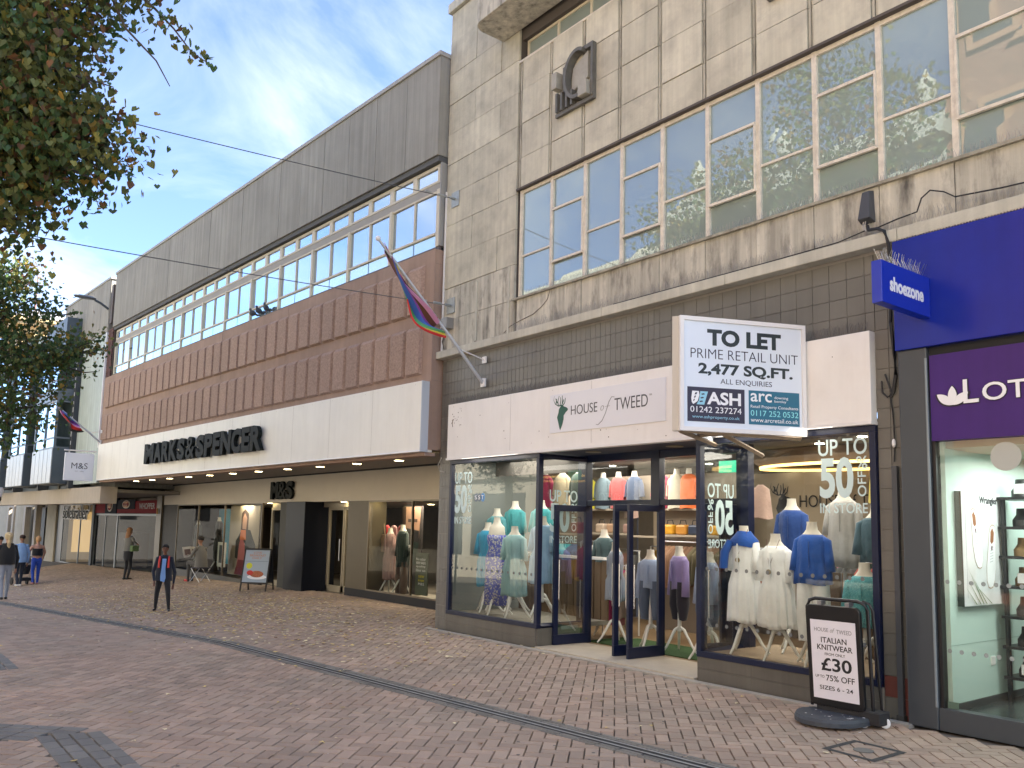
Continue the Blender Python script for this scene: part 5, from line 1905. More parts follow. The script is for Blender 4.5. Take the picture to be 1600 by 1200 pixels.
# ================================================================ SHOE SHOP FRONT
sh = thing('shoe_shopfront', 'shoe shopfront with deep blue and purple sign panels, anthracite column and tall window', 'shopfront', fr(-2.5, 7.5, 0))
MB().box(-3.835, -3.575, 7.42, 7.9, 0, 3.30).build('column', anth, parent=sh, bevel=.012)
MB().tube([(-3.585, 7.425, .19), (-3.585, 7.425, 3.2)], .012, 8).build('edge_bead', mat('grey_bead', (.20, .23, .25), .3), parent=sh)
MB().box(-3.575, 1.5, 7.44, 7.56, 0, .185).build('kick_plate', anth, parent=sh, bevel=.004)
MB().box(-3.572, -3.54, 7.46, 7.54, .185, 2.46).build('window_jamb', black, parent=sh)
MB().box(-3.56, 1.5, 7.44, 7.56, 2.46, 3.22).build('purple_fascia', purple, parent=sh)
MB().box(-3.845, 1.5, 7.395, 7.56, 3.30, 4.325).build('blue_fascia', blue_panel, parent=sh, bevel=.003)
b = MB()
for i in range(110):
    b.box(-3.84 + i * .025, -3.828 + i * .025, 7.39, 7.40, 4.325, 4.335)
b.build('serrated_trim', steel, parent=sh, kind='stuff')
MB().box(-3.80, 1.5, 7.47, 7.56, 3.22, 3.30).build('dark_gap', matt_black, parent=sh)
MB().quad((-3.54, 7.49, .185), (1.5, 7.49, .185), (1.5, 7.49, 2.46), (-3.54, 7.49, 2.46)).build('window_pane', glass_shop, parent=sh)
# lotus flower and name
oln = mat('dark_outline', (.02, .015, .03), .5)


def petal(cx, cz, ang, ln, wd, y, m, off=0):
    pts = []
    for k in range(17):
        t = k / 16
        pts.append((wd * math.sin(math.pi * t) ** .8 * 1.0, ln * t))
    pts += [(-p[0], p[1]) for p in reversed(pts[1:-1])]
    c_, s_ = math.cos(ang), math.sin(ang)
    poly = [(cx + (p[0] * c_ - p[1] * s_) * (1 + off), cz + (p[0] * s_ + p[1] * c_) * (1 + off)) for p in pts]
    return MB().prism(poly, y - .004, y)


for ang, nm in ((math.radians(52), 'l'), (math.radians(-52), 'r'), (0, 'c')):
    petal(-3.365, 2.755 - .006, ang, .175, .040, 7.437, oln, .07).build('petal_outline', oln, parent=sh)
for ang in (math.radians(52), math.radians(-52), 0):
    petal(-3.365, 2.76, ang, .165, .036, 7.430 if ang else 7.428, white_gloss).build('petal', white_gloss, parent=sh)
for (s_, x0, z0, wd, h) in (('L', -3.275, 2.765, .125, .205), ('OTUS', -3.12, 2.77, .64, .152), ('SHOES', -2.36, 2.77, .8, .152)):
    text(s_, x0 - .004, z0 - .006, wd + .010, h + .012, oln, 'letter_outline', sh, y=7.438, depth=.004, bold=.03)
    text(s_, x0, z0, wd, h, white_gloss, 'lettering', sh, y=7.433, depth=.006, bold=.008)
# room
mint = mat('pale_mint_wall', (.52, .66, .60), .7)
MB().box(-3.56, -3.50, 7.54, 10.5, .12, 2.46).build('side_wall', mint, parent=sh)
MB().box(-3.5, 1.5, 10.4, 10.5, .12, 2.46).build('back_wall', mat('grey_green_wall', (.24, .25, .20), .8), parent=sh)
MB().box(-3.5, 1.5, 7.56, 10.5, 2.40, 2.46).build('ceiling', mat('olive_ceiling', (.40, .38, .30), .8), parent=sh)
MB().box(-3.5, 1.5, 7.50, 10.5, .10, .155).build('floor', mat('dark_shop_floor', (.05, .055, .055), .25), parent=sh)
MB().box(-3.50, -3.485, 7.54, 10.4, .155, .215).build('skirting', mat('dark_skirting', (.05, .055, .055), .5), parent=sh)
MB().box(-3.50, -3.497, 7.52, 10.4, .70, .703).build('wall_joint', mat('mint_joint', (.30, .42, .38), .7), parent=sh)
MB().box(-3.50, -3.488, 8.28, 8.36, .48, .56).build('socket', white_trim, parent=sh, bevel=.004)
for zz in (1.245, .665):
    for i in range(14):
        MB().disc(-3.49 + .098 * i, zz, .019, 7.486, 7.487, 12).build('frosted_dot', mat('grey_dot', (.30, .34, .33), .8), parent=sh)
ld = bpy.data.lights.new('shoe_shop_spot', 'AREA')
ld.energy = 17
ld.size = 1.6
ld.color = (.92, 1.0, .93)
lo = bpy.data.objects.new('shoe_shop_spot', ld)
COL.objects.link(lo)
lo.location = (-2.4, 8.7, 2.36)
MB().box(-2.9, -1.9, 8.2, 8.35, 2.385, 2.398).build('strip_lamp', mat('cool_lamp', (.9, 1, .92), .5, emis=(.9, 1, .92), estr=5), parent=sh)
MB().disc(-2.98, 2.30, .12, 7.484, 7.486, 24).build('round_window_sticker', mat('grey_sticker', (.45, .46, .42), .7), parent=sh)
MB().box(-3.52, -3.43, 7.483, 7.486, .19, .245).build('window_sticker', mat('dark_sticker', (.10, .16, .12), .7), parent=sh)
# poster with a pair of white plimsolls, seen from above
PF = fr(-3.495, 7.69, 0, math.radians(90))
po_ = thing('shoe_poster', 'framed poster on the mint wall showing a pair of white lace-up shoes', 'poster', fr(-3.49, 7.69, 1.03))
MB().box(0, .80, -.05, -.004, 1.03, 2.03).build('canvas', mat('marble_print', (.66, .67, .68), .5, var=.10, vscale=6), parent=po_, F=PF)
MB().box(-.012, 0, -.052, 0, 1.028, 2.032).build('dark_edge', mat('green_black_edge', (.02, .035, .03), .5), parent=po_, F=PF)
def shoe_print(cx, cz, h, lean):
    pts = [(0, .0), (.12, .02), (.22, .12), (.26, .3), (.22, .5), (.20, .7), (.19, .86), (.12, .98), (0, 1), (-.10, .97), (-.17, .85), (-.20, .6), (-.25, .35), (-.22, .12), (-.12, .02)]
    def Q(ps, s=1.0):
        return [(cx + (px * s * 1.15 + lean * (pz - .5)) * h * .55, cz + (.5 + (pz - .5) * s) * h) for px, pz in ps]
    o = MB().prism(Q(pts, 1.04), -.0525, -.0515).build('shoe_sole_print', mat('sole_tan', (.45, .32, .24), .6), parent=po_, F=PF)
    MB().prism(Q(pts), -.0535, -.0528).build('shoe_print', white_gloss, parent=po_, F=PF)
    inner = [(-.10, .74), (-.02, .70), (.08, .74), (.10, .88), (0, .96), (-.10, .90)]
    MB().prism(Q(inner), -.0545, -.0538).build('shoe_opening_print', mat('brown_lining', (.30, .12, .05), .6), parent=po_, F=PF)
    for k in range(6):
        z = .40 + .045 * k
        MB().prism(Q([(-.09, z), (.09, z + .02), (.09, z + .035), (-.09, z + .015)]), -.0545, -.0538).build('lace_print', mat('grey_lace', (.55, .57, .60), .6), parent=po_, F=PF)
    MB().prism(Q([(-.03, .60), (.03, .60), (.03, .67), (-.03, .67)]), -.0548, -.054).build('tag_print', mat('wine_tag', (.12, .02, .03), .6), parent=po_, F=PF)
shoe_print(.27, 1.36, .52, -.35)
shoe_print(.56, 1.18, .56, .25)
text('Wrangler', .36, 1.915, .36, .085, matt_black, 'lettering', po_, PF, y=-.0505, bold=.02)
gl_ = MB()
for i, (xa, xb) in enumerate(((.08, .36), (.12, .42), (.05, .30), (.16, .52), (.02, .22))):
    gl_.add([(xb - .004, -.0555 - i * .0003, 1.04), (xb + .014, -.0555 - i * .0003, 1.04), (xa, -.0555 - i * .0003, 1.36 - .04 * i)], [(0, 1, 2)])
gl_.build('grass_blade_print', mat('grass_print', (.10, .18, .06), .7), parent=po_, F=PF, kind='stuff')
lnb = MB()
lnb.box(.07, .73, -.0508, -.0502, 1.97, 1.974)
lnb.box(.07, .074, -.0508, -.0502, 1.10, 1.97)
lnb.box(.73, .734, -.0508, -.0502, 1.10, 1.97)
lnb.build('border_line_print', mat('grey_line', (.25, .25, .27), .6), parent=po_, F=PF, kind='stuff')
# shelving with boxed boots
sv = thing('shoe_shelving', 'black shelving unit of boots behind the shoe shop window', 'shelving', fr(-2.7, 9.0, .155))
for x in (-3.42, -2.2):
    MB().box(x, x + .03, 8.42, 8.46, .155, 2.0).build('upright', black, parent=sv)
for i in range(7):
    MB().box(-3.44, -1.2, 8.40, 8.80, .36 + .27 * i, .385 + .27 * i).build('shelf', black, parent=sv)
colb = [(.02, .02, .02), (.20, .12, .05), (.03, .03, .03), (.28, .18, .08), (.05, .04, .04)]
bn = ['black ankle boots', 'brown ankle boots', 'matt black boots', 'tan boots', 'dark leather boots']
lv = ['bottom', 'second', 'third', 'fourth', 'fifth', 'sixth', 'top']
for i in range(7):
    for j in range(4):
        x = -3.28 + .26 * j
        z = .385 + .27 * i
        k = (i * 2 + j) % 5
        t = thing('boot', 'pair of %s on the %s shelf, %s along' % (bn[k], lv[i], ('first', 'second', 'third', 'fourth')[j]), 'boots', fr(x, 8.57, z + .001), 'boots on the black shelving')
        MB().loft([(x, 8.58, z + .002, .09, .13), (x, 8.57, z + .06, .088, .12), (x, 8.61, z + .11, .075, .08), (x, 8.62, z + .17, .075, .07)], 14).build('boot_body', mat('boot%d' % k, colb[k], .45), parent=t, smooth=True)
        if (i + j) % 3 == 0:
            MB().box(x - .02, x + .07, 8.425, 8.43, z + .03, z + .12).build('price_card', mat('yellow_card' if j % 2 else 'white_card', (.75, .62, .02) if j % 2 else (.7, .7, .7), .6), parent=t)
# ================================================================ SIGNS AND FITTINGS
# to-let board: V of two panels on timber brackets
A0, A1 = Vector((-5.34, 6.20, 0)), Vector((-4.80, 7.40, 0))
angb = math.atan2(A1.y - A0.y, A1.x - A0.x)
LB = (A1 - A0).length
BF = fr(A0.x, A0.y, 0, angb)
tb = thing('to_let_board', 'white V-shaped TO LET board for a prime retail unit projecting over the clothes shop fascia', 'sign', fr(A0.x, A0.y, 2.6, angb))
bw_ = mat('board_white', (.72, .78, .86), .35)
MB().box(0, LB, -.012, .012, 2.60, 3.68).build('panel', bw_, parent=tb, F=BF)
f = MB()
f.box(-.02, LB + .02, -.03, .02, 3.66, 3.70)
f.box(-.02, LB + .02, -.03, .02, 2.58, 2.62)
f.box(-.02, .02, -.03, .02, 2.62, 3.66)
f.box(LB - .02, LB + .02, -.03, .02, 2.62, 3.66)
f.build('frame', white_trim, parent=tb, F=BF)
B2 = Vector((-5.95, 7.42, 0))
B0 = Vector((-5.40, 6.20, 0))
ang2 = math.atan2(B2.y - B0.y, B2.x - B0.x)
BF2 = fr(B0.x, B0.y, 0, ang2)
MB().box(0, (B2 - B0).length, -.012, .012, 2.60, 3.68).build('panel', bw_, parent=tb, F=BF2)
MB().box(-.03, .03, -.03, .03, 2.58, 3.70).build('edge_post', mat('cream_post', (.52, .48, .42), .6), parent=tb, F=BF2)
tm = mat('bracket_timber', (.30, .23, .16), .7, var=.2, vscale=8)
bk_ = MB()
bk_.tube([(-5.36, 6.25, 2.59), (-4.85, 7.42, 2.57)], .025, 4)
bk_.build('bracket', tm, parent=tb)
MB().tube([(-5.40, 6.25, 2.59), (-5.90, 7.42, 2.57)], .025, 4).build('bracket', tm, parent=tb)
MB().tube([(-5.62, 6.78, 2.60), (-5.12, 6.78, 2.60)], .022, 4).build('cross_brace', tm, parent=tb)
MB().tube([(-5.35, 6.85, 2.60), (-5.30, 7.43, 2.42)], .025, 4).build('strut', tm, parent=tb)
dk_ = mat('dark_sign_letter', (.025, .035, .035), .5)
bl_ = mat('ink_letter', (.015, .01, .035), .5)
def bt(s, x, z, wd, h, m=dk_, **k):
    return text(s, x, z, wd, h, m, 'lettering', tb, BF, y=-.0125, depth=.0015, **k)
yy = 3.68
bt('TO LET', .27, 3.425, .80, .165, bold=.045)
bt('PRIME RETAIL UNIT', .095, 3.295, 1.16, .095, bl_, bold=-.012)
bt('2,477 SQ.FT.', .175, 3.125, 1.02, .125, bold=.035)
bt('ALL ENQUIRIES', .41, 3.045, .555, .06, bl_, bold=-.006)
ashm = mat('aubergine_panel', (.035, .03, .055), .5)
arcm = mat('petrol_panel', (.025, .15, .24), .5)
MB().box(.06, .665, -.0145, -.0125, 2.675, 3.01).build('agent_panel', ashm, parent=tb, F=BF)
MB().box(.71, 1.265, -.0145, -.0125, 2.675, 3.01).build('agent_panel', arcm, parent=tb, F=BF)
def bt2(s, x, z, wd, h, m=white_gloss, **k):
    return text(s, x, z, wd, h, m, 'lettering', tb, BF, y=-.0148, depth=.001, **k)
bt2('ASH', .265, 2.845, .36, .125, bold=.03)
bt2('01242 237274', .09, 2.765, .54, .058, bold=.0)
bt2('www.ashproperty.co.uk', .11, 2.70, .50, .038, mat('light_cyan', (.30, .60, .75), .5))
sp = MB()
sp.prism([(.11, .97 + 2), (.18, .97 + 2), (.185, 2.93), (.165, 2.87), (.12, 2.84), (.105, 2.86), (.10, 2.90)], -.0158, -.0148)
sp.build('shield_shape', white_gloss, parent=tb, F=BF)
MB().prism([(.195, 2.97), (.275, 2.97), (.235, 2.84), (.155, 2.84), (.18, 2.88)], -.0158, -.0148).build('shield_shape', MATS['light_cyan'], parent=tb, F=BF)
sd_ = MB()
for i in range(3):
    sd_.prism([(.118 + .008 * i, 2.87 + .032 * i), (.13 + .012 * i, 2.872 + .032 * i), (.138 + .012 * i, 2.893 + .032 * i), (.126 + .008 * i, 2.89 + .032 * i)], -.0165, -.0159)
    sd_.prism([(.19 + .01 * i, 2.862 + .036 * i), (.222 + .01 * i, 2.868 + .036 * i), (.215 + .01 * i, 2.88 + .036 * i), (.185 + .01 * i, 2.874 + .036 * i)], -.0165, -.0159)
sd_.build('leaf_mark', ashm, parent=tb, F=BF, kind='stuff')
bt2('arc', .73, 2.90, .23, .085, bold=.012)
bt2('downing', .99, 2.93, .15, .035)
bt2('bentley', .99, 2.895, .13, .032)
bt2('Retail Property Consultants', .73, 2.83, .52, .038)
bt2('0117 252 0532', .73, 2.76, .52, .056, mat('aqua_letter', (.30, .75, .78), .5))
bt2('www.arcretail.co.uk', .73, 2.70, .52, .042)

# projecting blue sign
SZ = fr(-3.56, 6.58, 0, math.radians(90))     # local x runs into the wall
ps = thing('projecting_sign', 'royal blue box sign with white lettering projecting from the wall, bird spikes on top', 'sign', fr(-3.56, 6.58, 3.55))
tilt = Matrix.Translation((.82, 0, 3.75)) @ Matrix.Rotation(math.radians(0.0), 4, 'Y') @ Matrix.Translation((-.82, 0, -3.75))
SZ = SZ @ tilt
MB().box(0, .82, -.045, .045, 3.55, 3.91).build('box', blue_sign, parent=ps, F=SZ, bevel=.004)
text('shoezone', .13, 3.665, .57, .13, white_gloss, 'lettering', ps, SZ, y=-.0455, depth=.002, bold=.035)
text('shoezone', .13, 3.665, .57, .13, white_gloss, 'lettering', ps, SZ @ Matrix.Translation((.82, 0, 0)) @ Matrix.Rotation(math.pi, 4, 'Z'), y=-.0455, depth=.002, bold=.035)
MB().tube([(.80, .0, 3.80), (.92, .0, 3.80)], .02, 6).build('bracket', steel, parent=ps, F=SZ)
MB().tube([(.80, .0, 3.66), (.92, .0, 3.66)], .02, 6).build('bracket', steel, parent=ps, F=SZ)


def spikes(label, p0, p1, n_, h, spread, m, tilt_out=(0, -1, 0), ident=None):
    b = MB()
    rg = random.Random(int(abs(p0[0]) * 100))
    p0, p1 = Vector(p0), Vector(p1)
    out = Vector(tilt_out)
    d = (p1 - p0).normalized()
    for i in range(n_):
        c = p0.lerp(p1, (i + .5) / n_)
        for s_ in (-1, 1):
            tp = c + Vector((0, 0, h * rg.uniform(.85, 1.05))) + out * spread * s_ * rg.uniform(.6, 1) + d * rg.uniform(-.25, .25) * h
            b.tube([c, tp], .0016, 3, cap=False)
    c = b.build('bird_spikes', m, origin=tuple(p0), label=label, cat='bird spikes', kind='stuff')
    return c


spk = mat('spike_steel', (.34, .32, .29), .45, metal=.4)
spikes('row of bird spikes along the stone ledge above the clothes shop', (-9.6, 7.46, 4.452), (-1.0, 7.46, 4.452), 330, .13, .05, spk)
spikes('row of bird spikes on top of the clothes shop fascia', (-11.2, 7.48, 3.545), (-4.15, 7.48, 3.545), 330, .11, .04, mat('dull_spike', (.11, .10, .095), .6))
spikes('bird spikes on top of the projecting blue sign', (-3.56, 6.62, 3.91), (-3.56, 7.36, 3.91), 26, .12, .05, steel, (1, 0, 0))
spikes('short row of bird spikes on the window sill of the office building', (-9.4, 7.5, 4.975), (-2.0, 7.5, 4.975), 200, .09, .03, spk)

# floodlight / junction case, cables
fl = thing('cable_box', 'dark grey sloped plastic box fixed to the stone below the windows, cables hanging out', 'junction box', fr(-4.12, 7.5, 4.6))
b = MB()
b.add([(-4.19, 7.50, 4.60), (-4.05, 7.50, 4.60), (-4.06, 7.50, 4.92), (-4.16, 7.50, 4.92), (-4.18, 7.40, 4.63), (-4.06, 7.40, 4.63), (-4.075, 7.43, 4.90), (-4.145, 7.43, 4.90)], [(4, 5, 6, 7), (0, 1, 5, 4), (1, 2, 6, 5), (2, 3, 7, 6), (3, 0, 4, 7)])
b.build('case', mat('slate_plastic', (.055, .06, .07), .4), parent=fl, bevel=.006)
for i in range(3):
    MB().tube([(-4.14 + .02 * i, 7.44, 4.61), (-4.14 + .02 * i, 7.42, 4.55), (-4.10, 7.42, 4.50)], .006, 5).build('cable_tail', mat('pale_cable', (.4, .38, .35), .6) if i < 2 else cableblk, parent=fl)


def cable(label, pts, r, m=cableblk, sm=True):
    return MB().tube(pts, r, 6).build('cable', m, smooth=True, label=label, cat='cable', origin=pts[0])


cable('thick black cable curving from the plastic box over the ledge and down the tiled pier', [(-4.10, 7.44, 4.56), (-4.08, 7.42, 4.51), (-3.98, 7.39, 4.49), (-3.90, 7.37, 4.44), (-3.87, 7.37, 4.33), (-3.885, 7.47, 4.1), (-3.93, 7.51, 3.85), (-3.94, 7.51, 3.6), (-3.91, 7.51, 3.3), (-3.905, 7.51, 3.1), (-3.93, 7.51, 2.95), (-3.96, 7.51, 2.90)], .016)
cable('thin looped cable end on the pier beside the anthracite column', [(-4.04, 7.51, 3.06), (-4.03, 7.50, 2.95), (-3.98, 7.50, 2.90), (-3.94, 7.50, 2.93), (-4.0, 7.50, 3.12)], .008)
cable('thin cable running down the pier to the conduit', [(-3.96, 7.51, 2.90), (-3.94, 7.51, 2.75), (-3.93, 7.51, 2.45), (-3.94, 7.51, 2.30)], .007)
cable('cable lying along the stone ledge above the shoe shop', [(-4.10, 7.43, 4.52), (-4.4, 7.42, 4.47), (-5.2, 7.42, 4.462), (-7.5, 7.42, 4.46)], .006)
cable('looping cable above the blue fascia', [(-4.05, 7.42, 4.50), (-3.8, 7.42, 4.54), (-3.62, 7.43, 4.56), (-3.58, 7.44, 4.68), (-3.50, 7.44, 4.73), (-3.38, 7.44, 4.68), (-3.28, 7.43, 4.60), (-2.9, 7.42, 4.56), (-2.2, 7.42, 4.52)], .007)
cable('pale cable loop on the left tiled pier', [(-11.50, 7.52, 2.72), (-11.57, 7.50, 2.60), (-11.52, 7.50, 2.50), (-11.40, 7.52, 2.48)], .007, mat('pale_cable', (.4, .38, .35), .6))
cd_ = thing('conduit', 'dark square conduit running down the right-hand tiled pier to the pavement', 'conduit', fr(-3.93, 7.5, 0))
MB().box(-3.955, -3.905, 7.475, 7.52, .02, 2.26).build('conduit_pipe', mat('conduit_grey', (.06, .065, .075), .4), parent=cd_, bevel=.004)
MB().box(-3.965, -3.895, 7.465, 7.525, 0, .05).build('shoe', mort, parent=cd_)
MB().ell((-3.935, 7.50, 2.47), (.018, .018, .04)).build('white_cap', white_gloss, parent=cd_, smooth=True)
jb_ = thing('junction_box', 'small grey metal box on the left corner of the stone wall under the wire bracket', 'junction box', fr(-11.35, 7.45, 4.85))
MB().box(-11.42, -11.24, 7.36, 7.50, 4.80, 4.98).build('case', mat('grey_metal_case', (.26, .25, .23), .5, metal=.3), parent=jb_, bevel=.005)
MB().tube([(-11.4, 7.44, 4.80), (-11.5, 7.46, 4.62), (-11.45, 7.46, 4.50)], .008, 5).build('cable_tail', cableblk, parent=jb_)
MB().box(-11.56, -11.545, 7.47, 7.50, 4.47, 7.2).build('thin_conduit', white_trim, label='thin white conduit up the left edge of the stone wall', cat='conduit', origin=(-11.55, 7.48, 4.47))

for (x, z, e, lab) in ((-11.29, 7.0, (-17.5, -9.4, 9.4), 'upper'), (-11.33, 5.2, (-17.2, -9.4, 6.9), 'lower')):
    wb = thing('wire_bracket', '%s galvanised eye plate anchoring an overhead wire to the stone wall' % lab, 'bracket', fr(x, 7.5, z), 'eye plates for the overhead wires')
    MB().box(x - .11, x + .11, 7.485, 7.50, z - .13, z + .13).build('plate', mat('galvanised', (.35, .37, .36), .5, metal=.5, var=.2, vscale=20), parent=wb, bevel=.004)
    MB().tube([(x, 7.49, z), (x, 7.38, z)], .022, 8).build('eye_bolt', MATS['galvanised'], parent=wb)
    s0 = Vector((x, 7.40, z))
    e0 = Vector(e)
    pts = []
    for k in range(25):
        u = k / 24
        p = s0.lerp(e0, u)
        p.z -= 4 * .25 * u * (1 - u)
        pts.append(p)
    ow = thing('overhead_wire', '%s thin overhead wire stretched from the stone wall across the street' % lab, 'wire', fr(x, 7.4, z), 'overhead wires across the street')
    MB().tube(pts, .0075, 5).build('wire', mat('dark_wire', (.08, .08, .08), .5), parent=ow)
    MB().tube([s0.lerp(e0, .004), s0.lerp(e0, .012)], .022, 6).build('turnbuckle', MATS['galvanised'], parent=ow)
    MB().tube([s0.lerp(e0, .018), s0.lerp(e0, .024)], .018, 6).build('shackle', MATS['galvanised'], parent=ow)

# pigeons on the store sill
pg = mat('pigeon_grey', (.07, .075, .09), .7)
for i, (s_, lab) in enumerate(((-7.12, 'leftmost'), (-6.8, 'middle'), (-6.42, 'rightmost'))):
    F_ = FM @ fr(s_, .02, 6.275, math.radians(20 * (i - 1))) @ Matrix.Scale(.78, 4)
    pgn = thing('pigeon', '%s of three dark pigeons perched on the sill of the store windows' % lab, 'pigeon', F_, 'pigeons on the store sill')
    b = MB()
    b.ell((0, 0, .12), (.06, .10, .085))
    b.ell((0, -.07, .23), (.033, .038, .036))
    b.tube([(0, -.05, .15), (0, -.07, .22)], [.045, .03], 8)
    b.tube([(0, .06, .11), (0, .19, .04)], [.04, .02], 6)
    b.build('body', pg, parent=pgn, F=F_, smooth=True, kind='stuff')
    MB().tube([(0, -.10, .23), (0, -.125, .222)], [.01, .003], 6).build('beak', stone_dark, parent=pgn, F=F_)
    for q in (-1, 1):
        MB().tube([(q * .025, 0, .05), (q * .025, -.01, .0)], .006, 5).build('leg', mat('pigeon_pink', (.3, .08, .06), .6), parent=pgn, F=F_)

# wall lamp high on the far concrete
LF = FM @ fr(SE - .62, 0, 0)
lm = thing('street_lamp', 'grey street lamp head on an arm from the concrete wall beyond the department store', 'street lamp', LF @ Matrix.Translation((0, 0, 8.6)))
MB().tube([(0, 0, 8.55), (-.05, -.25, 8.72), (-.1, -.42, 8.80)], .04, 8).build('arm', anth, parent=lm, F=LF, smooth=True)
MB().loft([(0, 0, 0, .09, .30), (0, 0, .05, .13, .36), (0, 0, .10, .06, .28)], 16).build('lamp_head', mat('lamp_grey', (.12, .13, .14), .4), parent=lm, F=LF @ fr(-.12, -.72, 8.80), smooth=True)

# dome camera at the far left
cc = thing('dome_camera', 'white dome security camera on a short arm at the left edge', 'camera', fr(-18.58, 2.32, 1.75))
CX = Vector((-18.75, 2.20, 1.80))
MB().loft([(CX.x, CX.y, 1.98, .10, .10), (CX.x, CX.y, 2.10, .13, .13), (CX.x, CX.y, 2.16, .10, .10)], 16).build('housing', white_trim, parent=cc, smooth=True)
MB().ell((CX.x, CX.y, 1.94), (.10, .10, .10)).build('dome', black, parent=cc, smooth=True)
MB().tube([(CX.x, CX.y, 2.12), (CX.x - .9, CX.y - .6, 2.2), (CX.x - .95, CX.y - .62, -.3)], .04, 8).build('post', anth, parent=cc)

# ---- swing sign on the pavement
AF = fr(-4.22, 6.93, 0, math.radians(2))
sb2 = thing('pavement_sign', 'black swing pavement sign for Italian knitwear on a half-round wheeled base', 'pavement sign', AF)
rub = mat('blue_grey_rubber', (.05, .058, .068), .6, var=.2, vscale=10)
b = MB()
poly = [(-.27, .10)] + [(-.02 + .33 * math.cos(math.radians(a)) * .92, -.02 + .36 * math.sin(math.radians(a))) for a in range(180, 361, 12)] + [(.30, .10)]
n = len(poly)
top = [(p[0] * .96, p[1] * .96) for p in poly]
b.add([(p[0], p[1], .025) for p in poly] + [(p[0], p[1], .06) for p in poly] + [(p[0], p[1], .085) for p in top], [tuple(range(n))[::-1], tuple(range(2 * n, 3 * n))] + [(i, (i + 1) % n, (i + 1) % n + n, i + n) for i in range(n)] + [(i + n, (i + 1) % n + n, (i + 1) % n + 2 * n, i + 2 * n) for i in range(n)])
b.build('base', rub, parent=sb2, F=AF)
b = MB()
rg = random.Random(4)
for _ in range(16):
    px_, py_, r_ = rg.uniform(-.18, .22), rg.uniform(-.28, .02), rg.uniform(.003, .014)
    hb = [(px_ + r_ * math.cos(a) * rg.uniform(.7, 1.3), py_ + r_ * math.sin(a) * rg.uniform(.7, 1.3), .0865) for a in [k * .9 for k in range(7)]]
    b.add(hb, [tuple(range(7))])
b.build('droppings', white_trim, parent=sb2, F=AF, kind='stuff')
MB().box(-.20, .38, .02, .20, .03, .14).build('rear_block', matt_black, parent=sb2, F=AF, bevel=.01)
for (x, y) in ((.24, .02), (.36, .15)):
    wh = MB(T=Matrix.Translation((x, y, .045)) @ Matrix.Rotation(math.radians(20), 4, 'Z'))
    wh.disc(0, 0, .042, -.014, .014, 18)
    w_o = wh.build('wheel', white_gloss, parent=sb2, F=AF, bevel=.003)
    w2_ = MB(T=Matrix.Translation((x, y, .045)) @ Matrix.Rotation(math.radians(20), 4, 'Z'))
    w2_.disc(0, 0, .012, -.02, .02, 10)
    w2_.build('hub', black, parent=w_o, F=AF)
TL = AF @ Matrix.Translation((0, .10, .08)) @ Matrix.Rotation(math.radians(4), 4, 'X') @ Matrix.Rotation(math.radians(0), 4, 'Y')
def rr(x0, x1, z0, z1, r, top_only=False):
    pts = []
    for (cx, cz, a0) in ((x1 - r, z0 + r, -90), (x1 - r, z1 - r, 0), (x0 + r, z1 - r, 90), (x0 + r, z0 + r, 180)):
        for k in range(6):
            t = math.radians(a0 + 18 * k)
            pts.append((cx + r * math.cos(t), cz + r * math.sin(t)))
    return pts
MB().prism(rr(-.255, .255, .05, .93, .055), -.085, -.045).build('panel', mat('satin_black', (.012, .012, .013), .3), parent=sb2, F=TL, bevel=.006)
MB().box(-.212, .212, -.0875, -.0855, .115, .80).build('poster', mat('poster_lilac_white', (.76, .74, .80), .35), parent=sb2, F=TL)
arch = [(-.285, .0, .02), (-.285, .0, .90), (-.26, 0, .955), (-.20, 0, .975), (.20, 0, .975), (.26, 0, .955), (.285, 0, .90), (.285, 0, .02)]
MB().tube(arch, .016, 8).build('tube_frame', black, parent=sb2, F=TL, smooth=True)
arch2 = [(p[0] + .03, .09 if p[2] < .9 else .03, p[2]) for p in arch[4:]]
MB().tube(arch2, .013, 8).build('rear_stay', black, parent=sb2, F=TL, smooth=True)
for x in (-.12, .14):
    MB().box(x - .02, x + .02, -.075, -.0, .93, .965).build('hanger_clip', steel, parent=sb2, F=TL)
def st_(s, x, z, wd, h, m=matt_black, **k):
    return text(s, x, z, wd, h, m, 'lettering', sb2, TL, y=-.0877, depth=.001, **k)
gl = mat('grey_print', (.22, .22, .25), .5)
st_('HOUSE', -.175, .70, .135, .034, gl)
st_('of', -.025, .698, .045, .040, MATS['mid_grey_letter'], shear=.4)
st_('TWEED', .035, .692, .14, .036, gl)
st_('ITALIAN', -.115, .605, .24, .048, bold=.012)
st_('KNITWEAR', -.155, .54, .33, .048, bold=.012)
st_('FROM ONLY', -.085, .495, .19, .024)
st_('£30', -.125, .36, .285, .115, bold=.02)
st_('UP TO', -.185, .295, .085, .024)
st_('75% OFF', -.085, .275, .265, .052, bold=.008)
st_('SIZES 6 - 24', -.15, .195, .31, .036, bold=.008)

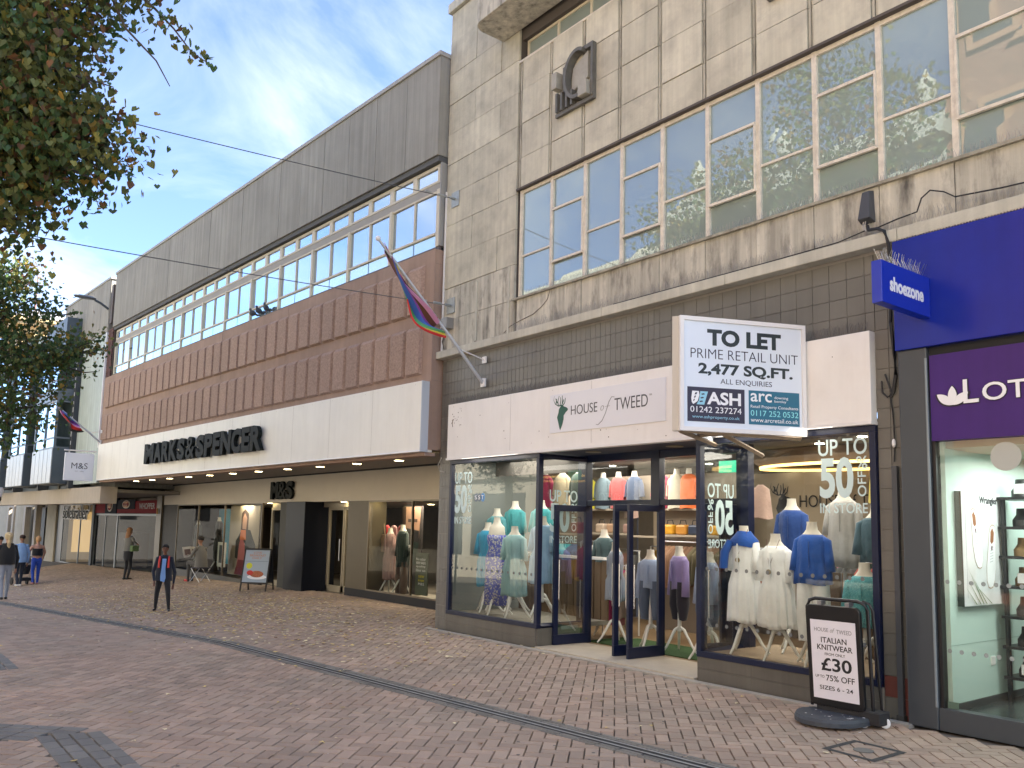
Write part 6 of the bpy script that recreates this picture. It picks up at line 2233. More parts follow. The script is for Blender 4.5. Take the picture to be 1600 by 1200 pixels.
# ---- A-board at the store door
GX, GY = -20.35, 8.05
AF2 = fr(GX, GY, gz(GX, GY), math.radians(48))
ab = thing('pavement_sign', 'black A-frame pavement board with a food poster by the dark pillar of the department store', 'pavement sign', AF2)
for (s_, ty) in ((-1, 1), (1, -1)):
    PT = AF2 @ Matrix.Translation((0, s_ * .02, 1.02)) @ Matrix.Rotation(math.radians(14 * s_), 4, 'X') @ Matrix.Translation((0, 0, -1.02))
    f = MB()
    f.box(-.33, -.30, -.015, .015, -.02, 1.03)
    f.box(.30, .33, -.015, .015, -.02, 1.03)
    f.box(-.30, .30, -.015, .015, .99, 1.03)
    f.box(-.30, .30, -.015, .015, .17, .20)
    f.build('frame', black, parent=ab, F=PT)
    if s_ == -1:
        MB().box(-.30, .30, -.01, .005, .20, .99).build('poster', mat('poster_grey_blue', (.36, .43, .50), .5), parent=ab, F=PT)
        for (t_s, x, z, w2, h2) in (('LOVE', -.10, .90, .2, .05), ('BREAKFAST', -.19, .83, .40, .055), ('DAILY', -.12, .77, .24, .045)):
            text(t_s, x, z, w2, h2, mat('terracotta_print', (.50, .26, .18), .6), 'lettering', ab, PT, y=-.0105, bold=.02)
        MB().box(-.28, .28, -.0105, -.0101, .71, .715).build('rule_print', MATS['dark_column'], parent=ab, F=PT)
        MB().disc(-.17, .60, .075, -.0112, -.0102, 20).build('yellow_roundel', mat('lime_yellow', (.62, .62, .04), .5), parent=ab, F=PT)
        MB().disc(.05, .33, .24, -.0112, -.0102, 26, .06).build('plate_print', white_gloss, parent=ab, F=PT)
        MB().disc(.04, .40, .17, -.0122, -.0112, 18, .08).build('food_print', mat('food_brown', (.40, .12, .05), .6, var=.5, vscale=30), parent=ab, F=PT)
        MB().disc(-.13, .43, .08, -.0127, -.0122, 14, .06).build('food_print', mat('food_red', (.55, .04, .03), .6), parent=ab, F=PT)
    else:
        MB().box(-.30, .30, -.005, .005, .20, .99).build('back_board', matt_black, parent=ab, F=PT)

# ---- displays inside the department store windows
def poster(label, x0, x1, z0, z1, y, col, kindp):
    t = thing('window_poster', label, 'poster', fr(x0, y, z0))
    MB().box(x0, x1, y, y + .03, z0, z1).build('panel', mat('poster_%s' % kindp, col, .6), parent=t)
    w_, h_ = x1 - x0, z1 - z0
    return t, w_, h_
pt, pw, ph_ = poster('tall beige poster of a woman in a dark coat and orange scarf', -26.5, -24.1, -.02, 2.08, 9.5, (.36, .31, .25), 'beige')
x0, z0 = -26.5, -.02
def pr(parent, poly, m, off):
    MB().prism(poly, 9.5 - off, 9.5 - off + .002).build('print_shape', m, parent=parent)
skin_p = mat('print_skin', (.42, .24, .16), .6)
coat_p = mat('print_dark_coat', (.025, .028, .03), .6)
hair_p = mat('print_hair', (.06, .035, .025), .6)
org_p = mat('print_orange', (.60, .16, .04), .6)
pink_p = mat('print_pink', (.48, .14, .14), .6)
red_p = mat('print_wine', (.22, .02, .04), .6)
pr(pt, [(-25.55, 1.2), (-24.95, 1.2), (-24.95, 1.85), (-25.25, 1.98), (-25.5, 1.85)], hair_p, .004)
pr(pt, [(-25.4, 1.32), (-25.1, 1.32), (-25.05, 1.7), (-25.25, 1.85), (-25.42, 1.7)], skin_p, .007)
pr(pt, [(-25.9, .5), (-24.5, .3), (-24.3, .9), (-24.75, 1.35), (-25.4, 1.38), (-25.9, 1.0)], coat_p, .009)
pr(pt, [(-25.75, .1), (-25.0, .1), (-25.15, .95), (-25.45, 1.2), (-25.6, .9)], pink_p, .011)
pr(pt, [(-25.9, -.0), (-24.9, -.0), (-25.1, .45), (-25.6, .45)], red_p, .013)
pr(pt, [(-25.55, 1.05), (-25.05, 1.05), (-25.1, 1.35), (-25.5, 1.35)], org_p, .015)
pt2, _, _ = poster('small white framed picture board in front of the beige poster', -26.62, -25.95, .20, .95, 9.2, (.55, .53, .46), 'cream')
MB().box(-26.45, -26.12, 9.19, 9.2, .32, .86).build('print_shape', coat_p, parent=pt2)
pt3, _, _ = poster('large plain turquoise display panel in the left store window', -29.0, -27.4, .2, 2.0, 10.0, (.02, .28, .42), 'turquoise')
pt4, _, _ = poster('tall poster of a face behind a dark camera at the right store window', -16.0, -15.2, .1, 2.02, 9.5, (.06, .05, .05), 'dark')
for (poly, m, off) in (([(-15.85, 1.35), (-15.3, 1.35), (-15.25, 2.0), (-15.85, 2.0)], skin_p, .004), ([(-15.75, 1.68), (-15.62, 1.68), (-15.62, 1.74), (-15.75, 1.75)], hair_p, .006), ([(-15.52, 1.68), (-15.38, 1.68), (-15.38, 1.75), (-15.52, 1.74)], hair_p, .006), ([(-15.8, 1.25), (-15.3, 1.25), (-15.3, 1.5), (-15.8, 1.55)], black, .008),
                       ([(-15.9, 1.35), (-15.85, 2.0), (-15.97, 2.0), (-15.97, 1.2)], hair_p, .006), ([(-15.9, .75), (-15.35, .8), (-15.3, 1.25), (-15.75, 1.3)], mat('print_green', (.03, .06, .05), .6), .010), ([(-15.7, 1.12), (-15.5, 1.18), (-15.5, 1.24), (-15.7, 1.18)], white_gloss, .012)):
    pr(pt4, poly, m, off)
pt5, _, _ = poster('sage green panel with white and yellow lettering in the right store window', -15.15, -14.7, .2, 1.05, 9.35, (.10, .12, .085), 'sage')
for i, s_ in enumerate(('No other', 'store wears', 'quality', 'like us')):
    text(s_, -15.12, .90 - .075 * i, .36, .05, white_gloss, 'lettering', pt5, y=9.345)
for i, s_ in enumerate(('new', 'in now', 'M&S')):
    text(s_, -15.02, .55 - .075 * i, .22, .05, mat('yellow_print', (.7, .6, .03), .6) if i < 2 else white_gloss, 'lettering', pt5, y=9.345)
dress_form('headless store form in a pink trench coat holding a bag strap', -16.05, 9.25, 1.55, .45, cloth('pink_trench', (.36, .22, .20)), 0, floor=.16, hemw=.25)
dress_form('headless store form in a dark green jacket over brown trousers', -15.45, 9.2, 1.62, .75, cloth('dark_green', (.02, .04, .035)), 0, floor=.16, kind='skirtless', hemw=.22, low=(.2, cloth('brown_trouser', (.12, .08, .06)), .08), slen=.5)
dress_form('dark coated store form beside the beige poster', -26.9, 9.3, 1.72, .35, cloth('black_coat', (.02, .02, .022)), 0, floor=.05, hemw=.26)
dress_form('grey coated store form in the left store window', -28.9, 9.3, 1.6, .35, cloth('grey_coat', (.10, .11, .12)), 0, floor=.0, hemw=.24)
bg_ = thing('tote_bag', 'beige tote bag hanging in the right store window', 'bag', fr(-16.4, 9.2, 1.1))
MB().box(-16.6, -16.25, 9.2, 9.3, 1.02, 1.40).build('bag_body', mat('beige_leather', (.34, .22, .14), .5), parent=bg_, bevel=.02)
MB().tube([(-16.55, 9.25, 1.4), (-16.45, 9.25, 1.78), (-16.40, 9.25, 1.78), (-16.3, 9.25, 1.4)], .015, 6).build('handle', MATS['beige_leather'], parent=bg_)
for (x, nm, c) in ((-18.6, 'red', (.45, .02, .02)), (-18.25, 'dusty pink', (.32, .15, .14)), (-17.9, 'crimson', (.40, .02, .03))):
    MB().loft([(x, 10.6, .95, .15, .07), (x, 10.6, 1.3, .15, .07), (x, 10.6, 1.55, .12, .06), (x, 10.6, 1.6, .03, .03)], 16, cap=False, rip=4, amp=[.1, .05, 0, 0]).build('blouse', cloth('st' + nm, c), smooth=True, origin=(x, 10.6, 1.6), label=nm + ' top hanging behind the department store doors', cat='top')
MB().box(-15.0 - 1.6, -13.2, 9.1, 9.9, .12, .17).build('display_plinth', mat('plinth_pale', (.35, .31, .25), .6), label='low pale display plinth in the right store window', cat='plinth', origin=(-15, 9.4, .12))


# ================================================================ PEOPLE
def figure(name, label, F, prims, mats_, vox=.011):
    """one continuous body: tapered limbs fused by a voxel remesh, coloured by the nearest limb"""
    b = MB()
    for (p, q, r0, r1, mi, *fl_) in prims:
        p, q = Vector(p), Vector(q)
        sc3 = fl_[0] if fl_ else (1, 1, 1)
        d = q - p
        ln = d.length
        rot = d.to_track_quat('Z', 'Y').to_matrix().to_4x4() if ln > 1e-6 else I4
        rings = []
        for k in range(5):
            t = math.radians(-90 + 90 * k / 4)
            rings.append((0, 0, r0 * math.sin(t), max(.02 * r0, r0 * math.cos(t)), max(.02 * r0, r0 * math.cos(t))))
        for k in range(1, 5):
            t = math.radians(90 * k / 4)
            rings.append((0, 0, ln + r1 * math.sin(t), max(.02 * r1, r1 * math.cos(t)), max(.02 * r1, r1 * math.cos(t))))
        mid = (p + q) / 2
        S = Matrix.Translation(mid) @ Matrix.Diagonal((*sc3, 1)) @ Matrix.Translation(-mid)
        b.T = S @ Matrix.Translation(p) @ rot
        b.loft(rings, 12)
    me = bpy.data.meshes.new('tmp')
    me.from_pydata(b.v, [], b.f)
    o = bpy.data.objects.new('tmp', me)
    COL.objects.link(o)
    rm = o.modifiers.new('r', 'REMESH')
    rm.mode = 'VOXEL'
    rm.voxel_size = vox
    dg = bpy.context.evaluated_depsgraph_get()
    me2 = bpy.data.meshes.new_from_object(o.evaluated_get(dg))
    bpy.data.objects.remove(o)
    nv = len(me2.vertices)
    co = np.empty(nv * 3)
    me2.vertices.foreach_get('co', co)
    co = co.reshape(-1, 3)
    nf = len(me2.polygons)
    ce = np.empty(nf * 3)
    me2.polygons.foreach_get('center', ce)
    ce = ce.reshape(-1, 3)
    best = np.full(nf, 1e9)
    idx = np.zeros(nf, dtype=int)
    for (p, q, r0, r1, mi, *fl_) in prims:
        p, q = np.array(p, float), np.array(q, float)
        sc3 = np.array(fl_[0] if fl_ else (1, 1, 1), float)
        mid = (p + q) / 2
        x = (ce - mid) / sc3 + mid
        d = q - p
        L2 = max(1e-9, d @ d)
        t = np.clip(((x - p) @ d) / L2, 0, 1)
        dist = np.linalg.norm(x - (p + t[:, None] * d), axis=1) - (r0 + (r1 - r0) * t)
        m_ = dist < best
        best[m_] = dist[m_]
        idx[m_] = mi
    me2.materials.clear()
    for m_ in mats_:
        me2.materials.append(m_)
    me2.polygons.foreach_set('material_index', idx.tolist())
    me2.polygons.foreach_set('use_smooth', [True] * nf)
    root = thing(name, label, 'person', F)
    bo = bpy.data.objects.new('body', me2)
    COL.objects.link(bo)
    bo.parent = root
    WM[bo.name] = WM[root.name]
    return root


sk1 = mat('skin_brown', (.17, .075, .045), .55)
sk2 = mat('skin_fair', (.50, .27, .19), .55)
sk3 = mat('skin_tan', (.32, .17, .11), .55)


def body(h, foot, hand, mats_idx, lean=0.0, head_turn=0.0, hip=None, sh_w=.175, build=1.0, shoe=True, knee_f=(.05, .05), elb=None, headf=None):
    """joint targets -> limb list. front is -y; indices: 0 skin 1 top 2 legs 3 shoes"""
    k = h / 1.72
    S, T_, Lg, Sh = mats_idx[:4]
    hipz = .90 * k if hip is None else hip[2]
    hx = 0 if hip is None else hip[0]
    hy = 0 if hip is None else hip[1]
    P = []
    B = build * k
    pel = Vector((hx, hy, hipz))
    che = Vector((hx, hy - lean * .35, hipz + .36 * k))
    shz = hipz + .51 * k
    neck = Vector((hx, hy - lean * .5, shz + .05 * k))
    P.append((pel - Vector((.045 * B, 0, 0)), pel + Vector((.045 * B, 0, 0)), .115 * B, .115 * B, Lg, (1, .85, 1)))
    P.append((pel + Vector((0, 0, .10 * k)), che, .115 * B, .135 * B, T_, (1.12, .8, 1)))
    P.append((che, Vector((hx, hy - lean * .47, shz - .03 * k)), .135 * B, .10 * B, T_, (1.15, .78, 1)))
    for s_ in (-1, 1):
        sh = Vector((hx + s_ * sh_w * k, hy - lean * .47, shz - .035 * k))
        P.append((Vector((hx, sh.y, shz - .02 * k)), sh, .07 * k, .058 * B, T_))
        hd = Vector(hand[0 if s_ < 0 else 1])
        if elb:
            el = Vector(elb[0 if s_ < 0 else 1])
        else:
            el = (sh + hd) / 2 + Vector((s_ * .04 * k, .05 * k, -.01))
        P.append((sh, el, .055 * B, .042 * B, T_))
        P.append((el, hd, .042 * B, .028 * k, mats_idx[4] if len(mats_idx) > 4 else T_))
        dr = (hd - el).normalized()
        pm = hd + dr * .07 * k
        P.append((hd, pm, .026 * k, .030 * k, S, (1, 1, 1)))
        side = dr.cross(Vector((0, 1, 0)))
        if side.length < .1:
            side = Vector((1, 0, 0))
        side.normalize()
        for i in range(4):
            bs = pm + side * (.022 * k * (i - 1.5) / 1.5) + dr * .015
            mdp = bs + dr * .035 * k + Vector((0, -.006, 0))
            P.append((bs, mdp, .0095, .009, S))
            P.append((mdp, mdp + dr * (.026 + .006 * (i in (1, 2))) * k + Vector((0, -.014, -.004)), .009, .0075, S))
        P.append((hd + dr * .03 * k + Vector((0, -.02, 0)), hd + dr * .065 * k + Vector((0, -.05, 0)), .011, .009, S))
        ft = Vector(foot[0 if s_ < 0 else 1])
        hj = pel + Vector((s_ * .085 * k, 0, -.02 * k))
        an = ft + Vector((0, .0, .075 * k))
        kn = (hj + an) / 2 + Vector((s_ * .01, -knee_f[0 if s_ < 0 else 1], 0))
        P.append((hj, kn, .088 * B, .058 * B, Lg))
        P.append((kn, an, .056 * B, .038 * B, Lg))
        P.append((an, ft + Vector((0, 0, .035 * k)), .038 * k, .035 * k, Sh))
        P.append((ft + Vector((0, .03 * k, .032 * k)), ft + Vector((s_ * .015, -.13 * k, .026 * k)), .036 * k, .030 * k, Sh))
    hc = neck + Vector((0, -lean * .12 - .015 * k, .17 * k)) if headf is None else Vector(headf)
    P.append((neck - Vector((0, 0, .05 * k)), hc - Vector((0, -.01, .07 * k)), .052 * k, .047 * k, S))
    P.append((hc + Vector((0, .008, .015 * k)), hc + Vector((0, .008, .016 * k)), .098 * k, .098 * k, S, (.82, .98, 1.08)))
    P.append((hc + Vector((0, -.03 * k, -.05 * k)), hc + Vector((0, -.045 * k, -.085 * k)), .055 * k, .035 * k, S))
    P.append((hc + Vector((0, -.085 * k, .0)), hc + Vector((0, -.108 * k, -.03 * k)), .010 * k, .014 * k, S))
    for s_ in (-1, 1):
        P.append((hc + Vector((s_ * .082 * k, .01 * k, .01 * k)), hc + Vector((s_ * .086 * k, .015 * k, -.025 * k)), .014 * k, .011 * k, S, (.6, 1, 1)))
    return P, hc, k


def face(root, hc, k, F, hair, style='short', lip=None):
    em = mat('eye_dark', (.01, .008, .008), .3)
    for s_ in (-1, 1):
        MB().ell(hc + Vector((s_ * .031 * k, -.083 * k, .012 * k)), (.012 * k, .007 * k, .007 * k), 10, 6).build('eye', em, parent=root, F=F, smooth=True)
        MB().tube([hc + Vector((s_ * .018 * k, -.09 * k, .032 * k)), hc + Vector((s_ * .048 * k, -.082 * k, .032 * k))], .0035 * k, 5).build('eyebrow', hair, parent=root, F=F)
    MB().tube([hc + Vector((-.022 * k, -.088 * k, -.052 * k)), hc + Vector((0, -.094 * k, -.053 * k)), hc + Vector((.022 * k, -.088 * k, -.052 * k))], .0055 * k, 6).build('mouth', lip or mat('lip', (.22, .07, .06), .5), parent=root, F=F)
    hair_part(root, hc, k, F, hair, style)


def hair_part(root, hc, k, F, hair, style):
    b = MB()
    if style == 'short':
        b.loft([(hc.x, hc.y + .03 * k, hc.z + .0 * k, .082 * k, .078 * k), (hc.x, hc.y + .018 * k, hc.z + .055 * k, .090 * k, .100 * k), (hc.x, hc.y + .010 * k, hc.z + .10 * k, .072 * k, .085 * k), (hc.x, hc.y + .01 * k, hc.z + .128 * k, .03 * k, .035 * k)], 18, rip=5, amp=[.02, .03, .03, 0])
    else:
        b.loft([(hc.x, hc.y + .03 * k, hc.z - .06 * k, .075 * k, .070 * k), (hc.x, hc.y + .03 * k, hc.z + .0 * k, .092 * k, .085 * k), (hc.x, hc.y + .018 * k, hc.z + .055 * k, .094 * k, .103 * k), (hc.x, hc.y + .010 * k, hc.z + .10 * k, .074 * k, .088 * k), (hc.x, hc.y + .01 * k, hc.z + .13 * k, .03 * k, .035 * k)], 18, rip=5, amp=[.04, .02, .02, .02, 0])
    if style == 'long':
        b.loft([(hc.x, hc.y + .085 * k, hc.z - .34 * k, .04 * k, .02 * k), (hc.x, hc.y + .10 * k, hc.z - .25 * k, .09 * k, .035 * k), (hc.x, hc.y + .085 * k, hc.z - .12 * k, .095 * k, .045 * k), (hc.x, hc.y + .05 * k, hc.z + .02 * k, .08 * k, .05 * k)], 16, rip=6, amp=[.1, .08, .05, 0])
    if style == 'ponytail':
        b.tube([hc + Vector((0, .09 * k, .06 * k)), hc + Vector((0, .14 * k, .04 * k)), hc + Vector((.01, .15 * k, -.08 * k)), hc + Vector((.015, .13 * k, -.22 * k)), hc + Vector((0, .13 * k, -.36 * k))], [.03 * k, .045 * k, .05 * k, .045 * k, .01 * k], 10)
    if style == 'bun':
        b.ell(hc + Vector((0, .06 * k, .12 * k)), (.045 * k, .045 * k, .04 * k))
    o = b.build('hair', hair, parent=root, F=F, smooth=True)
    if style in ('long', 'ponytail', 'bun'):
        o['kind'] = 'stuff'
    return o


# boy in school uniform, walking towards the camera
bx, by = -18.0, 5.16
H_ = 1.30
F_ = fr(bx, by, gz(bx, by), math.radians(62)) if 0 else fr(bx, by, gz(bx, by), math.radians(68))
# front is -y: turn so he faces right of the camera
P, hc, k = body(H_, [(-.13, .10, 0), (.15, -.17, .0)], [(-.165, -.11, .60), (.19, .03, .545)], (0, 1, 2, 3, 1), lean=.03, knee_f=(.03, .06), sh_w=.16, build=1.12, elb=[(-.20, .01, .78), (.205, .03, .76)])
blz = cloth('navy_blazer', (.010, .014, .028))
boy = figure('person', 'boy in a dark blazer, pale blue shirt and red rucksack straps walking across the paving', F_, P, [sk1, blz, cloth('black_trousers', (.012, .012, .014)), mat('black_shoe', (.01, .01, .01), .3)], .010)
face(boy, hc, k, F_, mat('hair_black', (.012, .010, .010), .8))
b = MB()
b.loft([(0, 0, .60, .165, .118), (0, 0, .72, .152, .108), (0, -.005, .88, .150, .105), (0, -.01, 1.0, .14, .095)], 24, cap=False, rip=4, amp=[.04, .02, 0, 0])
bz = b.build('blazer', blz, parent=boy, F=F_, smooth=True)
sh_ = MB()
sh_.prism([(-.045, .60), (.03, .575), (.05, .66), (.035, .85), (.045, 1.04), (-.03, 1.04), (-.035, .85), (-.05, .7)], -.128, -.10)
sh_.build('shirt_front', cloth('pale_blue_shirt', (.20, .36, .68)), parent=boy, F=F_)
for s_ in (-1, 1):
    MB().tube([(s_ * .085, .06, 1.065), (s_ * .085, -.03, 1.075), (s_ * .088, -.105, 1.0), (s_ * .088, -.118, .86)], .020, 8).build('rucksack_strap', mat('red_strap', (.60, .04, .03), .6), parent=boy, F=F_, smooth=True)
MB().box(-.12, .12, .09, .22, .72, 1.02).build('rucksack', MATS['red_strap'], parent=boy, F=F_, bevel=.03)

# woman at the restaurant window, seen from behind
wx, wy = -29.9, 7.4
F_ = fr(wx, wy, gz(wx, wy), math.radians(115 + 90))
P, hc, k = body(1.66, [(-.03, -.02, 0), (.05, .05, 0)], [(-.16, -.16, 1.18), (.20, -.12, 1.32)], (0, 1, 2, 3), lean=.0, build=1.0)
wm = figure('person', 'long-haired woman in a grey jacket and dark skirt standing at the restaurant window', F_, P, [sk2, cloth('grey_jacket', (.15, .145, .13)), cloth('black_tights', (.012, .012, .014)), mat('black_boot', (.01, .01, .01), .4)], .013)
hair_part(wm, hc, k, F_, mat('hair_auburn', (.24, .11, .04), .7), 'long')
MB().loft([(0, 0, .62, .13, .12), (0, 0, .78, .16, .14), (0, 0, .92, .165, .14), (0, 0, 1.02, .14, .12)], 20).build('skirt', cloth('black_skirt', (.014, .014, .018)), parent=wm, F=F_, smooth=True)
MB().loft([(0, 0, .93, .19, .15), (0, 0, 1.1, .165, .13), (0, 0, 1.32, .175, .13), (0, 0, 1.42, .10, .08)], 20, cap=False).build('jacket', cloth('grey_jacket', (.15, .145, .13)), parent=wm, F=F_, smooth=True)
MB().box(-.36, -.22, -.12, .14, .92, 1.12).build('shoulder_bag', cloth('olive_bag', (.10, .16, .06)), parent=wm, F=F_, bevel=.02)
MB().tube([(-.30, .0, 1.12), (-.20, .02, 1.40)], .008, 5).build('bag_strap', matt_black, parent=wm, F=F_)

# seated man with newspaper
mx_, my_ = -25.35, 8.30
F_ = fr(mx_, my_, gz(mx_, my_), math.radians(-70))
# front (-y) turned to look left along the street
P, hc, k = body(1.68, [(-.09, -.50, 0), (.10, -.44, 0)], [(-.12, -.44, .78), (.14, -.42, .76)], (0, 1, 2, 3), hip=(0, 0, .50), lean=.12, knee_f=(.0, .0), elb=[(-.24, -.16, .74), (.26, -.14, .74)])
# replace straight legs by bent ones
P = [q for q in P]
for i, q in enumerate(P):
    pass
def bend_legs(P, k):
    out = []
    for q in P:
        p0, p1 = Vector(q[0]), Vector(q[1])
        out.append(q)
    return out
NP = []
cnt = 0
for q in P:
    if q[4] == 2 and abs((Vector(q[0]) - Vector(q[1])).length) > .12:
        continue
    NP.append(q)
for s_, ft in ((-1, Vector((-.09, -.50, 0))), (1, Vector((.10, -.44, 0)))):
    hj = Vector((s_ * .09, 0, .50))
    kn = Vector((s_ * .11, -.42, .56))
    NP.append((hj, kn, .085, .06, 2))
    NP.append((kn, ft + Vector((0, .02, .08)), .058, .04, 2))
man = figure('person', 'seated man in a grey jacket reading a newspaper in front of the store window', F_, NP, [sk3, cloth('grey_check_jacket', (.16, .155, .145)), cloth('grey_trouser', (.075, .072, .07)), mat('dark_shoe', (.015, .015, .015), .4)], .012)
face(man, hc, k, F_, mat('hair_black', (.012, .010, .010), .8))
MB().loft([(0, .0, .44, .20, .17), (0, 0, .62, .18, .15), (0, -.04, .86, .185, .14), (0, -.06, 1.0, .11, .09)], 20, cap=False).build('jacket', cloth('grey_check_jacket', (.16, .155, .145)), parent=man, F=F_, smooth=True)
MB().box(-.02, .03, -.115, -.10, .70, .98).build('shirt_front', cloth('cream_shirt', (.5, .46, .38)), parent=man, F=F_)
MB().box(.06, .14, -.56, -.40, .0, .06).build('red_sock_shoe', mat('red_trim', (.65, .05, .06), .5), parent=man, F=F_, bevel=.02)
NF = F_ @ Matrix.Translation((0, -.46, .83)) @ Matrix.Rotation(math.radians(20), 4, 'X')
nw = thing('newspaper', 'open newspaper held up by the seated man', 'newspaper', NF)
for s_ in (-1, 1):
    q = MB()
    q.add([(0, 0, -.12), (s_ * .24, -.07, -.12), (s_ * .24, -.07, .20), (0, 0, .20)], [(0, 1, 2, 3)])
    pg_ = q.build('page', mat('newsprint', (.45, .44, .42), .8), parent=nw, F=NF)
    q = MB()
    q.add([(s_ * .03, .006, -.06), (s_ * .20, -.044, -.06), (s_ * .20, -.044, .12), (s_ * .03, .006, .12)], [(0, 1, 2, 3)])
    q.build('photo_print', mat('newsprint_photo', (.10, .07, .07), .8, var=.5, vscale=30), parent=pg_, F=NF)
SF = fr(mx_, my_, gz(mx_, my_), math.radians(-70))
fs_ = thing('folding_stool', 'folding stool with crossed metal legs under the seated man', 'stool', SF)
MB().box(-.20, .20, -.17, .20, .40, .425).build('seat', cloth('purple_black_seat', (.03, .025, .05)), parent=fs_, F=SF, bevel=.008)
for x in (-.19, .19):
    MB().tube([(x, -.19, .40), (x, .21, .01)], .011, 6).build('leg', steel, parent=fs_, F=SF)
    MB().tube([(x, .19, .40), (x, -.21, .01)], .011, 6).build('leg', steel, parent=fs_, F=SF)

# group at the far left, walking away
def walker(label, x, y, h, top, legs, shoes, skin, hair, style, rot, vox=.014, arms=None, build=1.0, idx=(0, 1, 2, 3), stride=.14):
    F_ = fr(x, y, gz(x, y), rot)
    P, hc, k = body(h, [(-.09, -stride, 0), (.09, stride, .02)], arms or [(-.24, -.05, .80 * h / 1.7), (.24, -.05, .80 * h / 1.7)], idx, build=build, knee_f=(.04, .06))
    r = figure('person', label, F_, P, [skin, top, legs, shoes], vox)
    hair_part(r, hc, k, F_, hair, style)
    return r, F_, hc, k


wa = math.radians(-60)      # walking away down the street: local -y points to -x
aw = math.radians(-80)
r, F_, hc, k = walker('blonde ponytailed woman in a black bomber jacket and pale grey trousers, at the left edge', -24.4, 3.22, 1.62, cloth('black_bomber', (.015, .015, .016)), cloth('pale_grey_joggers', (.32, .35, .40)), mat('black_trainer', (.015, .015, .015), .5), sk2, mat('hair_blonde', (.62, .47, .26), .7), 'ponytail', aw, build=1.08)
MB().loft([(0, 0, .86, .20, .15), (0, 0, .95, .205, .155), (0, 0, 1.2, .20, .15), (0, 0, 1.38, .13, .10)], 20, cap=False).build('jacket', MATS['cloth_black_bomber'], parent=r, F=F_, smooth=True)
r, F_, hc, k = walker('person in a pale blue T-shirt and dark jeans walking away beside the pushchair', -32.7, 4.72, 1.68, cloth('light_blue_tee', (.22, .36, .60)), cloth('dark_jeans', (.015, .022, .04)), mat('white_trainer', (.6, .6, .6), .5), sk3, mat('hair_dark_brown', (.04, .02, .012), .8), 'short', aw, build=1.05)
MB().loft([(0, 0, .80, .20, .15), (0, 0, 1.0, .19, .145), (0, 0, 1.25, .19, .14), (0, 0, 1.40, .12, .09)], 20, cap=False).build('t_shirt', MATS['cloth_light_blue_tee'], parent=r, F=F_, smooth=True)
r, F_, hc, k = walker('woman in bright blue trousers and a strapless black top pushing a pushchair', -33.2, 5.28, 1.60, sk2, cloth('cobalt_trousers', (.02, .07, .42)), mat('pink_sandal', (.45, .2, .18), .5), sk2, mat('hair_sandy', (.48, .27, .12), .7), 'bun', aw, build=1.12, stride=.06, arms=[(-.30, -.28, .92), (.30, -.28, .92)])
MB().loft([(0, 0, .98, .165, .135), (0, 0, 1.12, .165, .13), (0, 0, 1.22, .165, .13)], 20, cap=False).build('bandeau_top', cloth('black_top', (.012, .012, .014)), parent=r, F=F_, smooth=True)
r, F_, hc, k = walker('person in a red top mostly hidden at the far left edge', -35.9, 4.5, 1.66, cloth('red_top', (.45, .02, .03)), cloth('dark_blue_jeans', (.02, .025, .05)), mat('black_trainer', (.015, .015, .015), .5), sk3, mat('hair_black', (.012, .010, .010), .8), 'short', aw)
# pushchair
PX = fr(-33.75, 4.98, gz(-33.75, 4.98), aw)
pc = thing('pushchair', 'black pushchair with a pale hood beside the woman in blue trousers', 'pushchair', PX)
MB().loft([(0, 0, .38, .17, .24), (0, .02, .52, .20, .26), (0, .06, .70, .20, .20)], 16).build('seat', cloth('pushchair_black', (.02, .02, .022)), parent=pc, F=PX, smooth=True)
MB().ell((0, .08, .86), (.20, .20, .17)).build('hood', cloth('pushchair_hood', (.38, .36, .34)), parent=pc, F=PX, smooth=True)
for x in (-.24, .24):
    MB().tube([(x, .30, .12), (x, .0, .45), (x, -.20, .12)], .014, 6).build('frame', steel, parent=pc, F=PX)
    MB().tube([(x, .0, .45), (x, .35, .98)], .014, 6).build('push_bar', black, parent=pc, F=PX)
    for y in (.32, -.24):
        wq_ = MB(T=Matrix.Translation((x + .02, y, .13)) @ Matrix.Rotation(math.radians(90), 4, 'Z'))
        wq_.disc(0, 0, .13, -.02, .02, 20)
        wq_.build('wheel', matt_black, parent=pc, F=PX, bevel=.008)
MB().tube([(-.24, .35, .98), (.24, .35, .98)], .016, 6).build('handle', black, parent=pc, F=PX)
MB().box(-.2, .2, -.1, .25, .16, .26).build('basket', matt_black, parent=pc, F=PX)


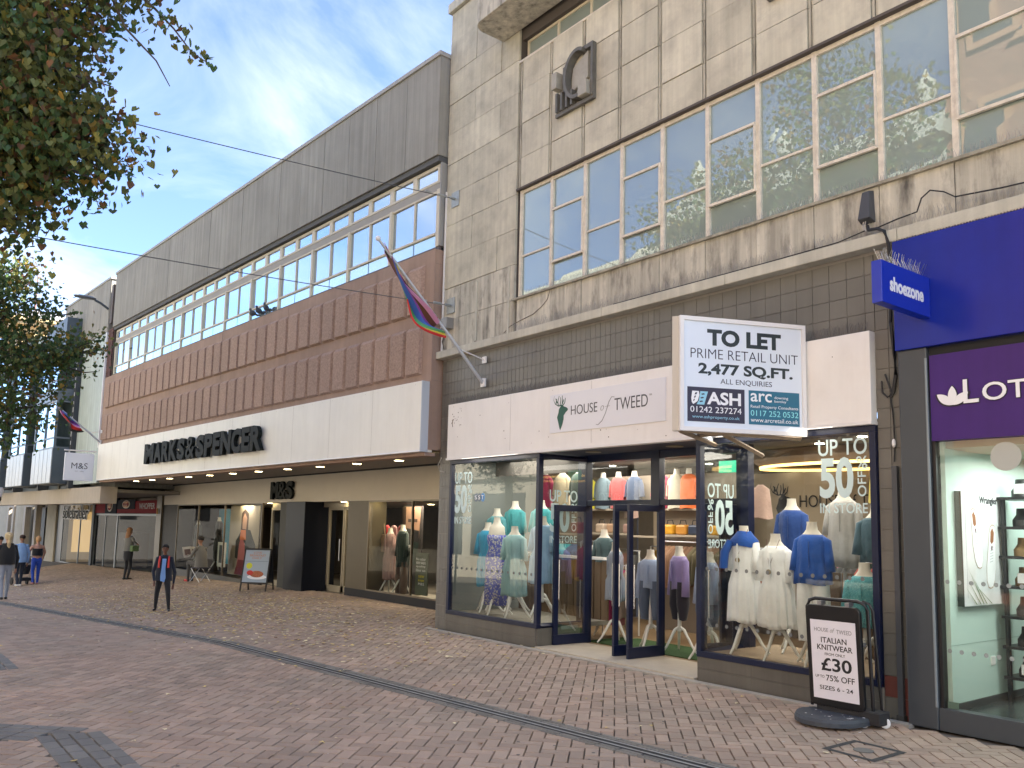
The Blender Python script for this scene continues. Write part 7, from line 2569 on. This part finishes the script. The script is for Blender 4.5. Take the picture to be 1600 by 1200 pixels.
# ================================================================ TREES
def leaf_mat(name, c, tr=.42):
    m = bpy.data.materials.new(name)
    m.use_nodes = True
    t = m.node_tree
    b = next(n for n in t.nodes if n.type == 'BSDF_PRINCIPLED')
    out = next(n for n in t.nodes if n.type == 'OUTPUT_MATERIAL')
    b.inputs['Roughness'].default_value = .5
    geo = t.nodes.new('ShaderNodeNewGeometry')
    oi = t.nodes.new('ShaderNodeObjectInfo')
    ad = t.nodes.new('ShaderNodeMath')
    ad.operation = 'ADD'
    fr_ = t.nodes.new('ShaderNodeMath')
    fr_.operation = 'FRACT'
    hs_ = t.nodes.new('ShaderNodeHueSaturation')
    mr = t.nodes.new('ShaderNodeMapRange')
    mr.inputs['To Min'].default_value = .6
    mr.inputs['To Max'].default_value = 1.5
    hs_.inputs['Color'].default_value = (*c, 1)
    t.links.new(geo.outputs['Random Per Island'], ad.inputs[0])
    t.links.new(oi.outputs['Random'], ad.inputs[1])
    t.links.new(ad.outputs[0], fr_.inputs[0])
    t.links.new(fr_.outputs[0], mr.inputs[0])
    t.links.new(mr.outputs[0], hs_.inputs['Value'])
    t.links.new(hs_.outputs[0], b.inputs['Base Color'])
    tl = t.nodes.new('ShaderNodeBsdfTranslucent')
    t.links.new(hs_.outputs[0], tl.inputs[0])
    mx = t.nodes.new('ShaderNodeMixShader')
    mx.inputs[0].default_value = tr
    t.links.new(b.outputs[0], mx.inputs[1])
    t.links.new(tl.outputs[0], mx.inputs[2])
    t.links.new(mx.outputs[0], out.inputs[0])
    return m


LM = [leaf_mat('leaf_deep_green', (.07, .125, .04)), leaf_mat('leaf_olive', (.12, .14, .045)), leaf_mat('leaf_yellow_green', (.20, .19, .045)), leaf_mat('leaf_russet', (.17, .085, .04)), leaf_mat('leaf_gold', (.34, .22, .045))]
bark = mat('bark', (.075, .062, .05), .9, var=.3, vscale=8, bump=1, bscale=30)
LEAFV = [(0, 0, 0), (-.30, .35, .04), (-.52, .72, .0), (-.18, 1.0, .06), (0, .78, .10), (.20, 1.02, .06), (.50, .70, .0), (.32, .34, .04)]
LEAFF = [(0, 1, 2, 4), (2, 3, 4), (0, 4, 6, 7), (4, 5, 6)]


def tree(label, base, blobs, seed, leaf, weights, nparts=0, trunk_r=.16, extra=(), limb_to=None, crown_top=None):
    rg = random.Random(seed)
    nr = np.random.RandomState(seed)
    t = thing('street_tree', label, 'tree', fr(*base))
    b = MB()
    top = Vector(crown_top)
    b0 = Vector(base)
    trunk = [b0 + Vector((0, 0, -.2)), b0 + Vector((.03, .02, 1.2)), b0.lerp(top, .45) + Vector((.05, -.04, 0)), b0.lerp(top, .75), top]
    b.tube(trunk, [trunk_r * 1.25, trunk_r, trunk_r * .8, trunk_r * .55, trunk_r * .2], 12)
    b.build('trunk', bark, parent=t, smooth=True)
    lb_ = MB()
    V_, Fc, Mi = [], [], []
    leaves = []
    lv = np.array(LEAFV)
    for (c, r, nclump, npc) in blobs:
        c = Vector(c)
        st_ = trunk[2].lerp(trunk[3], rg.random())
        mid = st_.lerp(c, .5) + Vector((rg.uniform(-.2, .2), rg.uniform(-.2, .2), rg.uniform(0, .3)))
        lb_.tube([st_, mid, c], [trunk_r * .38, trunk_r * .24, trunk_r * .10], 7)
        for _ in range(nclump):
            while True:
                q = Vector((rg.uniform(-1, 1), rg.uniform(-1, 1), rg.uniform(-1, 1)))
                if .12 < q.length < 1:
                    break
            q = Vector((q.x * r[0], q.y * r[1], q.z * r[2]))
            cc_ = c + q
            if rg.random() < .35:
                lb_.tube([c + q * .3, c + q * .7 + Vector((0, 0, rg.uniform(-.05, .08))), cc_], [.012, .008, .004], 4, cap=False)
            cs = rg.uniform(.10, .20) * (leaf / .065)
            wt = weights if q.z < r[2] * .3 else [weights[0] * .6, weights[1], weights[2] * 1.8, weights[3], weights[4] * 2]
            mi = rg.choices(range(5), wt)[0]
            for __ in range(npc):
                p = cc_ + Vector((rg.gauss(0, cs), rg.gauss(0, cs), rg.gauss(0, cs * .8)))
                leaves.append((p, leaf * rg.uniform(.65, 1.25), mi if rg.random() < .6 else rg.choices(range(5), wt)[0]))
    for (pts, nper) in extra:         # twigs reaching out with leaves along them
        pts = [Vector(p) for p in pts]
        lb_.tube(pts, [.016 * (1 - .8 * i / (len(pts) - 1)) + .002 for i in range(len(pts))], 6)
        for i in range(len(pts) - 1):
            for __ in range(nper):
                p = pts[i].lerp(pts[i + 1], rg.random()) + Vector((rg.gauss(0, .055), rg.gauss(0, .055), rg.gauss(-.03, .06)))
                leaves.append((p, leaf * rg.uniform(.7, 1.2), rg.choices(range(5), weights)[0]))
    lb_.build('branches', bark, parent=t, smooth=True)
    # orientation: leaves droop and face mostly down/outwards
    cams = Vector((0, 0, CAM_Z))
    fw = Vector((-0.7841068, 0.61038221, 0.11229464))
    rt = Vector((0.6160883, 0.78736626, 0.02212632))
    upv = Vector((0.0749115, -0.08653281, 0.99342858))
    def infr(p):
        d = p - cams
        z = d.dot(fw)
        return z > 1 and abs(d.dot(rt) / z) < .60 and -.45 < d.dot(upv) / z < .52
    inside = []
    mats4 = []
    for i, (p, s_, mi) in enumerate(leaves):
        R_ = Matrix.Rotation(rg.uniform(0, 6.28), 4, 'Z') @ Matrix.Rotation(rg.uniform(1.2, 2.9), 4, 'X') @ Matrix.Rotation(rg.gauss(0, .6), 4, 'Y')
        mats4.append(Matrix.Translation(p) @ R_ @ Matrix.Scale(s_, 4))
        if nparts and infr(p):
            inside.append(((p - cams).length, i))
    inside.sort()
    pick = set(i for _, i in inside[:nparts])
    lme = []
    if nparts:
        for m_ in LM:
            me_ = bpy.data.meshes.new('leaf')
            me_.from_pydata(LEAFV, [], LEAFF)
            me_.materials.append(m_)
            lme.append(me_)
    inv = WM[t.name].inverted()
    allv, allf, mis = [], [], []
    n_ = 0
    lvh = np.c_[lv, np.ones(len(lv))]
    for i, M in enumerate(mats4):
        if i in pick:
            o = bpy.data.objects.new('leaf', lme[leaves[i][2]])
            COL.objects.link(o)
            o.parent = t
            o.matrix_local = inv @ M
            continue
        allv.append((lvh @ np.array(inv @ M).T)[:, :3])
        for q in LEAFF:
            allf.append([a + n_ * 8 for a in q])
            mis.append(leaves[i][2])
        n_ += 1
    me_ = bpy.data.meshes.new('crown')
    me_.from_pydata(np.concatenate(allv).tolist(), [], allf)
    for m_ in LM:
        me_.materials.append(m_)
    me_.polygons.foreach_set('material_index', mis)
    me_.update()
    o = bpy.data.objects.new('crown', me_)
    COL.objects.link(o)
    o.parent = t
    o['kind'] = 'stuff'
    return t


tree('large street tree with olive and russet leaves in the top left corner', (-13.6, -.6, -.2),
     [((-10.62, .98, 6.55), (.86, .86, 1.0), 300, 16), ((-10.35, 1.45, 5.75), (.68, .68, .64), 150, 16), ((-10.9, .9, 5.6), (.8, .7, .6), 130, 16), ((-10.5, 1.35, 7.5), (1.0, .7, .6), 110, 14), ((-11.3, .2, 6.6), (1.0, 1.0, 1.3), 150, 13), ((-9.95, 1.85, 7.75), (.45, .35, .35), 36, 13),
      ((-10.9, 1.0, 4.95), (.55, .5, .35), 60, 14), ((-11.2, .85, 6.0), (.7, .7, .8), 120, 14),
      ((-12.2, -.6, 7.8), (1.6, 1.6, 1.5), 150, 12), ((-14.2, -1.6, 7.0), (1.9, 1.8, 1.8), 140, 12), ((-13.4, -1.2, 9.2), (1.8, 1.8, 1.3), 120, 12)],
     11, .088, [5, 6, 3, 1.5, .35], nparts=300, trunk_r=.20, crown_top=(-13.0, -.5, 8.6),
     extra=[([(-9.9, 1.9, 7.75), (-9.62, 2.25, 7.35), (-9.45, 2.42, 7.1), (-9.33, 2.60, 6.83), (-9.2, 2.75, 6.70)], 17),
            ([(-9.95, 1.80, 7.6), (-9.80, 2.0, 7.1), (-9.62, 2.3, 6.75), (-9.45, 2.42, 6.42)], 0),
            ([(-10.3, 1.4, 6.6), (-10.05, 1.75, 6.5), (-9.95, 1.95, 6.45)], 8), ([(-10.3, 1.4, 6.2), (-10.02, 1.78, 6.15), (-9.93, 1.95, 6.22)], 8), ([(-10.2, 1.5, 5.5), (-10.0, 1.85, 5.35), (-9.92, 2.0, 5.42)], 9)])
tree('lower street tree with dark green and golden leaves in front of the glass bays', (-19.2, .2, -.35),
     [((-17.3, 2.0, 5.35), (.8, .8, .66), 110, 14), ((-17.0, 2.35, 4.35), (.85, .85, .6), 120, 14), ((-17.9, 1.7, 4.5), (1.1, .9, .9), 120, 14), ((-16.55, 2.95, 4.55), (.55, .55, .32), 36, 13), ((-17.5, 1.9, 3.3), (.75, .75, .55), 66, 13), ((-16.9, 2.45, 3.55), (.5, .5, .4), 30, 13), ((-18.0, 1.5, 6.0), (.9, .9, .6), 45, 13),
      ((-17.6, 1.75, 6.0), (.7, .7, .5), 60, 13), ((-18.1, 1.4, 5.2), (.8, .8, .6), 70, 13), ((-18.2, 1.35, 3.6), (.8, .8, .6), 60, 13), ((-17.5, 1.6, 2.75), (.5, .5, .25), 12, 11), ((-19.6, .4, 6.0), (1.8, 1.8, 1.6), 120, 12), ((-20, .0, 4.3), (1.6, 1.5, 1.2), 90, 12)],
     23, .074, [8, 2.0, .8, .4, .4], trunk_r=.15, crown_top=(-18.9, .5, 6.2),
     extra=[([(-16.6, 2.9, 4.6), (-16.35, 3.15, 4.72), (-16.2, 3.3, 4.66)], 10), ([(-16.7, 2.8, 4.3), (-16.4, 3.1, 4.18), (-16.2, 3.28, 4.2)], 10), ([(-16.8, 2.6, 5.2), (-16.5, 2.95, 5.25)], 10)])
# a tree nearer the camera's own side of the street, out of the picture but mirrored in the windows
tree('tall bushy street tree behind the camera, seen only mirrored in the office windows', (-12.5, -3.8, -.2),
     [((-12.5, -3.8, 7.5), (2.6, 2.4, 2.4), 300, 11), ((-10.6, -3.4, 10.6), (2.2, 2.0, 2.0), 230, 11), ((-14.2, -4.0, 10.2), (2.2, 2.0, 2.0), 210, 11), ((-11.8, -3.8, 13.2), (1.5, 1.5, 1.5), 90, 11), ((-9.0, -3.2, 8.2), (1.6, 1.6, 1.5), 110, 11), ((-16.5, -4, 7.8), (1.6, 1.6, 1.5), 90, 11)],
     31, .13, [6, 3, 1.5, 1, .5], trunk_r=.2, crown_top=(-12.4, -3.8, 11.5))
